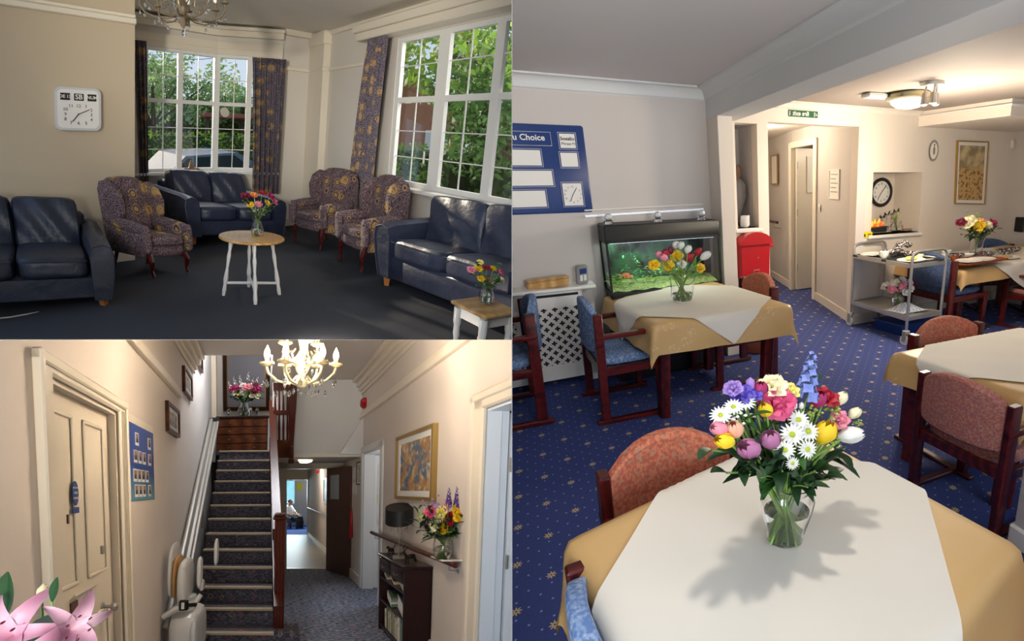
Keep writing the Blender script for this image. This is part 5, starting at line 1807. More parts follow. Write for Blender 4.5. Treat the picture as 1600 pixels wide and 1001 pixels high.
def rsq(h, r, k=6):
    out = []
    for sx, sy, a0 in ((1, 1, 0), (-1, 1, PI / 2), (-1, -1, PI), (1, -1, 3 * PI / 2)):
        for i in range(k + 1):
            a = a0 + PI / 2 * i / k
            out.append((sx * (h - r) + r * math.cos(a), sy * (h - r) + r * math.sin(a)))
    return out


mesh('case', MB().prism(rsq(.215, .06), -.045, 0, 'y'), M['white'], root)
mesh('case_rim', MB().prism(rsq(.215, .06), -.055, -.045, 'y'), M['ltgrey'], root)
fc = mesh('clock_face', MB().prism(rsq(.192, .05), -.058, -.05, 'y'), M['white'], root)
t = MB()
for n_ in range(12):
    an = n_ * PI / 6
    sq = 1 / max(abs(math.sin(an)), abs(math.cos(an)), .82)
    put(t, text(str(n_ or 12), .046, .0008), (.115 * sq * math.sin(an) * 1.05, -.0595, -.055 + .085 * sq * math.cos(an)))
mesh('numerals', t, M['ink'], fc)
mesh('clock_hands', MB().tube([(-.055, -.062, -.125), (0, -.062, -.05)], .0045, 5).tube([(0, -.062, -.05), (.105, -.062, .0)], .0035, 5).ball((0, -.062, -.05), .008, 6), M['ink'], fc)
wn = MB()
for a, b in ((-.165, -.075), (-.04, .05), (.085, .17)):
    wn.bevel((a, -.064, .085), (b, -.056, .155), .004)
wm = mesh('calendar_window', wn, M['ink'], root)
t = MB()
for s_, x_, z_ in (('DE 13', -.12, .042), ('SB', .005, .068), ('NUM', .128, .044)):
    put(t, text(s_, z_, .0008, True), (x_, -.0655, .12))
mesh('lettering', t, M['paper'], wm)
# crystal chandelier, bronze
M['bronze'] = plain('aged_bronze', '857660', .4, .55)
M['crystal'] = glass('cut_crystal', 'FFFFFF', .03, 1.5)
cp = L.z(285, 40, 2.35)
fr = Fr(L, (cp.x, cp.y, 2.43), 10, 1.0, .84)
root = thing('chandelier', 'aged bronze crystal chandelier hanging below the lounge ceiling', 'chandelier', fr)
mesh('ceiling_rod', MB().tube([(0, 0, .1), (0, 0, .67)], .01, 8), M['bronze'], root)
mesh('centre_column', MB().lathe([(.004, -.12), (.02, -.09), (.05, -.03), (.03, .03), (.045, .08), (.02, .14), (.03, .2), (.01, .28)], 14), M['bronze'], root)
for k in range(8):
    a = 2 * PI * k / 8
    R2 = Matrix.Rotation(a, 4, 'Z')
    pts = [R2 @ Vector(p) for p in ((.03, 0, .0), (.12, 0, -.035), (.22, 0, -.03), (.30, 0, .01), (.335, 0, .07), (.335, 0, .12))]
    ar = mesh('arm', MB().tube(pts, .008, 6), M['bronze'], root)
    e = pts[-1]
    mesh('candle_cup', MB().lathe([(.01, 0), (.032, .012), (.034, .02), (.014, .024), (.014, .08)], 10, e), M['bronze'], ar)
    mesh('candle_bulb', MB().lathe([(.010, .08), (.018, .11), (.012, .14), (.001, .165)], 10, e), M['china'], ar)
    dr = MB()
    for t_, dz in ((2, .07), (4, .09), (3, .05)):
        p = pts[t_]
        dr.lathe([(.001, -dz), (.011, -dz + .018), (.007, -dz + .034), (.001, -dz + .042)], 6, p).tube([p, p - Vector((0, 0, dz - .04))], .0012, 4)
    mesh('crystal_drop', dr, M['crystal'], ar)
    sc = [R2 @ Vector(p) for p in ((.03, 0, .06), (.10, 0, .13), (.17, 0, .10), (.16, 0, .05), (.12, 0, .06))]
    mesh('scroll', MB().tube(sc, .005, 5), M['bronze'], ar)
mesh('crystal_pendant', MB().lathe([(.001, -.2), (.02, -.17), (.012, -.14), (.001, -.125)], 8), M['crystal'], root)

# --- furniture
sofa(L, (-.20, 3.80), -2, M['navy_dark'], 'dark navy leather sofa at the left edge under the wall clock', 2, .53, 1.0)
sf = (1.62, 4.63)
sofa(L, (2.13, 4.86), 9, M['navy'], 'navy leather sofa in the bay window', 2, .53, 1.0, dim=(1, .9, 1.03))
sofa(L, (3.40, 1.78), -92, M['navy'], 'navy leather sofa under the garden window', 3, .56, 1.0, dim=(1, .92, 1.12))
wing_chair(L, (.96, 4.02), 22, 'medallion wing armchair between the left sofa and the bay sofa', .86, (.76, .82, 1))
wing_chair(L, (3.27, 4.03), -84, 'medallion wing armchair in the corner beside the pilaster', .93, (.82, .88, 1))
wing_chair(L, (3.30, 3.20), -97, 'medallion wing armchair between the corner armchair and the right sofa', .95, (.85, .9, 1))
M['cablegrey'] = plain('pale_cable', 'C9C6C0', .5)
solo('cable', 'pale cable lying on the carpet along the front of the left sofa', 'cable', MB().tube([(-.75, -.06, .008), (-.4, .0, .008), (-.1, .02, .008), (.1, .08, .008)], .006, 5), M['cablegrey'], Fr(L, tuple(L.z(40, 496, 0)), 0))
# round table
tc_ = L.z(397, 372, .55)
fr = Fr(L, (tc_.x, tc_.y, 0), 25, .5, 1, (.82, .82, 1.04))
root = thing('round_table', 'small round oak-topped table with white turned legs', 'table', fr)
mesh('tabletop', MB().lathe([(.001, .525), (.295, .525), (.308, .532), (.308, .545), (.30, .552), (.001, .552)], 40, cap=False), M['oak'], root)
for k in range(4):
    a = 2 * PI * k / 4 - math.radians(135)
    R2 = Matrix.Rotation(a, 4, 'Z')
    p0, p1 = Vector((.19, 0, .525)), Vector((.27, 0, 0))
    rr = [.022, .02, .014, .02, .016, .013, .019, .024, .017, .021, .016]
    mesh('leg', MB().tube([R2 @ p0.lerp(p1, i / 10) for i in range(11)], rr, 10), M['white'], root)
mesh('stretcher', MB().tube([(-.18, -.18, .12), (.18, .18, .12)], .013, 8).tube([(-.18, .18, .12), (.18, -.18, .12)], .013, 8), M['white'], root)
nv = tuple(L.z(402, 370, .553))
vase(L, nv, [(.03, 0), (.045, .02), (.06, .07), (.05, .12), (.035, .16), (.042, .19)], 'rounded clear glass vase on the round table', n=18, water=.5)
for k, (u, v, kd, col, r, lb) in enumerate(((383, 304, 'rose', 'burgundy', .035, 'dark red flower at the left of the round table bouquet'), (397, 303, 'rose', 'orange', .032, 'orange flower at the top of the round table bouquet'),
        (410, 300, 'rose', 'red', .030, 'red flower at the top right of the round table bouquet'), (424, 305, 'rose', 'magenta', .036, 'magenta flower at the right of the round table bouquet'),
        (430, 314, 'rose', 'pink', .030, 'pink flower at the far right of the round table bouquet'), (419, 316, 'rose', 'yellow', .032, 'yellow flower right of centre in the round table bouquet'),
        (404, 317, 'rose', 'rosepink', .032, 'pink flower at the centre of the round table bouquet'), (391, 318, 'rose', 'yellow', .030, 'yellow flower at the left of the round table bouquet'),
        (412, 327, 'spray', 'green', .03, 'green filler low in the round table bouquet'), (397, 326, 'spray', 'white', .028, 'white filler low in the round table bouquet'))):
    flower(L, nv, .18, L.y(u, v, nv[1] - .02 + .015 * (k % 3)), kd, col, r, lb, lod=0)
foliage(L, nv, .17, [L.y(u, v, nv[1] + random.uniform(-.06, .06)) for u, v in ((378, 312), (386, 328), (394, 334), (412, 335), (424, 328), (433, 320), (404, 312))], M['leafd'], 'leafy green stem in the round table bouquet', 'leafy stems on the round table', .07, .03)
# side table, bottom right
ta, tb, td = L.z(710, 465, .5), L.z(770, 495, .5), L.z(744, 455, .5)
e1, e2 = tb - ta, td - ta
yaw = math.degrees(math.atan2(e1.y, e1.x))
ctr = ta + (e1 + Vector((-e1.y, e1.x, 0)).normalized() * e2.length) / 2
fr = Fr(L, (ctr.x, ctr.y, 0), yaw, .5)
hx_, hy_ = e1.length / 2 * .92, .155
root = thing('side_table', 'small oak-topped side table with white turned legs at the right edge', 'side table', fr)
mesh('tabletop', MB().bevel((-hx_, -hy_, .475), (hx_, hy_, .5), .007), M['oak'], root)
mesh('apron', MB().box((-hx_ + .03, -hy_ + .03, .40), (hx_ - .03, hy_ - .03, .475)), M['white'], root)
for sx_ in (-1, 1):
    for sy_ in (-1, 1):
        x_, y_ = sx_ * (hx_ - .035), sy_ * (hy_ - .035)
        mesh('leg', MB().lathe([(.016, 0), (.02, .03), (.014, .05), (.022, .10), (.024, .13), (.016, .15), (.022, .2), (.014, .24), (.021, .28), (.018, .33), (.024, .36), (.024, .46)], 12, (x_, y_, 0)), M['white'], root)
mesh('stretcher', MB().box((-hx_ + .03, -hy_ + .03, .10), (hx_ - .03, -hy_ + .05, .125)).box((-hx_ + .03, hy_ - .05, .10), (hx_ - .03, hy_ - .03, .125)).box((-hx_ + .03, -hy_ + .03, .10), (-hx_ + .05, hy_ - .03, .125)), M['white'], root)
nv = tuple(L.z(759, 473, .501))
vase(L, nv, [(.025, 0), (.036, .012), (.040, .05), (.034, .085), (.028, .095), (.038, .125)], 'small clear glass vase on the side table', n=18, water=.6)
for k, (u, v, kd, col, r, lb) in enumerate(((737, 420, 'rose', 'rosepink', .021, 'pale pink flower at the left of the side table bouquet'), (748, 418, 'rose', 'yellow', .020, 'yellow flower left of the red one in the side table bouquet'),
        (761, 417, 'rose', 'red', .021, 'red flower at the top of the side table bouquet'), (772, 418, 'rose', 'yellow', .018, 'small yellow flower at the top right of the side table bouquet'),
        (784, 424, 'rose', 'pink', .020, 'pink flower at the right of the side table bouquet'), (763, 438, 'rose', 'orange', .019, 'orange flower at the lower middle of the side table bouquet'),
        (752, 434, 'rose', 'yellow', .018, 'yellow flower at the lower left of the side table bouquet'), (773, 431, 'spray', 'green', .02, 'green filler right of centre in the side table bouquet'),
        (786, 436, 'rose', 'cream', .016, 'cream flower at the lower right of the side table bouquet'), (751, 408, 'rose', 'paleyellow', .016, 'pale flower at the highest point of the side table bouquet'))):
    flower(L, nv, .12, L.y(u, v, nv[1] - .015 + .01 * (k % 3)), kd, col, r, lb, lod=1, stem_r=.002)
foliage(L, nv, .11, [L.y(u, v, nv[1] + random.uniform(-.04, .03)) for u, v in ((735, 430), (744, 444), (757, 446), (772, 444), (784, 440), (742, 412), (778, 410))], M['leaf'], 'leafy green stem in the side table bouquet', 'leafy stems on the side table', .05, .022)
# ornament on the bay sill, sun catchers
root = thing('driftwood_ornament', 'brown driftwood-like ornament on the bay window sill', 'ornament', Fr(L, (1.86, 5.36, ZS)))
mesh('ornament_body', MB().lathe([(.07, 0), (.075, .03), (.04, .07), (.03, .11), (.008, .17)], 9).ball((.07, 0, .04), (.05, .04, .035), 7).ball((-.07, 0, .03), (.05, .04, .03), 7), M['tanfig'], root)
M['pearl'] = plain('pearly_disc', 'C9C2B4', .3)
for nm, p, lb in (('a', L.y(351, 175, 5.38), 'round pearly sun catcher hanging in the bay window'), ):
    root = thing('sun_catcher', lb, 'sun catcher', Fr(L, p))
    mesh('disc', MB().lathe([(.001, -.004), (.07, -.004), (.07, .004), (.001, .004)], 22, m=Matrix.Rotation(PI / 2, 4, 'X'), cap=False), M['pearl'], root)
    mesh('cord', MB().tube([(0, 0, .07), (0, 0, .42)], .002, 4), M['white'], root)

# --- outside
t_ = NT('garden_ground')
t_.set(Base_Color=t_.mix(t_.step(t_.noise(.9, 5), .45, .55), rgb('6E6A5E'), rgb('5E7A36')), Roughness=.95)
M['ground'] = t_.m
M['path'] = plain('tan_gravel_path', 'B59B7C', .9, var=.15, vs=12)
struct('ground', MB().box((-8, 5.62, -.6), (30, 40, -.5)).box((3.95, -6, -.6), (30, 5.62, -.5)), M['ground'], L)
solo('gravel_path', 'tan gravel path outside the garden window', 'path', MB().box((3, -3.5, 0), (7.0, 2.6, .02)), M['path'], Fr(L, (3.2, 2.5, -.5), 0, 0), kind='stuff')
for nm, cc in (('hedge1', '6F9430'), ('hedge2', '9AB53A'), ('tree1', '7FA050'), ('tree2', 'B0BC4A'), ('tree3', '53793A'), ('tree4', 'A9C282')):
    M[nm] = leafm(nm + '_leaves', cc)


def leaves(shape, n, sz, seed):
    rnd = random.Random(seed)
    mb = MB()
    for k in range(n):
        p = Vector(shape(rnd))
        a = Vector((rnd.gauss(0, 1), rnd.gauss(0, 1), rnd.gauss(0, 1))).normalized()
        b = a.cross(Vector((rnd.gauss(0, 1), rnd.gauss(0, 1), rnd.gauss(0, 1)))).normalized()
        s_ = sz * rnd.uniform(.6, 1.3)
        mb.add([p - a * s_, p + b * s_ * .5, p + a * s_, p - b * s_ * .5], [(0, 1, 2, 3)])
    return mb


def hedge(a, b, h, w, label, mat, seed, n=3500, sz=.07):
    fr = Fr(L, (a[0], a[1], -.5), 0, 0)
    dx, dy = b[0] - a[0], b[1] - a[1]
    ln = math.hypot(dx, dy)
    px_, py_ = -dy / ln, dx / ln
    root = thing('hedge', label, 'hedge', fr)

    def sh(r):
        t, s_, z = r.random(), r.choice((-1, 1)) * w / 2 if r.random() < .7 else r.uniform(-w / 2, w / 2), r.random() ** .8 * h
        return (dx * t + px_ * s_ + r.gauss(0, .05), dy * t + py_ * s_ + r.gauss(0, .05), z + r.gauss(0, .04))
    lf = mesh('foliage', leaves(sh, n, sz, seed), M[mat], root, None, 0)
    c = MB()
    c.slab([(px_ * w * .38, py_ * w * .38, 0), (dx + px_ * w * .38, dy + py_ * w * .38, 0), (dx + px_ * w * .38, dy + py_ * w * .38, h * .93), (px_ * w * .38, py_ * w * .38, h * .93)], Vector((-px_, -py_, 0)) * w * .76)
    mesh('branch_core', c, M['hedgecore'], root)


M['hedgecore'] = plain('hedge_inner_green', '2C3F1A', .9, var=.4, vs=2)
M['bark'] = plain('brown_bark', '4A3B2E', .9, var=.3, vs=5)


def tree(p, h, r, label, mat, seed, n=4200, sz=.13, flat=1.0, trunk=.14):
    fr = Fr(L, (p[0], p[1], -.5), 0, 0)
    root = thing('tree', label, 'tree', fr)
    rnd = random.Random(seed)
    blobs = [(rnd.gauss(0, r * .5), rnd.gauss(0, r * .5), h + rnd.uniform(-.6, .55) * r * flat, r * rnd.uniform(.28, .5)) for _ in range(14)]

    def sh(q):
        bx, by, bz, br = blobs[q.randrange(len(blobs))]
        v = Vector((q.gauss(0, 1), q.gauss(0, 1), q.gauss(0, 1))).normalized() * br * q.random() ** .33
        return (bx + v.x, by + v.y, bz + v.z)
    mesh('foliage', leaves(sh, n, sz, seed + 1), M[mat], root, None, 0)
    tb = MB().tube([(0, 0, 0), (.05, 0, h * .5), (0, .05, h)], [trunk, trunk * .8, trunk * .4], 8)
    for bx, by, bz, br in blobs[:8]:
        tb.tube([(0, 0, h * .55), (bx * .5, by * .5, (h * .55 + bz) / 2), (bx, by, bz)], [trunk * .4, trunk * .25, .02], 5)
    mesh('trunk', tb, M['bark'], root)


hedge((2.2, 12.4), (9, 10.6), 1.75, .9, 'clipped bright hedge behind the parked car outside the bay', 'hedge2', 3)
hedge((7.6, 12.2), (7.8, 5.2), 1.75, 1.0, 'dense clipped hedge outside the garden window', 'hedge1', 5, 5200)
hedge((8.6, 5.2), (8.2, -1.5), 2.3, 1.2, 'darker hedge outside the right of the garden window', 'tree3', 6, 4500, .08)
tree((3.6, 15.0), 3.4, 1.7, 'pale green tree in the left of the bay window', 'tree4', 11, 2400, .10)
tree((4.9, 17.5), 3.6, 1.9, 'taller blue-green tree behind the first bay tree', 'tree1', 12, 2200, .11)
tree((8.6, 17.5), 3.4, 1.5, 'light green tree in the right pane of the bay window', 'tree4', 13, 1800, .11)
tree((11.2, 10.8), 4.9, 1.8, 'sunlit yellow-green tree at the left of the garden window', 'tree2', 14, 3000, .10)
tree((8.8, 6.0), 4.2, 1.9, 'large spreading tree filling the garden window', 'tree2', 15, 4300, .075)
tree((7.4, 3.6), 2.6, 1.5, 'dark green shrub-like tree at the middle of the garden window', 'tree3', 16, 6500, .07)
tree((9.3, 2.6), 4.6, 2.1, 'dark leafy tree at the right of the garden window', 'hedge1', 17, 6500, .08)
hedge((1.0, 20.0), (13, 18.5), 3.3, 1.5, 'tall dark backdrop hedge beyond the bay trees', 'tree1', 31, 3800, .12)
# the house beyond
M['brick'] = plain('pale_brick', 'B4785C', .8, var=.15, vs=3)
M['roof'] = plain('red_tile_roof', '8E4A36', .8, var=.2, vs=6)
fr = Fr(L, (15.5, 14.0, -.5), -30, 0)
root = thing('house', 'red-roofed house beyond the hedge', 'house', fr)
mesh('wall', MB().box((-2.4, -2, 0), (2.4, 2, 2.6)).prism([(-2.4, 2.6), (2.4, 2.6), (0, 4.4)], -2, 2, 'y'), M['brick'], root)
mesh('roof', MB().slab([(-2.7, -2.2, 2.4), (-2.7, 2.2, 2.4), (0, 2.2, 4.55), (0, -2.2, 4.55)], (0, 0, .12)).slab([(2.7, -2.2, 2.4), (2.7, 2.2, 2.4), (0, 2.2, 4.55), (0, -2.2, 4.55)], (0, 0, .12)), M['roof'], root)
for x_ in (-1.3, 1.2):
    mesh('window', MB().box((x_ - .5, -2.05, 1.0), (x_ + .5, -1.98, 2.1)), M['upvc'], root)
mesh('chimney', MB().box((-.3, .4, 3.8), (.3, 1.0, 5.2)), M['brick'], root)
# red-roofed shelter behind the bay hedge
root = thing('porch_roof', 'low red-edged porch roof above the bay hedge', 'porch', Fr(L, (6.6, 13.8, -.5), -15, 0))
mesh('roof', MB().bevel((-1.4, -1, 2.25), (1.4, 1, 2.42), .03), M['roof'], root)
for x_ in (-1.25, 1.25):
    mesh('post', MB().box((x_ - .06, -.9, 0), (x_ + .06, -.78, 2.25)), M['bark'], root)
# parked car
fr = Fr(L, (3.30, 8.9, -.5), 6, 0)
M['carpaint'] = plain('pale_blue_car_paint', '46586C', .75, .0)
M['carglass'] = plain('dark_car_glass', '26323E', .05, .3)
root = thing('car', 'silvery blue parked car outside the bay window', 'car', fr)
pr = [(-2.0, .35), (-1.95, .75), (-1.2, .92), (-.75, 1.35), (.55, 1.42), (1.25, 1.05), (1.9, .95), (2.0, .6), (1.95, .3)]
mesh('body', MB().prism(pr, -.8, .8, 'y'), M['carpaint'], root)
mesh('windscreen', MB().prism([(-1.1, .95), (-.70, 1.30), (-.62, 1.30), (-.62, .95)], -.82, .82, 'y').prism([(-.5, .97), (-.5, 1.32), (.45, 1.36), (.95, 1.05), (.95, .97)], -.82, .82, 'y'), M['carglass'], root)
for x_ in (-1.25, 1.25):
    for y_ in (-.78, .78):
        mesh('wheel', MB().lathe([(.1, -.09), (.32, -.09), (.32, .09), (.1, .09)], 22, m=Matrix.Translation((x_, y_, .32)) @ Matrix.Rotation(PI / 2, 4, 'X')), M['black'], root)
for k in range(3):
    solo('overhead_wire', 'thin dark overhead wire crossing the sky of the bay window', 'wire', MB().tube([(2, -.5 + .3 * k, 4.1 + .28 * k), (6, .2, 4.75 + .22 * k), (12, 1, 6.0 + .15 * k)], .012, 4), M['darkgrey'], Fr(L, (0, 16, -.5), 0, 0), 'overhead wires')

# ================================================================== THE HALL AND STAIRS
H = HAL
XL, XR = -.92, 1.59
struct('floor', MB().box((-1.1, .9, -.06), (3.0, 7.72, 0)), M['hall_carpet'], H)
# left wall with the first door's opening, right wall with two openings
DY0, DY1, DZ = 1.66, 2.42, 2.09
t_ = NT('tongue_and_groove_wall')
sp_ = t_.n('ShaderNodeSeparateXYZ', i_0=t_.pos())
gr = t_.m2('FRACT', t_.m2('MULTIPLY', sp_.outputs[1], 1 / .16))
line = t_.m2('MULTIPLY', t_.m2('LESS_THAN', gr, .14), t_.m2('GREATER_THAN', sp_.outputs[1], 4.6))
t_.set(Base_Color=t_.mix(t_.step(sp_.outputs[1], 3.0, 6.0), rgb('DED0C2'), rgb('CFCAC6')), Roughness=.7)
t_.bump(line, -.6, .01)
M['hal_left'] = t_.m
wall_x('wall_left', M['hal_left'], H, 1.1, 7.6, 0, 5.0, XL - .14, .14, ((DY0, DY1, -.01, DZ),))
M['hal_right'] = wallm('hall_right_paint', 'D9CCBF')
wall_x('wall_right', M['hal_right'], H, 1.1, 7.75, 0, 3.4, XR, .16, ((5.24, 6.17, -.01, 2.17), (1.45, 2.82, -.01, 2.17)))
wall_x('wall_corridor', M['hal_wall2'], H, 7.75, 13.8, 0, 2.4, XR, .16)
struct('ceiling', MB().box((-1.1, 1.3, 3.36), (1.8, 5.16, 3.42)).box((.13, 5.16, 3.36), (1.8, 6.4, 3.42)), M['hal_ceil'], H)
struct('ceiling_stairwell', MB().box((-1.1, 5.16, 5.0), (1.8, 7.7, 5.06)), M['hal_wall2'], H)
struct('wall_stairwell_edge', MB().box((-1.1, 5.10, 3.42), (.20, 5.16, 5.0)).box((.13, 5.16, 3.42), (.20, 7.6, 5.0)), M['hal_wall2'], H)
struct('wall_back', MB().box((-1.1, 7.55, 0), (.20, 7.65, 5.0)), M['hal_wall2'], H)
# face over the corridor with its sloping soffit
M['soffit'] = wallm('soffit_paint', 'D4D0C8', .01)
struct('wall_soffit', MB().box((.42, 6.34, 2.17), (1.59, 6.42, 3.36)), M['soffit'], H)
struct('ceiling_low', MB().box((.13, 6.34, 2.13), (1.59, 7.8, 2.19)), M['hal_wall2'], H)
struct('trim_soffit', MB().slab([(1.22, 6.335, 2.17), (1.59, 6.335, 2.17), (1.59, 6.335, 2.75)], (.0, -.10, 0)), M['soffit'], H)
struct('trim_low_ceiling', MB().box((.42, 6.30, 2.13), (1.59, 6.34, 2.19)), M['hal_trim'], H)
struct('wall_end', MB().box((.13, 7.72, 0), (.46, 7.80, 2.15)).box((.13, 7.72, 2.02), (1.6, 7.80, 2.15)), M['hal_trim'], H)
struct('wall_under_stairs', MB().prism([(4.2, 0), (7.72, 0), (7.72, 2.13), (6.75, 2.13), (4.2, .30)], .13, .18, 'x'), M['hal_wall2'], H)
# corridor
struct('floor_corridor', MB().box((.3, 7.72, -.06), (1.75, 13.75, 0)), M['floorwood'], H)
struct('ceiling_corridor', MB().box((.2, 7.8, 2.32), (1.75, 13.9, 2.38)), M['hal_wall2'], H)
struct('wall_corridor_left', MB().box((.26, 7.8, 0), (.34, 13.75, 2.4)), M['hal_wall2'], H)
struct('wall_corridor_end', MB().box((.2, 13.7, 0), (.82, 13.8, 2.4)).box((.2, 13.7, 1.96), (1.75, 13.8, 2.4)).box((1.55, 13.7, 0), (1.75, 13.8, 2.4)), M['hal_trim'], H)
M['farcarpet'] = plain('bright_blue_carpet', '2D57A8', .9)
struct('floor_far_room', MB().box((-.3, 13.75, -.06), (2.6, 17.6, 0)), M['farcarpet'], H)
struct('wall_far_room', MB().box((-.3, 17.5, 0), (2.6, 17.6, 2.5)).box((2.5, 13.8, 0), (2.6, 17.5, 2.5)).box((-.3, 13.8, 0), (-.2, 17.5, 2.5)), M['hal_wall2'], H)
struct('ceiling_far_room', MB().box((-.3, 13.8, 2.45), (2.6, 17.6, 2.5)), M['hal_wall2'], H)
t_ = NT('cyan_daylight_window')
t_.set(Base_Color=rgb('58B8CC'), Emission_Color=t_.mix(t_.noise(5, 4), rgb('3E9BC0'), rgb('BFF0F0')), Emission_Strength=1.1)
fw = struct('window_4', MB().box((.80, 17.44, .95), (1.42, 17.5, 2.05)), M['upvc'], H)
mesh('pane', MB().box((.84, 17.43, 1.0), (1.38, 17.445, 2.0)), t_.m, fw, room_fr(H))
struct('baseboard_corridor', MB().box((1.565, 7.8, 0), (1.59, 13.7, .11)), M['hal_trim'], H)
struct('trim_threshold', MB().box((.44, 7.70, 0), (1.59, 7.76, .012)), M['hal_trim'], H)
struct('baseboard_right', MB().bevel((1.56, 2.95, 0), (1.59, 5.14, .18), .01).bevel((1.56, 6.26, 0), (1.59, 7.7, .18), .01), M['hal_trim'], H)
# cornices and picture rails
mb = MB()
for x0, x1, z0, z1 in ((XL, XL + .05, 2.60, 2.66), (XL, XL + .03, 2.66, 2.70)):
    mb.bevel((x0, 1.1, z0), (x1, 4.24, z1), .006)
struct('trim_picture_rail_left', mb, M['hal_trim'], H)
mb = MB()
for x0, x1, z0, z1 in ((XR - .05, XR, 2.73, 2.79), (XR - .03, XR, 2.79, 2.84)):
    mb.bevel((x0, 1.1, z0), (x1, 6.34, z1), .006)
struct('trim_picture_rail_right', mb, M['hal_trim'], H)


def steps(mb, x, s, y0, y1, z):
    for dx, dz, h in ((.03, -.24, .05), (.06, -.19, .06), (.10, -.13, .07), (.16, -.06, .06)):
        mb.bevel((min(x, x + s * dx), y0, z + dz), (max(x, x + s * dx), y1, z + dz + h), .012)


mb = MB(); steps(mb, XL, 1, 1.1, 5.16, 3.36)
struct('trim_cornice_left', mb, M['hal_trim'], H)
mb = MB(); steps(mb, XR, -1, 1.1, 6.34, 3.36)
struct('trim_cornice_right', mb, M['hal_trim'], H)

# --- door 1, left
mb = MB()
for a, b in (((XL, 1.56, 0), (XL + .03, DY0, 2.15)), ((XL, DY1, 0), (XL + .03, 2.51, 2.15)), ((XL, 1.56, DZ), (XL + .03, 2.51, 2.155))):
    mb.bevel(a, b, .012)
mb.bevel((XL, 1.54, 0), (XL + .05, 1.57, 2.17), .008).bevel((XL, 2.50, 0), (XL + .045, 2.53, 2.17), .008).bevel((XL, 1.54, 2.12), (XL + .045, 2.53, 2.17), .008)
for k in range(3):
    mb.box((XL + .03, 2.435 + .022 * k, 0), (XL + .036, 2.443 + .022 * k, 2.1))
struct('trim_door_frame', mb, M['hal_trim'], H)
struct('trim_door_lining', MB().box((XL - .13, DY1 - .02, 0), (XL, DY1, DZ)).box((XL - .13, DY0, 0), (XL, DY0 + .02, DZ)).box((XL - .13, DY0, DZ - .02), (XL, DY1, DZ)), M['hal_trim'], H)
dr = struct('door_2', MB().box((XL - .09, DY0 + .02, .01), (XL - .05, DY1 - .02, DZ - .02)), M['hal_trim'], H)
pf = room_fr(H)
pn = MB()


def panel(mb, y0, y1, z0, z1, x):
    for a, b in (((y0, z0), (y1, z0 + .02)), ((y0, z1 - .02), (y1, z1)), ((y0, z0), (y0 + .02, z1)), ((y1 - .02, z0), (y1, z1))):
        mb.bevel((x, a[0], a[1]), (x + .012, b[0], b[1]), .004)


for y0, y1 in ((1.70, 1.95), (2.06, 2.32)):
    panel(pn, y0, y1, 1.12, 1.98, XL - .051)
    panel(pn, y0, y1, .18, .90, XL - .051)
mesh('panel_moulding', pn, M['hal_trim'], dr, pf)
kx = H.x(168, 947, XL - .02)
mesh('door_knob', MB().ball((kx.x + .04, kx.y, kx.z), .026, 10).tube([(XL - .05, kx.y, kx.z), (kx.x + .04, kx.y, kx.z)], .010, 8).lathe([(.026, 0), (.026, .008)], 14, m=Matrix.Translation((XL - .052, kx.y, kx.z)) @ Matrix.Rotation(PI / 2, 4, 'Y')), M['chrome'], dr, pf)
k2 = H.x(142, 925, XL - .08)
mesh('letterbox', MB().slab([(XL - .05, 1.86, 1.045), (XL - .05, 2.12, 1.045), (XL - .02, 2.12, 1.075), (XL - .02, 1.86, 1.075)], (0, 0, .012)), M['cream'], dr, pf)
mesh('lock_plate', MB().box((XL - .05, 1.86, .985), (XL - .042, 1.93, 1.04)), M['doorbrown'], dr, pf)
k3 = H.x(161, 858, XL - .04)
mesh('latch', MB().bevel((XL - .052, k3.y - .015, k3.z - .025), (XL - .035, k3.y + .012, k3.z + .025), .004), M['chrome'], dr, pf)
mesh('keyhole', MB().box((XL - .05, 1.865, 1.44), (XL - .044, 1.88, 1.485)), M['doorbrown'], dr, pf)
a = H.x(114.5, 770, XL - .045)
root = thing('door_sign', 'small blue oval fire door notice on the left cream door', 'sign', room_fr(H, (XL - .037, a.y, a.z)))
mesh('sign_plate', MB().prism([(.032 * math.cos(q), .062 * math.sin(q)) for q in [2 * PI * k / 24 for k in range(24)]], 0, .004, 'x').box((0, -.034, -.10), (.003, .034, -.07)), M['boardblue2'] if 'boardblue2' in M else M['boardblue'], root)
t = MB()
for k, s_ in enumerate(('FIRE DOOR', 'KEEP', 'LOCKED')):
    put(t, text(s_, (.010, .016, .014)[k], .0006, True), (.0055, 0, .028 - .026 * k), (0, 1, 0), (-1, 0, 0))
mesh('lettering', t, M['paper'], root)

# --- staff photo board
q = [H.x(u, v, XL + .002) for u, v in ((198, 655), (240, 681), (242, 779), (203, 782))]
y0, y1, z0, z1 = 2.62, 3.20, 1.53, 2.07
fr = room_fr(H, (XL + .002, (y0 + y1) / 2, (z0 + z1) / 2))
root = thing('photo_board', 'blue poster board of small portrait photographs beside the left door', 'poster', fr)
t_ = NT('blue_poster_sheet')
zz = t_.n('ShaderNodeSeparateXYZ', i_0=t_.pos()).outputs[2]
t_.set(Base_Color=t_.mix(t_.step(t_.m2('ADD', zz, t_.m2('MULTIPLY', t_.noise(7), .1)), -.22, .05), rgb('6FA3B8'), rgb('23489A')), Roughness=.25)
hw, hh = (y1 - y0) / 2, (z1 - z0) / 2
mesh('poster_sheet', MB().box((0, -hw, -hh), (.006, hw, hh - .0)), t_.m, root)
mesh('header_strip', MB().box((0, -hw, hh), (.005, hw, hh + .055)), M['hal_trim'], root)
rows = ((.17, (-.13, .17)), (-.0 + .045, (-.17, -.07, .03, .17)), (-.09, (-.19, -.10, -.01, .09)), (-.20, (-.17, -.08, .01, .15)))
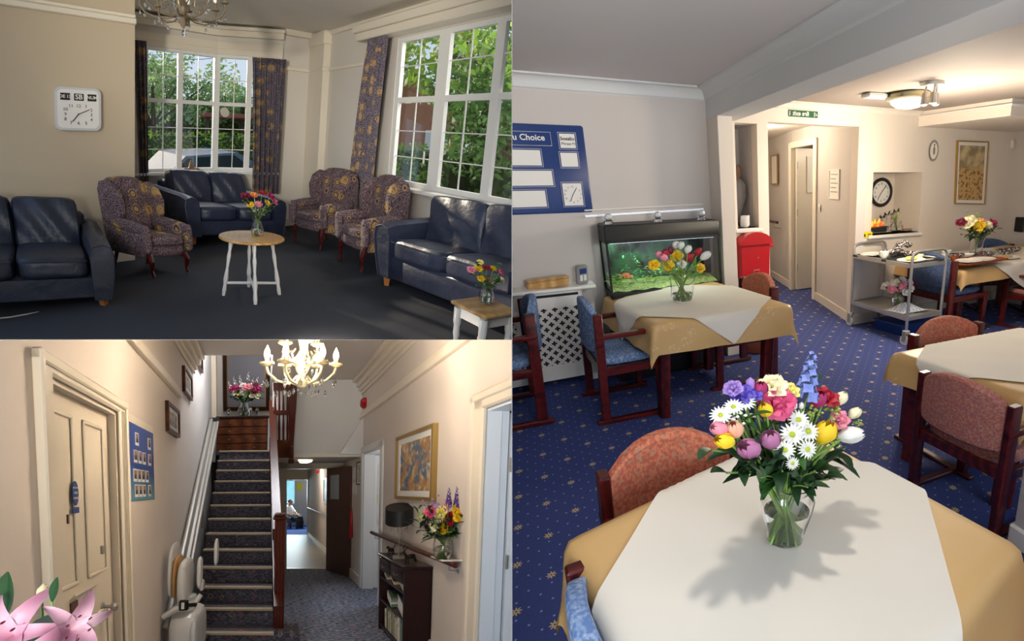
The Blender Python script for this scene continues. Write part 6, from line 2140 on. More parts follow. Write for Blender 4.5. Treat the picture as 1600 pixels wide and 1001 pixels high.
for rz, ys in rows:
    for y_ in ys:
        ph = mesh('portrait_card', MB().box((.006, y_ - .036, rz - .045), (.009, y_ + .036, rz + .045)), M['paper'], root)
        mesh('portrait', MB().box((.009, y_ - .026, rz - .025), (.0105, y_ + .026, rz + .038)), M['tanfig'], ph)
        mesh('figure', MB().prism([(y_ - .022, rz - .024), (y_ + .022, rz - .024), (y_ + .014, rz + .006), (y_ - .014, rz + .006)], .0105, .012, 'x'), M['ink'], ph)

# --- small pictures up the left wall
t_ = NT('grey_engraving')
t_.set(Base_Color=t_.mix(t_.step(t_.noise(18, 5), .42, .6), rgb('5E5A52'), rgb('BDB6A6')), Roughness=.3)
M['engraving'] = t_.m
for q, lb in ((((257, 626), (277, 641), (276, 681), (259, 675)), 'wooden framed small print on the left wall, lowest of the stair pictures'),
              (((284, 574), (297, 586), (297, 623), (285, 614)), 'wooden framed small print higher up beside the ceiling edge')):
    pts = [H.x(u, v, XL) for u, v in q]
    ys = (pts[0].y + pts[3].y) / 2, (pts[1].y + pts[2].y) / 2
    zt, zb = (pts[0].z + pts[1].z) / 2, (pts[2].z + pts[3].z) / 2
    frame_on_wall(H, ((XL, ys[0], zt), (XL, ys[1], zt), (XL, ys[1], zb), (XL, ys[0], zb)), (1, 0, 0), lb, 'picture', 'framed_print', .035, .035, M['chestwood'], M['engraving'], 'small framed prints on the stair wall', M['paper'], .04)
frame_on_wall(H, ((XL, 5.35, 3.62), (XL, 5.8, 3.62), (XL, 5.8, 3.32), (XL, 5.35, 3.32)), (1, 0, 0), 'dark framed print just showing under the hall ceiling edge', 'picture', 'framed_print', .035, .035, M['darkwood'], M['engraving'], 'small framed prints on the stair wall')

# --- stairs: one thing with risers as parts
fr = room_fr(H)
stairs = struct('stairs', MB().box((-.70, 3.80, 0), (.13, 3.9, .01)), M['stair_carpet'], H)
RI, GO, Y0, SX0, SX1 = .175, .235, 3.76, -.755, .095
rib = M['nosing'] = plain('beige_stair_nosing', 'B9A88C', .5)
for k in range(13):
    y_ = Y0 + GO * k
    x1_ = .36 if k == 0 else SX1
    st = mesh('step', MB().box((SX0, y_ + .012, 0 if k == 0 else RI * (k - .2)), (x1_, 7.0 if k == 12 else y_ + GO + .05, RI * (k + 1) - .006)), M['stair_carpet'], stairs, fr)
    mesh('nosing', MB().bevel((SX0 + (.0 if k else .0), y_ - .008, RI * (k + 1) - .028), (SX1, y_ + .045, RI * (k + 1)), .004), rib, st, fr)
struct('trim_stair_string', MB().slab([(-.92, 3.7, .12), (-.92, 6.7, 2.36), (-.92, 6.7, 2.62), (-.92, 3.7, .38)], (.03, 0, 0)), M['hal_trim'], H)
struct('floor_landing', MB().box((-.92, 6.6, 2.2), (.13, 7.55, 2.27)), M['stair_carpet'], H)
struct('trim_landing_post', MB().box((-.92, 6.98, 2.27), (-.84, 7.12, 5.0)), M['hal_trim'], H)
# newel, banister
bn = M['banister']
root = thing('newel_post', 'tall red-brown newel post at the foot of the stairs', 'newel post', Fr(H, (.16, 4.08, .176), 0, .3))
mesh('post', MB().bevel((-.055, -.055, 0), (.055, .055, 1.10), .008), bn, root)
mesh('cap', MB().bevel((-.075, -.075, 1.10), (.075, .075, 1.13), .01).bevel((-.06, -.06, 1.13), (.06, .06, 1.16), .01), bn, root)
root = thing('banister', 'dark red-brown stair banister rising behind the chandelier', 'banister', room_fr(H, (.13, 4.1, 0)))
mesh('handrail', MB().slab([(-.035, .05, 1.06), (-.035, 2.55, 3.00), (-.035, 2.55, 3.12), (-.035, .05, 1.18)], (.10, 0, 0)), bn, root)
mesh('string_board', MB().slab([(-.03, -.2, .0), (-.03, 2.6, 2.0), (-.03, 2.6, 2.50), (-.03, -.2, .40)], (.10, 0, 0)), bn, root)
for k in range(22):
    y_ = .14 + k * .11
    zb = .30 + (y_ + .0) * .745
    zt = 1.10 + (y_ - .05) * .776
    mesh('baluster', MB().lathe([(.022, zb), (.022, zb + .12), (.034, zb + .2), (.02, zb + .3), (.03, zb + .45), (.02, zt - .12), (.022, zt)], 8, (0.012, y_, 0)), bn, root)
# landing balustrade with its drop newel
root = thing('landing_balustrade', 'dark balustrade of the upper landing with a hanging newel drop', 'balustrade', room_fr(H, (.42, 6.25, 0)))
mesh('newel_drop', MB().bevel((-.02, -.04, 2.02), (.07, .04, 2.10), .012).bevel((-.01, -.03, 2.10), (.06, .03, 2.30), .008), M['oakbrown'] if 'oakbrown' in M else M['chestwood'], root)
mesh('landing_newel', MB().slab([(-.01, 0, 2.30), (.06, 0, 2.30), (.13, 0, 3.35), (-.02, 0, 3.35)], (0, .06, 0)), bn, root)
mesh('landing_edge', MB().box((-.26, 0, 2.12), (-.01, .06, 2.40)), M['chestwood'], root)
mesh('landing_rail', MB().box((-.26, 0, 3.18), (-.01, .06, 3.30)).box((-.26, 0, 2.80), (-.01, .05, 2.87)), bn, root)
for k in range(4):
    mesh('baluster', MB().lathe([(.014, 2.4), (.022, 2.6), (.012, 2.75), (.02, 2.9), (.012, 3.1), (.014, 3.2)], 8, (-.23 + .065 * k, .03, 0)), bn, root)
struct('wall_landing_side', MB().box((.15, 6.45, 2.15), (.44, 6.5, 3.36)), M['hal_wall2'], H)

# --- stairlift and rail
rl = lambda y, dz: .38 + (y - 3.5) * (RI / GO) + dz
root = thing('stairlift_rail', 'twin aluminium stairlift rail running up the left side of the stairs', 'stairlift rail', room_fr(H, (-.82, 3.5, 0)))
M['alu'] = plain('satin_aluminium', 'A8A49C', .45, .2)
for dx, w_, dz in ((-.05, .022, .16), (.0, .03, .10), (.055, .018, .12)):
    mesh('rail_tube', MB().tube([(dx, -.2, rl(3.3, dz)), (dx, 3.05, rl(6.55, dz))], w_, 8, flat=1.3), M['alu'], root)
mesh('rail_end', MB().bevel((-.08, 3.0, rl(6.5, .08)), (.08, 3.1, rl(6.5, .2)), .01), M['darkgrey'], root)
for y_ in (.3, 1.6, 2.9):
    mesh('rail_foot', MB().box((-.02, y_ - .02, (y_ + 3.5 - 3.76) * RI / GO + .1), (.02, y_ + .02, rl(y_ + 3.5, .1))), M['grey'], root)
p = H.z(284, 1040, 0)
fr = Fr(H, (-.715, 3.42, 0), 0, .5)
root = thing('stairlift_chair', 'folded cream stairlift chair parked at the foot of the stairs', 'stairlift', fr)
M['liftwhite'] = plain('cream_lift_plastic', 'DAD8D2', .3)
M['lifttan'] = plain('tan_lift_back', 'B98A52', .5)
mesh('motor_body', MB().soft((0, 0, .30), (.25, .34, .42), 5, 7), M['liftwhite'], root)
mesh('side_cover', MB().soft((.10, -.02, .28), (.07, .33, .40), 4, 6), M['ltgrey'], root)
mesh('seat_back', MB().soft((-.13, .0, .86), (.05, .26, .48), 3, 8), M['liftwhite'], root)
mesh('back_pad', MB().soft((-.09, -.02, .80), (.05, .22, .38), 3, 8), M['lifttan'], root)
mesh('folded_seat', MB().soft((-.02, -.03, .76), (.09, .28, .40), 3.2, 8, Matrix.Translation((0, 0, 0)) @ Matrix.Rotation(.0, 4, 'Y')), M['liftwhite'], root)
mesh('armrest', MB().soft((.10, -.02, .83), (.045, .08, .28), 3, 6).soft((.11, .02, .70), (.04, .07, .1), 3, 4), M['liftwhite'], root)
mesh('armrest', MB().soft((.17, .25, .93), (.04, .08, .26), 3, 6), M['liftwhite'], root)
mesh('seat_arm_bar', MB().tube([(-.16, -.14, .50), (-.05, -.15, .57), (.1, -.13, .60), (.14, -.1, .66)], [.028, .03, .028, .02], 8), M['liftwhite'], root)
mesh('seat_post', MB().tube([(.02, 0, .48), (.02, 0, .62)], .05, 10), M['ltgrey'], root)
mesh('belt_buckle', MB().bevel((-.02, -.19, .56), (.06, -.16, .65), .01).bevel((.06, -.185, .59), (.13, -.165, .62), .005), M['black'], root)
mesh('buckle_label', MB().box((.005, -.193, .58), (.03, -.19, .635)), M['paper'], root)
mesh('footrest', MB().bevel((-.10, -.22, .10), (.13, -.16, .16), .01), M['darkgrey'], root)

# --- landing: chest, vase, mirror-like picture
fr = Fr(H, (-.36, 7.08, 2.27), 0, .5)
root = thing('chest_of_drawers', 'brown mahogany chest of drawers at the top of the stairs', 'chest of drawers', fr)
mesh('carcass', MB().bevel((-.44, -.16, 0), (.44, .28, .62), .006), M['chestwood'], root)
mesh('top', MB().bevel((-.46, -.19, .62), (.46, .29, .655), .008), M['darkwood'], root)
for r_, (z0, z1) in enumerate(((.04, .17), (.185, .325), (.34, .46), (.475, .60))):
    xs = ((-.42, -.01), (.01, .42)) if r_ == 3 else ((-.42, .42),)
    for x0, x1 in xs:
        dw = mesh('drawer', MB().bevel((x0, -.18, z0), (x1, -.15, z1), .008), M['chestwood'], root)
        for kx_ in ((x0 + x1) / 2,) if r_ == 3 else (-.22, .22):
            mesh('knob', MB().ball((kx_, -.19, (z0 + z1) / 2), .014, 6), M['brass'], dw)
a_ = (-.76, 7.54)
frame_on_wall(H, ((-.77, 7.55, 4.25), (.12, 7.55, 4.25), (.12, 7.55, 3.12), (-.77, 7.55, 3.12)), (0, -1, 0), 'large dark framed grey picture behind the landing flowers', 'picture', 'framed_picture', .07, .05, M['darkwood'], plain('grey_backing', '77757A', .25), None, M['gold'], .02)
nv = (-.36, 7.0, 2.93)
vase(H, nv, [(.05, 0), (.06, .02), (.10, .10), (.07, .2), (.06, .24), (.09, .29)], 'large clear glass vase on the landing chest', n=18, water=.5)
rnd = random.Random(4)
cols = (('magenta', 'rose', .06), ('white', 'rose', .055), ('paleyellow', 'rose', .06), ('rosepink', 'rose', .055), ('burgundy', 'rose', .05), ('cream', 'rose', .05))
cnames = dict(magenta='magenta', white='white', paleyellow='pale yellow', rosepink='pink', burgundy='dark red', cream='cream')
for k, (u, v) in enumerate(((371, 604), (379, 611), (387, 608), (389, 602), (397, 610), (394, 616), (404, 606), (366, 612), (372, 615), (384, 604), (400, 600), (403, 617), (362, 606), (379, 600))):
    cc, kd, r = cols[k % 6]
    flower(H, nv, .28, H.y(u, v, 6.95 + .03 * (k % 3)), kd, cc, r, cnames[cc] + ' round bloom in the landing bouquet', 'flower', cnames[cc] + ' blooms in the landing bouquet', lod=0)
for k, (u, v) in enumerate(((361, 597), (368, 592), (376, 590), (387, 585), (393, 593), (399, 592), (407, 596))):
    flower(H, nv, .28, H.y(u, v + 8, 7.05), 'spike', 'white', .03, 'slender white blossom spike rising from the landing bouquet', 'flower', 'white spikes in the landing bouquet', d=((u - 384) * .02, 0, 1), lod=0)
foliage(H, nv, .27, [H.y(u, v, 7.0) for u, v in ((362, 622), (370, 626), (378, 628), (386, 628), (394, 626), (402, 622), (408, 612), (360, 614))], M['leafd'], 'leafy green stem in the landing bouquet', 'leafy stems in the landing bouquet', .14, .05)
for k, (x_, lb) in enumerate(((-.62, 'small clear glass ornament at the left of the landing chest'), (-.24, 'clear glass ornament just right of the landing vase'), (-.12, 'small dark ornament at the right of the landing chest'))):
    solo('ornament', lb, 'ornament', MB().lathe([(.03, 0), (.012, .03), (.035, .08), (.02, .12), (.01, .13)], 10), M['darkgrey'] if k == 2 else M['glass'], Fr(H, (x_, 6.96, 2.93)))
# --- chandelier, lit
M['creamglass'] = plain('cream_gold_glass', 'D2C69C', .12, .0, Transmission_Weight=.35, IOR=1.4)
cp = H.y(472, 587, 2.6)
fr = Fr(H, tuple(cp), 0, 1.0)
root = thing('chandelier', 'lit cream and crystal chandelier with candle bulbs in the hall', 'chandelier', fr)
mesh('centre_column', MB().lathe([(.002, -.09), (.03, -.07), (.04, -.03), (.02, 0), (.045, .05), (.05, .12), (.02, .17), (.035, .24), (.05, .29), (.03, .36), (.02, .42)], 16), M['creamglass'], root)
mesh('ceiling_rod', MB().tube([(0, 0, .4), (0, 0, .99)], .006, 6), M['brass'], root)


def candle(R2, rad, z, drop=True, big=1.0):
    pts = [R2 @ Vector(p) for p in ((.03, 0, z - .06), (rad * .35, 0, z - .11), (rad * .7, 0, z - .09), (rad * .95, 0, z - .04), (rad, 0, z))]
    ar = mesh('arm', MB().tube(pts, .009, 7), M['creamglass'], root)
    e = pts[-1]
    mesh('candle_dish', MB().lathe([(.008, 0), (.03, .006), (.046, .018), (.042, .03), (.012, .034), (.012, .05)], 14, e), M['creamglass'], ar)
    mesh('candle_bulb', MB().lathe([(.012, .05), (.020, .075), (.016, .10), (.001, .135)], 12, e), M['bulb'], ar)
    d = MB()
    for q, dz in ((e, .08), (pts[3], .06), (pts[2], .07)):
        d.tube([q, q - Vector((0, 0, dz - .03))], .0012, 4).lathe([(.001, -dz - .035), (.011, -dz - .018), (.008, -dz), (.001, -dz + .01)], 8, q)
    mesh('crystal_drop', d, M['crystal'], ar)
    return e


for k in range(6):
    R2 = Matrix.Rotation(2 * PI * k / 6 + .25, 4, 'Z')
    e = candle(R2, .215, .06)
for k in range(3):
    R2 = Matrix.Rotation(2 * PI * k / 3 + .9, 4, 'Z')
    e = candle(R2, .12, .20)
sc = MB()
for k in range(6):
    R2 = Matrix.Rotation(2 * PI * k / 6, 4, 'Z')
    sc.tube([R2 @ Vector(p) for p in ((.02, 0, .05), (.08, 0, .09), (.10, 0, .14), (.07, 0, .17))], .006, 6)
mesh('scroll', sc, M['creamglass'], root)
d = MB()
for k in range(14):
    a = k * 2.4
    rr = .03 + .09 * (k / 14)
    q = Vector((rr * math.cos(a), rr * math.sin(a), -.05 - .05 * math.cos(k)))
    d.tube([q + Vector((0, 0, .08)), q], .0012, 4).lathe([(.001, -.03), (.010, -.015), (.007, 0), (.001, .01)], 8, q)
mesh('crystal_drop', d, M['crystal'], root)
for a, z_ in ((.5, .12), (2.6, .12), (4.7, .12), (1.5, .27)):
    d_ = bpy.data.lights.new('chandelier_bulb', 'POINT')
    d_.energy = 22; d_.color = (1, .84, .66); d_.shadow_soft_size = .03
    o_ = bpy.data.objects.new('chandelier_bulb', d_)
    C.objects.link(o_)
    o_.location = Vector(fr.at([(.2 * math.cos(a), .2 * math.sin(a), z_)])[0])

# alarm bell, low ceiling light
p = H.x(569, 629, XR - .02)
root = thing('alarm_bell', 'round red alarm bell high on the right wall', 'alarm bell', room_fr(H, (XR, p.y, p.z)))
RY = Matrix.Rotation(-PI / 2, 4, 'Y')
mesh('bell', MB().lathe([(.085, 0), (.085, .03), (.06, .07), (.001, .085)], 20, m=RY), M['red'], root)
mesh('light', MB().ball((-.088, 0, 0), .014, 6), M['paper'], root)
p = H.z(477, 723, 2.13)
root = thing('ceiling_light', 'lit round flush light in the low hall ceiling', 'ceiling light', Fr(H, (.75, 6.9, 2.13)))
mesh('diffuser', MB().lathe([(.12, 0), (.11, -.03), (.06, -.045), (.001, -.05)], 20, cap=False), M['lampdisc'], root)
mesh('rim', MB().lathe([(.13, 0), (.13, -.015), (.115, -.018)], 20, cap=False), M['white'], root)

# brown door, propped open, with vision panel
a, b = Vector((1.24, 7.62, 0)), Vector((1.55, 6.95, 0))
mb = MB(); d_ = (b - a).normalized(); n_ = Vector((-d_.y, d_.x, 0)) * .045
mb.slab([a + Vector((0, 0, .01)), b + Vector((0, 0, .01)), b + Vector((0, 0, 2.02)), a + Vector((0, 0, 2.02))], n_)
dr = struct('door_3', mb, M['doorbrown'], H)
p0, p1 = a.lerp(b, .18), a.lerp(b, .55)
mesh('vision_panel', MB().slab([p0 - n_ * .1 + Vector((0, 0, 1.42)), p1 - n_ * .1 + Vector((0, 0, 1.42)), p1 - n_ * .1 + Vector((0, 0, 1.88)), p0 - n_ * .1 + Vector((0, 0, 1.88))], n_ * 1.2), plain('frosted_pane', 'AEB6B8', .2), dr, pf)
solo('fire_extinguisher', 'narrow red fire extinguisher standing beside the open brown door', 'fire extinguisher', MB().lathe([(.03, 0), (.034, .02), (.034, .40), (.02, .45), (.01, .47), (.01, .5)], 14), M['red'], Fr(H, (1.555, 6.84, .75), 0))
for k, (z_, lb) in enumerate(((1.98, 'small white framed notice high on the wall behind the brown door'), (1.72, 'second small white notice below it beside the brown door'))):
    frame_on_wall(H, ((XR, 6.85, z_), (XR, 6.62, z_), (XR, 6.62, z_ - .2), (XR, 6.85, z_ - .2)), (-1, 0, 0), lb, 'notice', 'wall_notice', .01, .01, M['white'])
frame_on_wall(H, ((XR, 6.58, 2.06), (XR, 6.30, 2.06), (XR, 6.30, 1.68), (XR, 6.58, 1.68)), (-1, 0, 0), 'small dark framed print between the brown door and the white doorway', 'picture', 'framed_print', .02, .02, M['black'], M['engraving'], None, M['paper'], .03)

# right doorway 1 with its white door, and doorway 2 near the viewer
mb = MB()
mb.bevel((XR - .03, 6.17, 0), (XR, 6.27, 2.27), .008).bevel((XR - .03, 5.14, 0), (XR, 5.24, 2.27), .008).bevel((XR - .03, 5.14, 2.17), (XR, 6.27, 2.27), .008)
mb.box((XR, 6.15, 0), (XR + .17, 6.17, 2.17)).box((XR, 5.24, 0), (XR + .17, 5.26, 2.17)).box((XR, 5.24, 2.15), (XR + .17, 6.17, 2.17))
struct('trim_doorway_far', mb, M['white'], H)
dr = struct('door_4', MB().box((XR + .18, 6.18, .01), (XR + .95, 6.22, 2.14)), M['white'], H)
pm = MB()
for z0, z1 in ((.2, .9), (1.05, 2.0)):
    for x0, x1 in ((XR + .23, XR + .50),):
        for a_, b_ in (((x0, z0), (x1, z0 + .02)), ((x0, z1 - .02), (x1, z1)), ((x0, z0), (x0 + .02, z1)), ((x1 - .02, z0), (x1, z1))):
            pm.box((a_[0], 6.17, a_[1]), (b_[0], 6.18, b_[1]))
mesh('panel_moulding', pm, M['white'], dr, pf)
p = H.y(593, 778, 6.17)
solo('warning_sticker', 'small yellow warning sticker on the far white door', 'sticker', MB().box((-.035, -.004, -.07), (.035, 0, .07)), M['yellow'], room_fr(H, (p.x, 6.175, p.z)))
mb = MB()
mb.bevel((XR - .04, 2.80, 0), (XR, 2.95, 2.27), .012).bevel((XR - .055, 2.90, 0), (XR, 2.95, 2.28), .01).bevel((XR - .04, 1.3, 2.17), (XR, 2.95, 2.27), .012).bevel((XR - .055, 1.3, 2.23), (XR, 2.96, 2.29), .01)
struct('trim_doorway_near', mb, M['hal_trim'], H)
M['blueish'] = plain('white_paint_second_door', 'DDE4EC', .35)
struct('trim_doorway_lining', MB().box((XR, 2.80, 0), (XR + .10, 2.84, 2.17)).box((XR + .10, 2.815, 0), (XR + .16, 2.85, 2.17)).box((XR, 1.45, 2.15), (XR + .16, 2.82, 2.19)), M['blueish'], H)
dr = struct('door_5', MB().box((XR + .175, 2.80, .01), (XR + .90, 2.84, 2.14)), M['blueish'], H)
mesh('hinge', MB().tube([(XR + .17, 2.79, 1.02), (XR + .17, 2.79, 1.12)], .010, 8).tube([(XR + .17, 2.79, 1.72), (XR + .17, 2.79, 1.82)], .010, 8), M['chrome'], dr, pf)
struct('wall_side_room', MB().box((XR + .16, 3.6, 0), (3.4, 3.7, 3.0)).box((3.4, .5, 0), (3.5, 3.7, 3.0)).box((XR + .16, 6.9, 0), (3.4, 7.0, 3.0)), M['blueish'], H)
lamp(H, 'white_room_lamp', 'POINT', (2.3, 5.6, 1.9), 8, (.9, .95, 1), .1)

# big framed print on the right wall
t_ = NT('abstract_print_blue_ochre')
nn = t_.noise(7, 6)
a_ = t_.mix(t_.step(nn, .38, .6), rgb('5B6F86'), rgb('C08A4A'))
a_ = t_.mix(t_.step(t_.noise(16, 4), .5, .66), a_, rgb('D8C39C'))
t_.set(Base_Color=a_, Roughness=.25)
frame_on_wall(H, ((XR, 4.57, 2.20), (XR, 3.57, 2.20), (XR, 3.57, 1.49), (XR, 4.57, 1.49)), (-1, 0, 0), 'large gilt framed abstract print in blue and ochre on the right wall', 'picture', 'framed_print', .035, .05, M['gold'], t_.m, None, M['paper'], .06)
# handrail
root = thing('handrail', 'dark wooden handrail on the right hall wall', 'handrail', room_fr(H, (XR - .075, 3.03, 1.0)))
mesh('rail', MB().tube([(0, 0, 0), (0, 2.38, 0)], .024, 12).ball((0, 0, 0), (.024, .012, .024), 8), M['banister'], root)
for y_ in (.10, 2.2):
    mesh('bracket', MB().tube([(0, y_, -.02), (.0, y_, -.06), (.06, y_, -.07), (.075, y_, -.07)], .007, 6).ball((.07, y_, -.07), (.008, .02, .02), 6), M['chrome'], root)
# vase of flowers above the handrail, on a narrow ledge
solo('wall_ledge', 'narrow cream wall ledge under the large hall vase', 'ledge', MB().bevel((-.17, -.10, -.014), (0, .10, 0), .004), M['hal_right'], room_fr(H, (XR, 3.17, 1.035)))
nv = (1.475, 3.17, 1.036)
vase(H, nv, [(.06, 0), (.072, .015), (.082, .07), (.074, .13), (.064, .17), (.08, .20)], 'clear glass vase of bright flowers beside the right hall wall', n=22, water=.6)
for k, (u, v, kd, col, r, lb) in enumerate(((671, 799, 'peony', 'pink', .034, 'pink bloom at the left of the hall bouquet'), (689, 798, 'ranunculus', 'paleyellow', .034, 'pale yellow bloom at the upper middle of the hall bouquet'),
        (703, 809, 'rose', 'red', .040, 'red bloom at the centre of the hall bouquet'), (718, 803, 'peony', 'yellow', .042, 'large yellow bloom at the right of the hall bouquet'),
        (716, 794, 'peony', 'yellow', .034, 'yellow bloom above the large yellow one in the hall bouquet'), (666, 816, 'rose', 'mauve', .032, 'mauve round bloom at the lower left of the hall bouquet'),
        (677, 819, 'rose', 'cream', .034, 'cream round bloom at the lower left of the hall bouquet'), (692, 823, 'ranunculus', 'yellow', .034, 'yellow bloom at the bottom of the hall bouquet'),
        (678, 788, 'spray', 'lilac', .045, 'lilac spray at the upper left of the hall bouquet'), (697, 791, 'spray', 'rosepink', .035, 'dusty pink spray in the hall bouquet'),
        (701, 790, 'spike', 'deep', .030, 'purple delphinium spike at the top left of the hall bouquet'), (714, 790, 'spike', 'deep', .032, 'purple delphinium spike at the top right of the hall bouquet'),
        (727, 788, 'spike', 'deep', .020, 'short purple delphinium spike at the right of the hall bouquet'), (685, 808, 'spray', 'green', .04, 'green filler at the middle of the hall bouquet'),
        (725, 817, 'spray', 'green', .04, 'green filler at the right of the hall bouquet'), (659, 805, 'spray', 'green', .035, 'green filler at the left of the hall bouquet'), (705, 830, 'spray', 'green', .03, 'green filler at the bottom of the hall bouquet'))):
    d = (0, -.1, 1) if kd == 'spike' else (-.5 if u < 690 else -.2, -.8, .5)
    flower(H, nv, .15, H.y(u, v, nv[1] - .03 + .02 * (k % 3)), kd, col, r * (1.0 if kd == 'spike' else 1.22), lb, d=d, lod=1)
foliage(H, nv, .14, [H.y(u, v, nv[1] + random.uniform(-.1, .06)) for u, v in ((653, 800), (655, 815), (660, 828), (668, 838), (682, 840), (698, 840), (712, 838), (724, 832), (735, 826), (738, 812), (736, 795), (730, 805), (672, 828), (715, 826), (648, 822), (690, 835), (705, 835), (728, 838), (742, 804), (664, 790), (662, 812), (720, 820), (676, 812), (700, 815))], M['leafd'], 'leafy green stem in the hall bouquet', 'leafy stems in the hall bouquet', .11, .032)
# bookcase
BX, BY0, BY1, BZ = 1.32, 3.59, 4.37, .88
fr = room_fr(H, (BX, BY0, 0))
W_, D_ = BY1 - BY0, XR - BX - .01
root = thing('bookcase', 'dark wooden bookcase with two small drawers against the right hall wall', 'bookcase', fr)
dk = M['darkwood']
mesh('side_panel', MB().box((0, 0, 0), (D_, .02, BZ - .02)), dk, root)
mesh('side_panel', MB().box((0, W_ - .02, 0), (D_, W_, BZ - .02)), dk, root)
mesh('back_panel', MB().box((D_ - .012, 0, 0), (D_, W_, BZ - .02)), dk, root)
mesh('top', MB().bevel((-.02, -.02, BZ - .025), (D_, W_ + .02, BZ), .006), dk, root)
for z_ in (.05, .34, .60):
    mesh('shelf', MB().box((.01, .02, z_), (D_ - .012, W_ - .02, z_ + .018)), dk, root)
for k in range(2):
    dw = mesh('drawer', MB().bevel((-.006, .03 + k * .37, .70), (.02, .375 + k * .37, .84), .005), dk, root)
    mesh('drawer_pull', MB().tube([(-.012, .15 + k * .37, .775), (-.022, .17 + k * .37, .755), (-.022, .235 + k * .37, .755), (-.012, .255 + k * .37, .775)], .005, 5), M['bronze'], dw)
rnd = random.Random(9)
BC = [plain('book_cover_' + n_, c_, .6) for n_, c_ in (('cream', 'D8CDB0'), ('green', '5E7358'), ('grey', '7E838A'), ('tan', 'A98B5E'), ('slate', '4A5560'), ('pale', 'CFC9BE'))]
cn = ('cream', 'green', 'grey', 'tan', 'slate', 'pale')


def book(y, z, th, hgt, dep, lean, k, where, flat=False):
    o = thing('book', cn[k] + ' book ' + where, 'book', Fr(H, (BX + .02, BY0 + y, z), 0, .5), 'books ' + where)
    if flat:
        mesh('cover', MB().bevel((0, 0, 0), (dep, hgt, th), .002), BC[k], o)
        mesh('pages', MB().box((-.001, .004, .004), (.003, hgt - .004, th - .004)), M['paper'], o)
    else:
        R_ = Matrix.Rotation(lean, 4, 'X')
        mesh('cover', MB().bevel((0, 0, 0), (dep, th, hgt), .002, R_), BC[k], o)
        mesh('spine_label', MB().box((-.0015, th * .15, hgt * .6), (.001, th * .85, hgt * .75), R_), BC[(k + 3) % 6], o)


y_ = .10
for k in range(20):
    th = rnd.uniform(.014, .028)
    book(y_, .075, th, rnd.uniform(.19, .24), .17, -.12, rnd.randrange(6), 'standing on the bottom shelf of the bookcase')
    y_ += th + .006
for s_, (y0_, n_) in enumerate(((.06, 5), (.40, 4))):
    z_ = .36
    for k in range(n_):
        th = rnd.uniform(.018, .03)
        book(y0_ + rnd.uniform(0, .02), z_, th, rnd.uniform(.20, .26), .18, 0, rnd.randrange(6), 'lying on the middle shelf of the bookcase', True)
        z_ += th + .001
for s_, (y0_, n_) in enumerate(((.05, 3), (.33, 2), (.55, 2))):
    z_ = .62
    for k in range(n_):
        th = rnd.uniform(.014, .022)
        book(y0_ + rnd.uniform(0, .02), z_, th, rnd.uniform(.15, .19), .17, 0, rnd.randrange(6), 'lying on the top shelf of the bookcase', True)
        z_ += th + .001
# lamp and figures on the bookcase
lp = (1.415, 4.02, .881)
fr = Fr(H, lp)
root = thing('table_lamp', 'table lamp with a wide black drum shade and hanging crystals', 'lamp', fr)
mesh('lamp_base', MB().bevel((-.06, -.045, 0), (.06, .045, .015), .006), M['chrome'], root)
mesh('lamp_pole', MB().tube([(0, 0, .015), (0, 0, .42)], .006, 8), M['chrome'], root)
mesh('lamp_shade', MB().lathe([(.142, .36), (.150, .36), (.150, .51), (.146, .51), (.142, .36)], 32, cap=False).lathe([(.001, .505), (.146, .505)], 32, cap=False), M['black'], root)
d = MB()
for k in range(14):
    a = 2 * PI * k / 14
    for z_ in range(3 + k % 2):
        d.ball((.09 * math.cos(a), .09 * math.sin(a), .34 - .022 * z_), .008, 6)
mesh('crystal_fringe', d, M['crystal'], root)
M['bronzefig'] = plain('dark_bronze_figure', '2B201A', .35, .6)
solo('cat_figure', 'small dark standing animal figure at the left of the bookcase top', 'figurine', MB().ball((0, 0, .055), (.022, .04, .022), 8).ball((0, -.045, .085), (.016, .02, .018), 8).tube([(-.01, -.025, .05), (-.012, -.028, 0)], .006, 5).tube([(.01, -.025, .05), (.012, -.028, 0)], .006, 5).tube([(-.01, .025, .05), (-.012, .03, 0)], .006, 5).tube([(.01, .025, .05), (.012, .03, 0)], .006, 5).tube([(0, .04, .065), (0, .06, .10)], .004, 5), M['bronzefig'], Fr(H, (1.40, 4.22, .881), -60))
solo('stag_figure', 'long dark bronze animal figurine at the right of the bookcase top', 'figurine', MB().ball((0, 0, .06), (.022, .065, .02), 8).tube([(0, -.05, .07), (0, -.085, .11)], [.012, .009], 6).ball((0, -.095, .115), (.01, .02, .01), 6).tube([(-.01, -.04, .05), (-.012, -.05, 0)], .005, 5).tube([(.01, -.04, .05), (.012, -.045, 0)], .005, 5).tube([(-.01, .05, .05), (-.012, .07, 0)], .005, 5).tube([(.01, .05, .05), (.012, .06, 0)], .005, 5).tube([(0, -.09, .12), (.02, -.07, .16), (.01, -.05, .17)], .003, 4).tube([(0, -.09, .12), (-.02, -.07, .16), (-.01, -.05, .17)], .003, 4), M['bronzefig'], Fr(H, (1.44, 3.76, .881), -60))

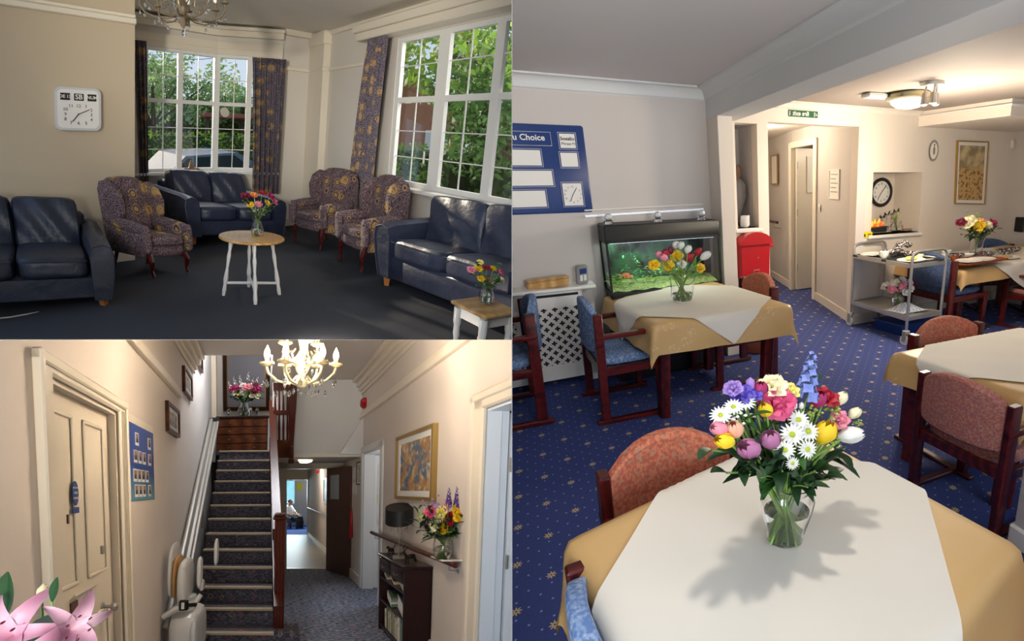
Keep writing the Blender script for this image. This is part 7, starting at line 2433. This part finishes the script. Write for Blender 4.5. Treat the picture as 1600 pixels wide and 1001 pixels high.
# corridor details, far room
root = thing('handrail', 'thin dark handrail along the far corridor wall', 'handrail', room_fr(H, (1.53, 8.2, .98)))
mesh('rail', MB().tube([(0, 0, 0), (0, 5.2, 0)], .02, 8), M['banister'], root)
for k in range(4):
    mesh('bracket', MB().tube([(0, .3 + k * 1.5, 0), (.06, .3 + k * 1.5, -.05)], .01, 5), M['chrome'], root)
frame_on_wall(H, ((XR, 10.2, 1.9), (XR, 9.0, 1.9), (XR, 9.0, 1.25), (XR, 10.2, 1.25)), (-1, 0, 0), 'wide bluish notice frame on the far corridor wall', 'picture', 'framed_notice', .04, .02, M['white'], plain('bluish_sheet', '8FA6BC', .3))
solo('corridor_alarm', 'tiny red alarm dot high in the far corridor', 'alarm bell', MB().ball((0, 0, 0), (.05, .05, .05), 8), M['red'], room_fr(H, (1.53, 11.0, 2.12)))
solo('wall_notice', 'green and yellow notice on the far room wall', 'notice', MB().box((-.11, -.012, -.16), (.11, 0, .16)), M['yellow'], room_fr(H, (1.62, 17.49, 1.75)))
mb = MB(); n_ = 18
fr = Fr(H, (2.05, 15.9, 0), 100)
root = thing('armchair', 'reddish wooden armchair at the right of the far room', 'chair', fr)
mesh('seat', MB().soft((0, 0, .42), (.5, .5, .12), 4, 5), M['pinkish'], root)
mesh('backrest', MB().soft((0, .24, .72), (.5, .09, .55), 4, 5), M['pinkish'], root)
for sx_ in (-1, 1):
    mesh('leg', MB().box((sx_ * .26 - .02, -.25, 0), (sx_ * .26 + .02, -.2, .62)), M['rosewood'], root)
    mesh('leg', MB().box((sx_ * .26 - .02, .2, 0), (sx_ * .26 + .02, .26, .62)), M['rosewood'], root)
    mesh('armrest', MB().box((sx_ * .26 - .025, -.26, .60), (sx_ * .26 + .025, .26, .64)), M['rosewood'], root)
fr = Fr(H, (1.10, 16.0, 0), 50, None, .9)
root = thing('armchair', 'dark blue armchair that the seated person occupies in the far room', 'chair', fr)
mesh('seat', MB().soft((0, .02, .38), (.56, .56, .16), 4, 5), M['navy'], root)
mesh('backrest', MB().soft((0, .27, .74), (.56, .12, .72), 4, 5), M['navy'], root)
for sx_ in (-1, 1):
    mesh('arm', MB().soft((sx_ * .30, .02, .52), (.09, .5, .16), 4, 4), M['navy'], root)
    for y_ in (-.2, .24):
        mesh('leg', MB().box((sx_ * .24 - .02, y_ - .02, 0), (sx_ * .24 + .02, y_ + .02, .32)), M['rosewood'], root)
# seated person: one skinned body with hair and clothing as children
fr = Fr(H, (1.10, 16.0, 0), 50, None, .9)
root = thing('person', 'person in a white top and dark trousers sitting in the far room', 'person', fr)


def body_mesh(chains, radii_end=None):
    mb = MB()
    for pts, rs in chains:
        P_ = [Vector(p) for p in pts]
        mb.tube(P_, rs, 10)
    return mb


sk = [([(0, .10, .47), (0, .12, .62), (0, .13, .80), (0, .10, .96), (0, .08, 1.02)], [.15, .145, .165, .10, .055]),
      ([(0, .08, 1.0), (0, .05, 1.08)], [.05, .048])]
bm_ = body_mesh(sk)
bm_.ball((0, .03, 1.17), (.075, .092, .108), 12).ball((0, -.062, 1.16), (.012, .016, .016), 6)
for s in (-1, 1):
    bm_.tube([(s * .13, .12, .93), (s * .21, .06, .74), (s * .20, -.08, .64), (s * .08, -.22, .64)], [.055, .05, .04, .03], 8)
    bm_.ball((s * .05, -.25, .64), (.035, .045, .022), 8)
    for f_ in range(4):
        bm_.tube([(s * (.03 + .014 * f_), -.27, .645), (s * (.02 + .012 * f_), -.31, .635), (s * (.015 + .010 * f_), -.325, .615)], [.009, .008, .006], 5)
    bm_.tube([(s * .075, -.24, .65), (s * .09, -.28, .66)], [.010, .008], 5)
    bm_.tube([(s * .09, .06, .49), (s * .12, -.36, .50), (s * .12, -.40, .28), (s * .12, -.38, .08)], [.085, .07, .055, .04], 8)
    bm_.tube([(s * .12, -.36, .04), (s * .13, -.52, .03)], [.04, .03], 8)
bd = mesh('body', bm_, M['skin'], root, None, 60)
mesh('white_top', MB().tube([(0, .10, .50), (0, .12, .64), (0, .13, .82), (0, .10, .97), (0, .085, 1.01)], [.165, .16, .178, .115, .07], 14).tube([(-.12, .12, .94), (-.21, .06, .75), (-.205, -.03, .68)], [.07, .062, .055], 8).tube([(.12, .12, .94), (.21, .06, .75), (.205, -.03, .68)], [.07, .062, .055], 8), M['paper'], root, None, 60)
tb = MB()
for s in (-1, 1):
    tb.tube([(s * .085, .10, .49), (s * .12, -.37, .50), (s * .12, -.41, .28), (s * .12, -.39, .07)], [.10, .085, .07, .06], 8).tube([(s * .12, -.34, .04), (s * .13, -.54, .03)], [.05, .035], 8)
mesh('trousers', tb, M['ink'], root, None, 60)
mesh('hair', MB().ball((0, .055, 1.20), (.085, .09, .095), 10), M['ink'], root, None, 60)

# --- lilies at the lower left corner
t_ = NT('pink_lily_petal')
t_.set(Base_Color=t_.mix(t_.step(t_.noise(9, 2), .35, .65), rgb('C49DA9'), rgb('AC6E86')), Roughness=.6)
FL['lily'] = t_.m
vs = Vector((-.52, .86, .86))
nv = tuple(vs)
lil = ((22, 990, .098, (.15, -.9, .4), 'large pale pink lily at the bottom left corner'), (108, 984, .080, (.75, -.55, .35), 'pink lily with dark stamens right of the large one'))
for u, v, r, d, lb in lil:
    flower(H, nv, .12, H.y(u, v, .86), 'lily', 'lily', r, lb, d=d, lod=1, stem_r=.006, foot=.02)
flower(H, nv, .12, H.y(66, 925, .95), 'bud', 'cream', .022, 'closed cream lily bud behind the large lily', d=(.3, -.1, 1), stem_r=.004)
vase(H, nv, [(.05, -.28), (.06, -.26), (.055, -.10), (.045, -.02), (.06, .04)], 'tall glass vase holding the pink lilies', n=20, water=.0)
fr = Fr(H, (vs.x, vs.y, 0), 0, 1.0)
root = thing('plant_stand', 'slim dark wooden plant stand under the lily vase', 'plant stand', fr)
mesh('stand_top', MB().lathe([(.13, .55), (.14, .56), (.14, .575), (.001, .575)], 20, cap=False), M['darkwood'], root)
for k in range(3):
    a = 2 * PI * k / 3
    mesh('leg', MB().tube([(.07 * math.cos(a), .07 * math.sin(a), .56), (.13 * math.cos(a), .13 * math.sin(a), 0)], .012, 8), M['darkwood'], root)
for k, (u, v, a) in enumerate(((12, 905, 0), (88, 908, 0), (80, 965, 0), (125, 985, 0))):
    q = H.y(u, v, .90)
    fr = room_fr(H, q)
    root = thing('lily_leaf', ('upright green lily leaf at the left edge', 'small upright green leaf above the lilies', 'broad dark green leaf between the two lilies', 'narrow green leaf at the lower right of the lilies')[k], 'leaf', fr)
    dr_ = ((.1, .0, 1), (.25, 0, 1), (.75, -.2, .7), (1, -.1, .35))[k]
    lb_ = MB()
    ll = (.085, .05, .12, .13)[k]
    dv = Vector(dr_).normalized()
    blade(lb_, -dv * ll, dv, ll * 1.3, (.05, .022, .05, .022)[k], .05, 8, (0, -1, 0))
    mesh('leaf_blade', lb_, M['leafd'], root, None, 60)
    mesh('leaf_stalk', MB().tube([-dv * ll, -dv * ll * 1.2 + Vector((0, .02, -.1)), Vector((0, .04, -.3))], .003, 5), M['stem'], root)

# things that lie wholly beyond a divider leave no empty behind
for o_ in list(C.objects):
    if o_.type == 'EMPTY' and not o_.children:
        bpy.data.objects.remove(o_)

for o_ in DIV:
    o_.data.materials.append(plain('divider_grey', '6E6C6A', .7))
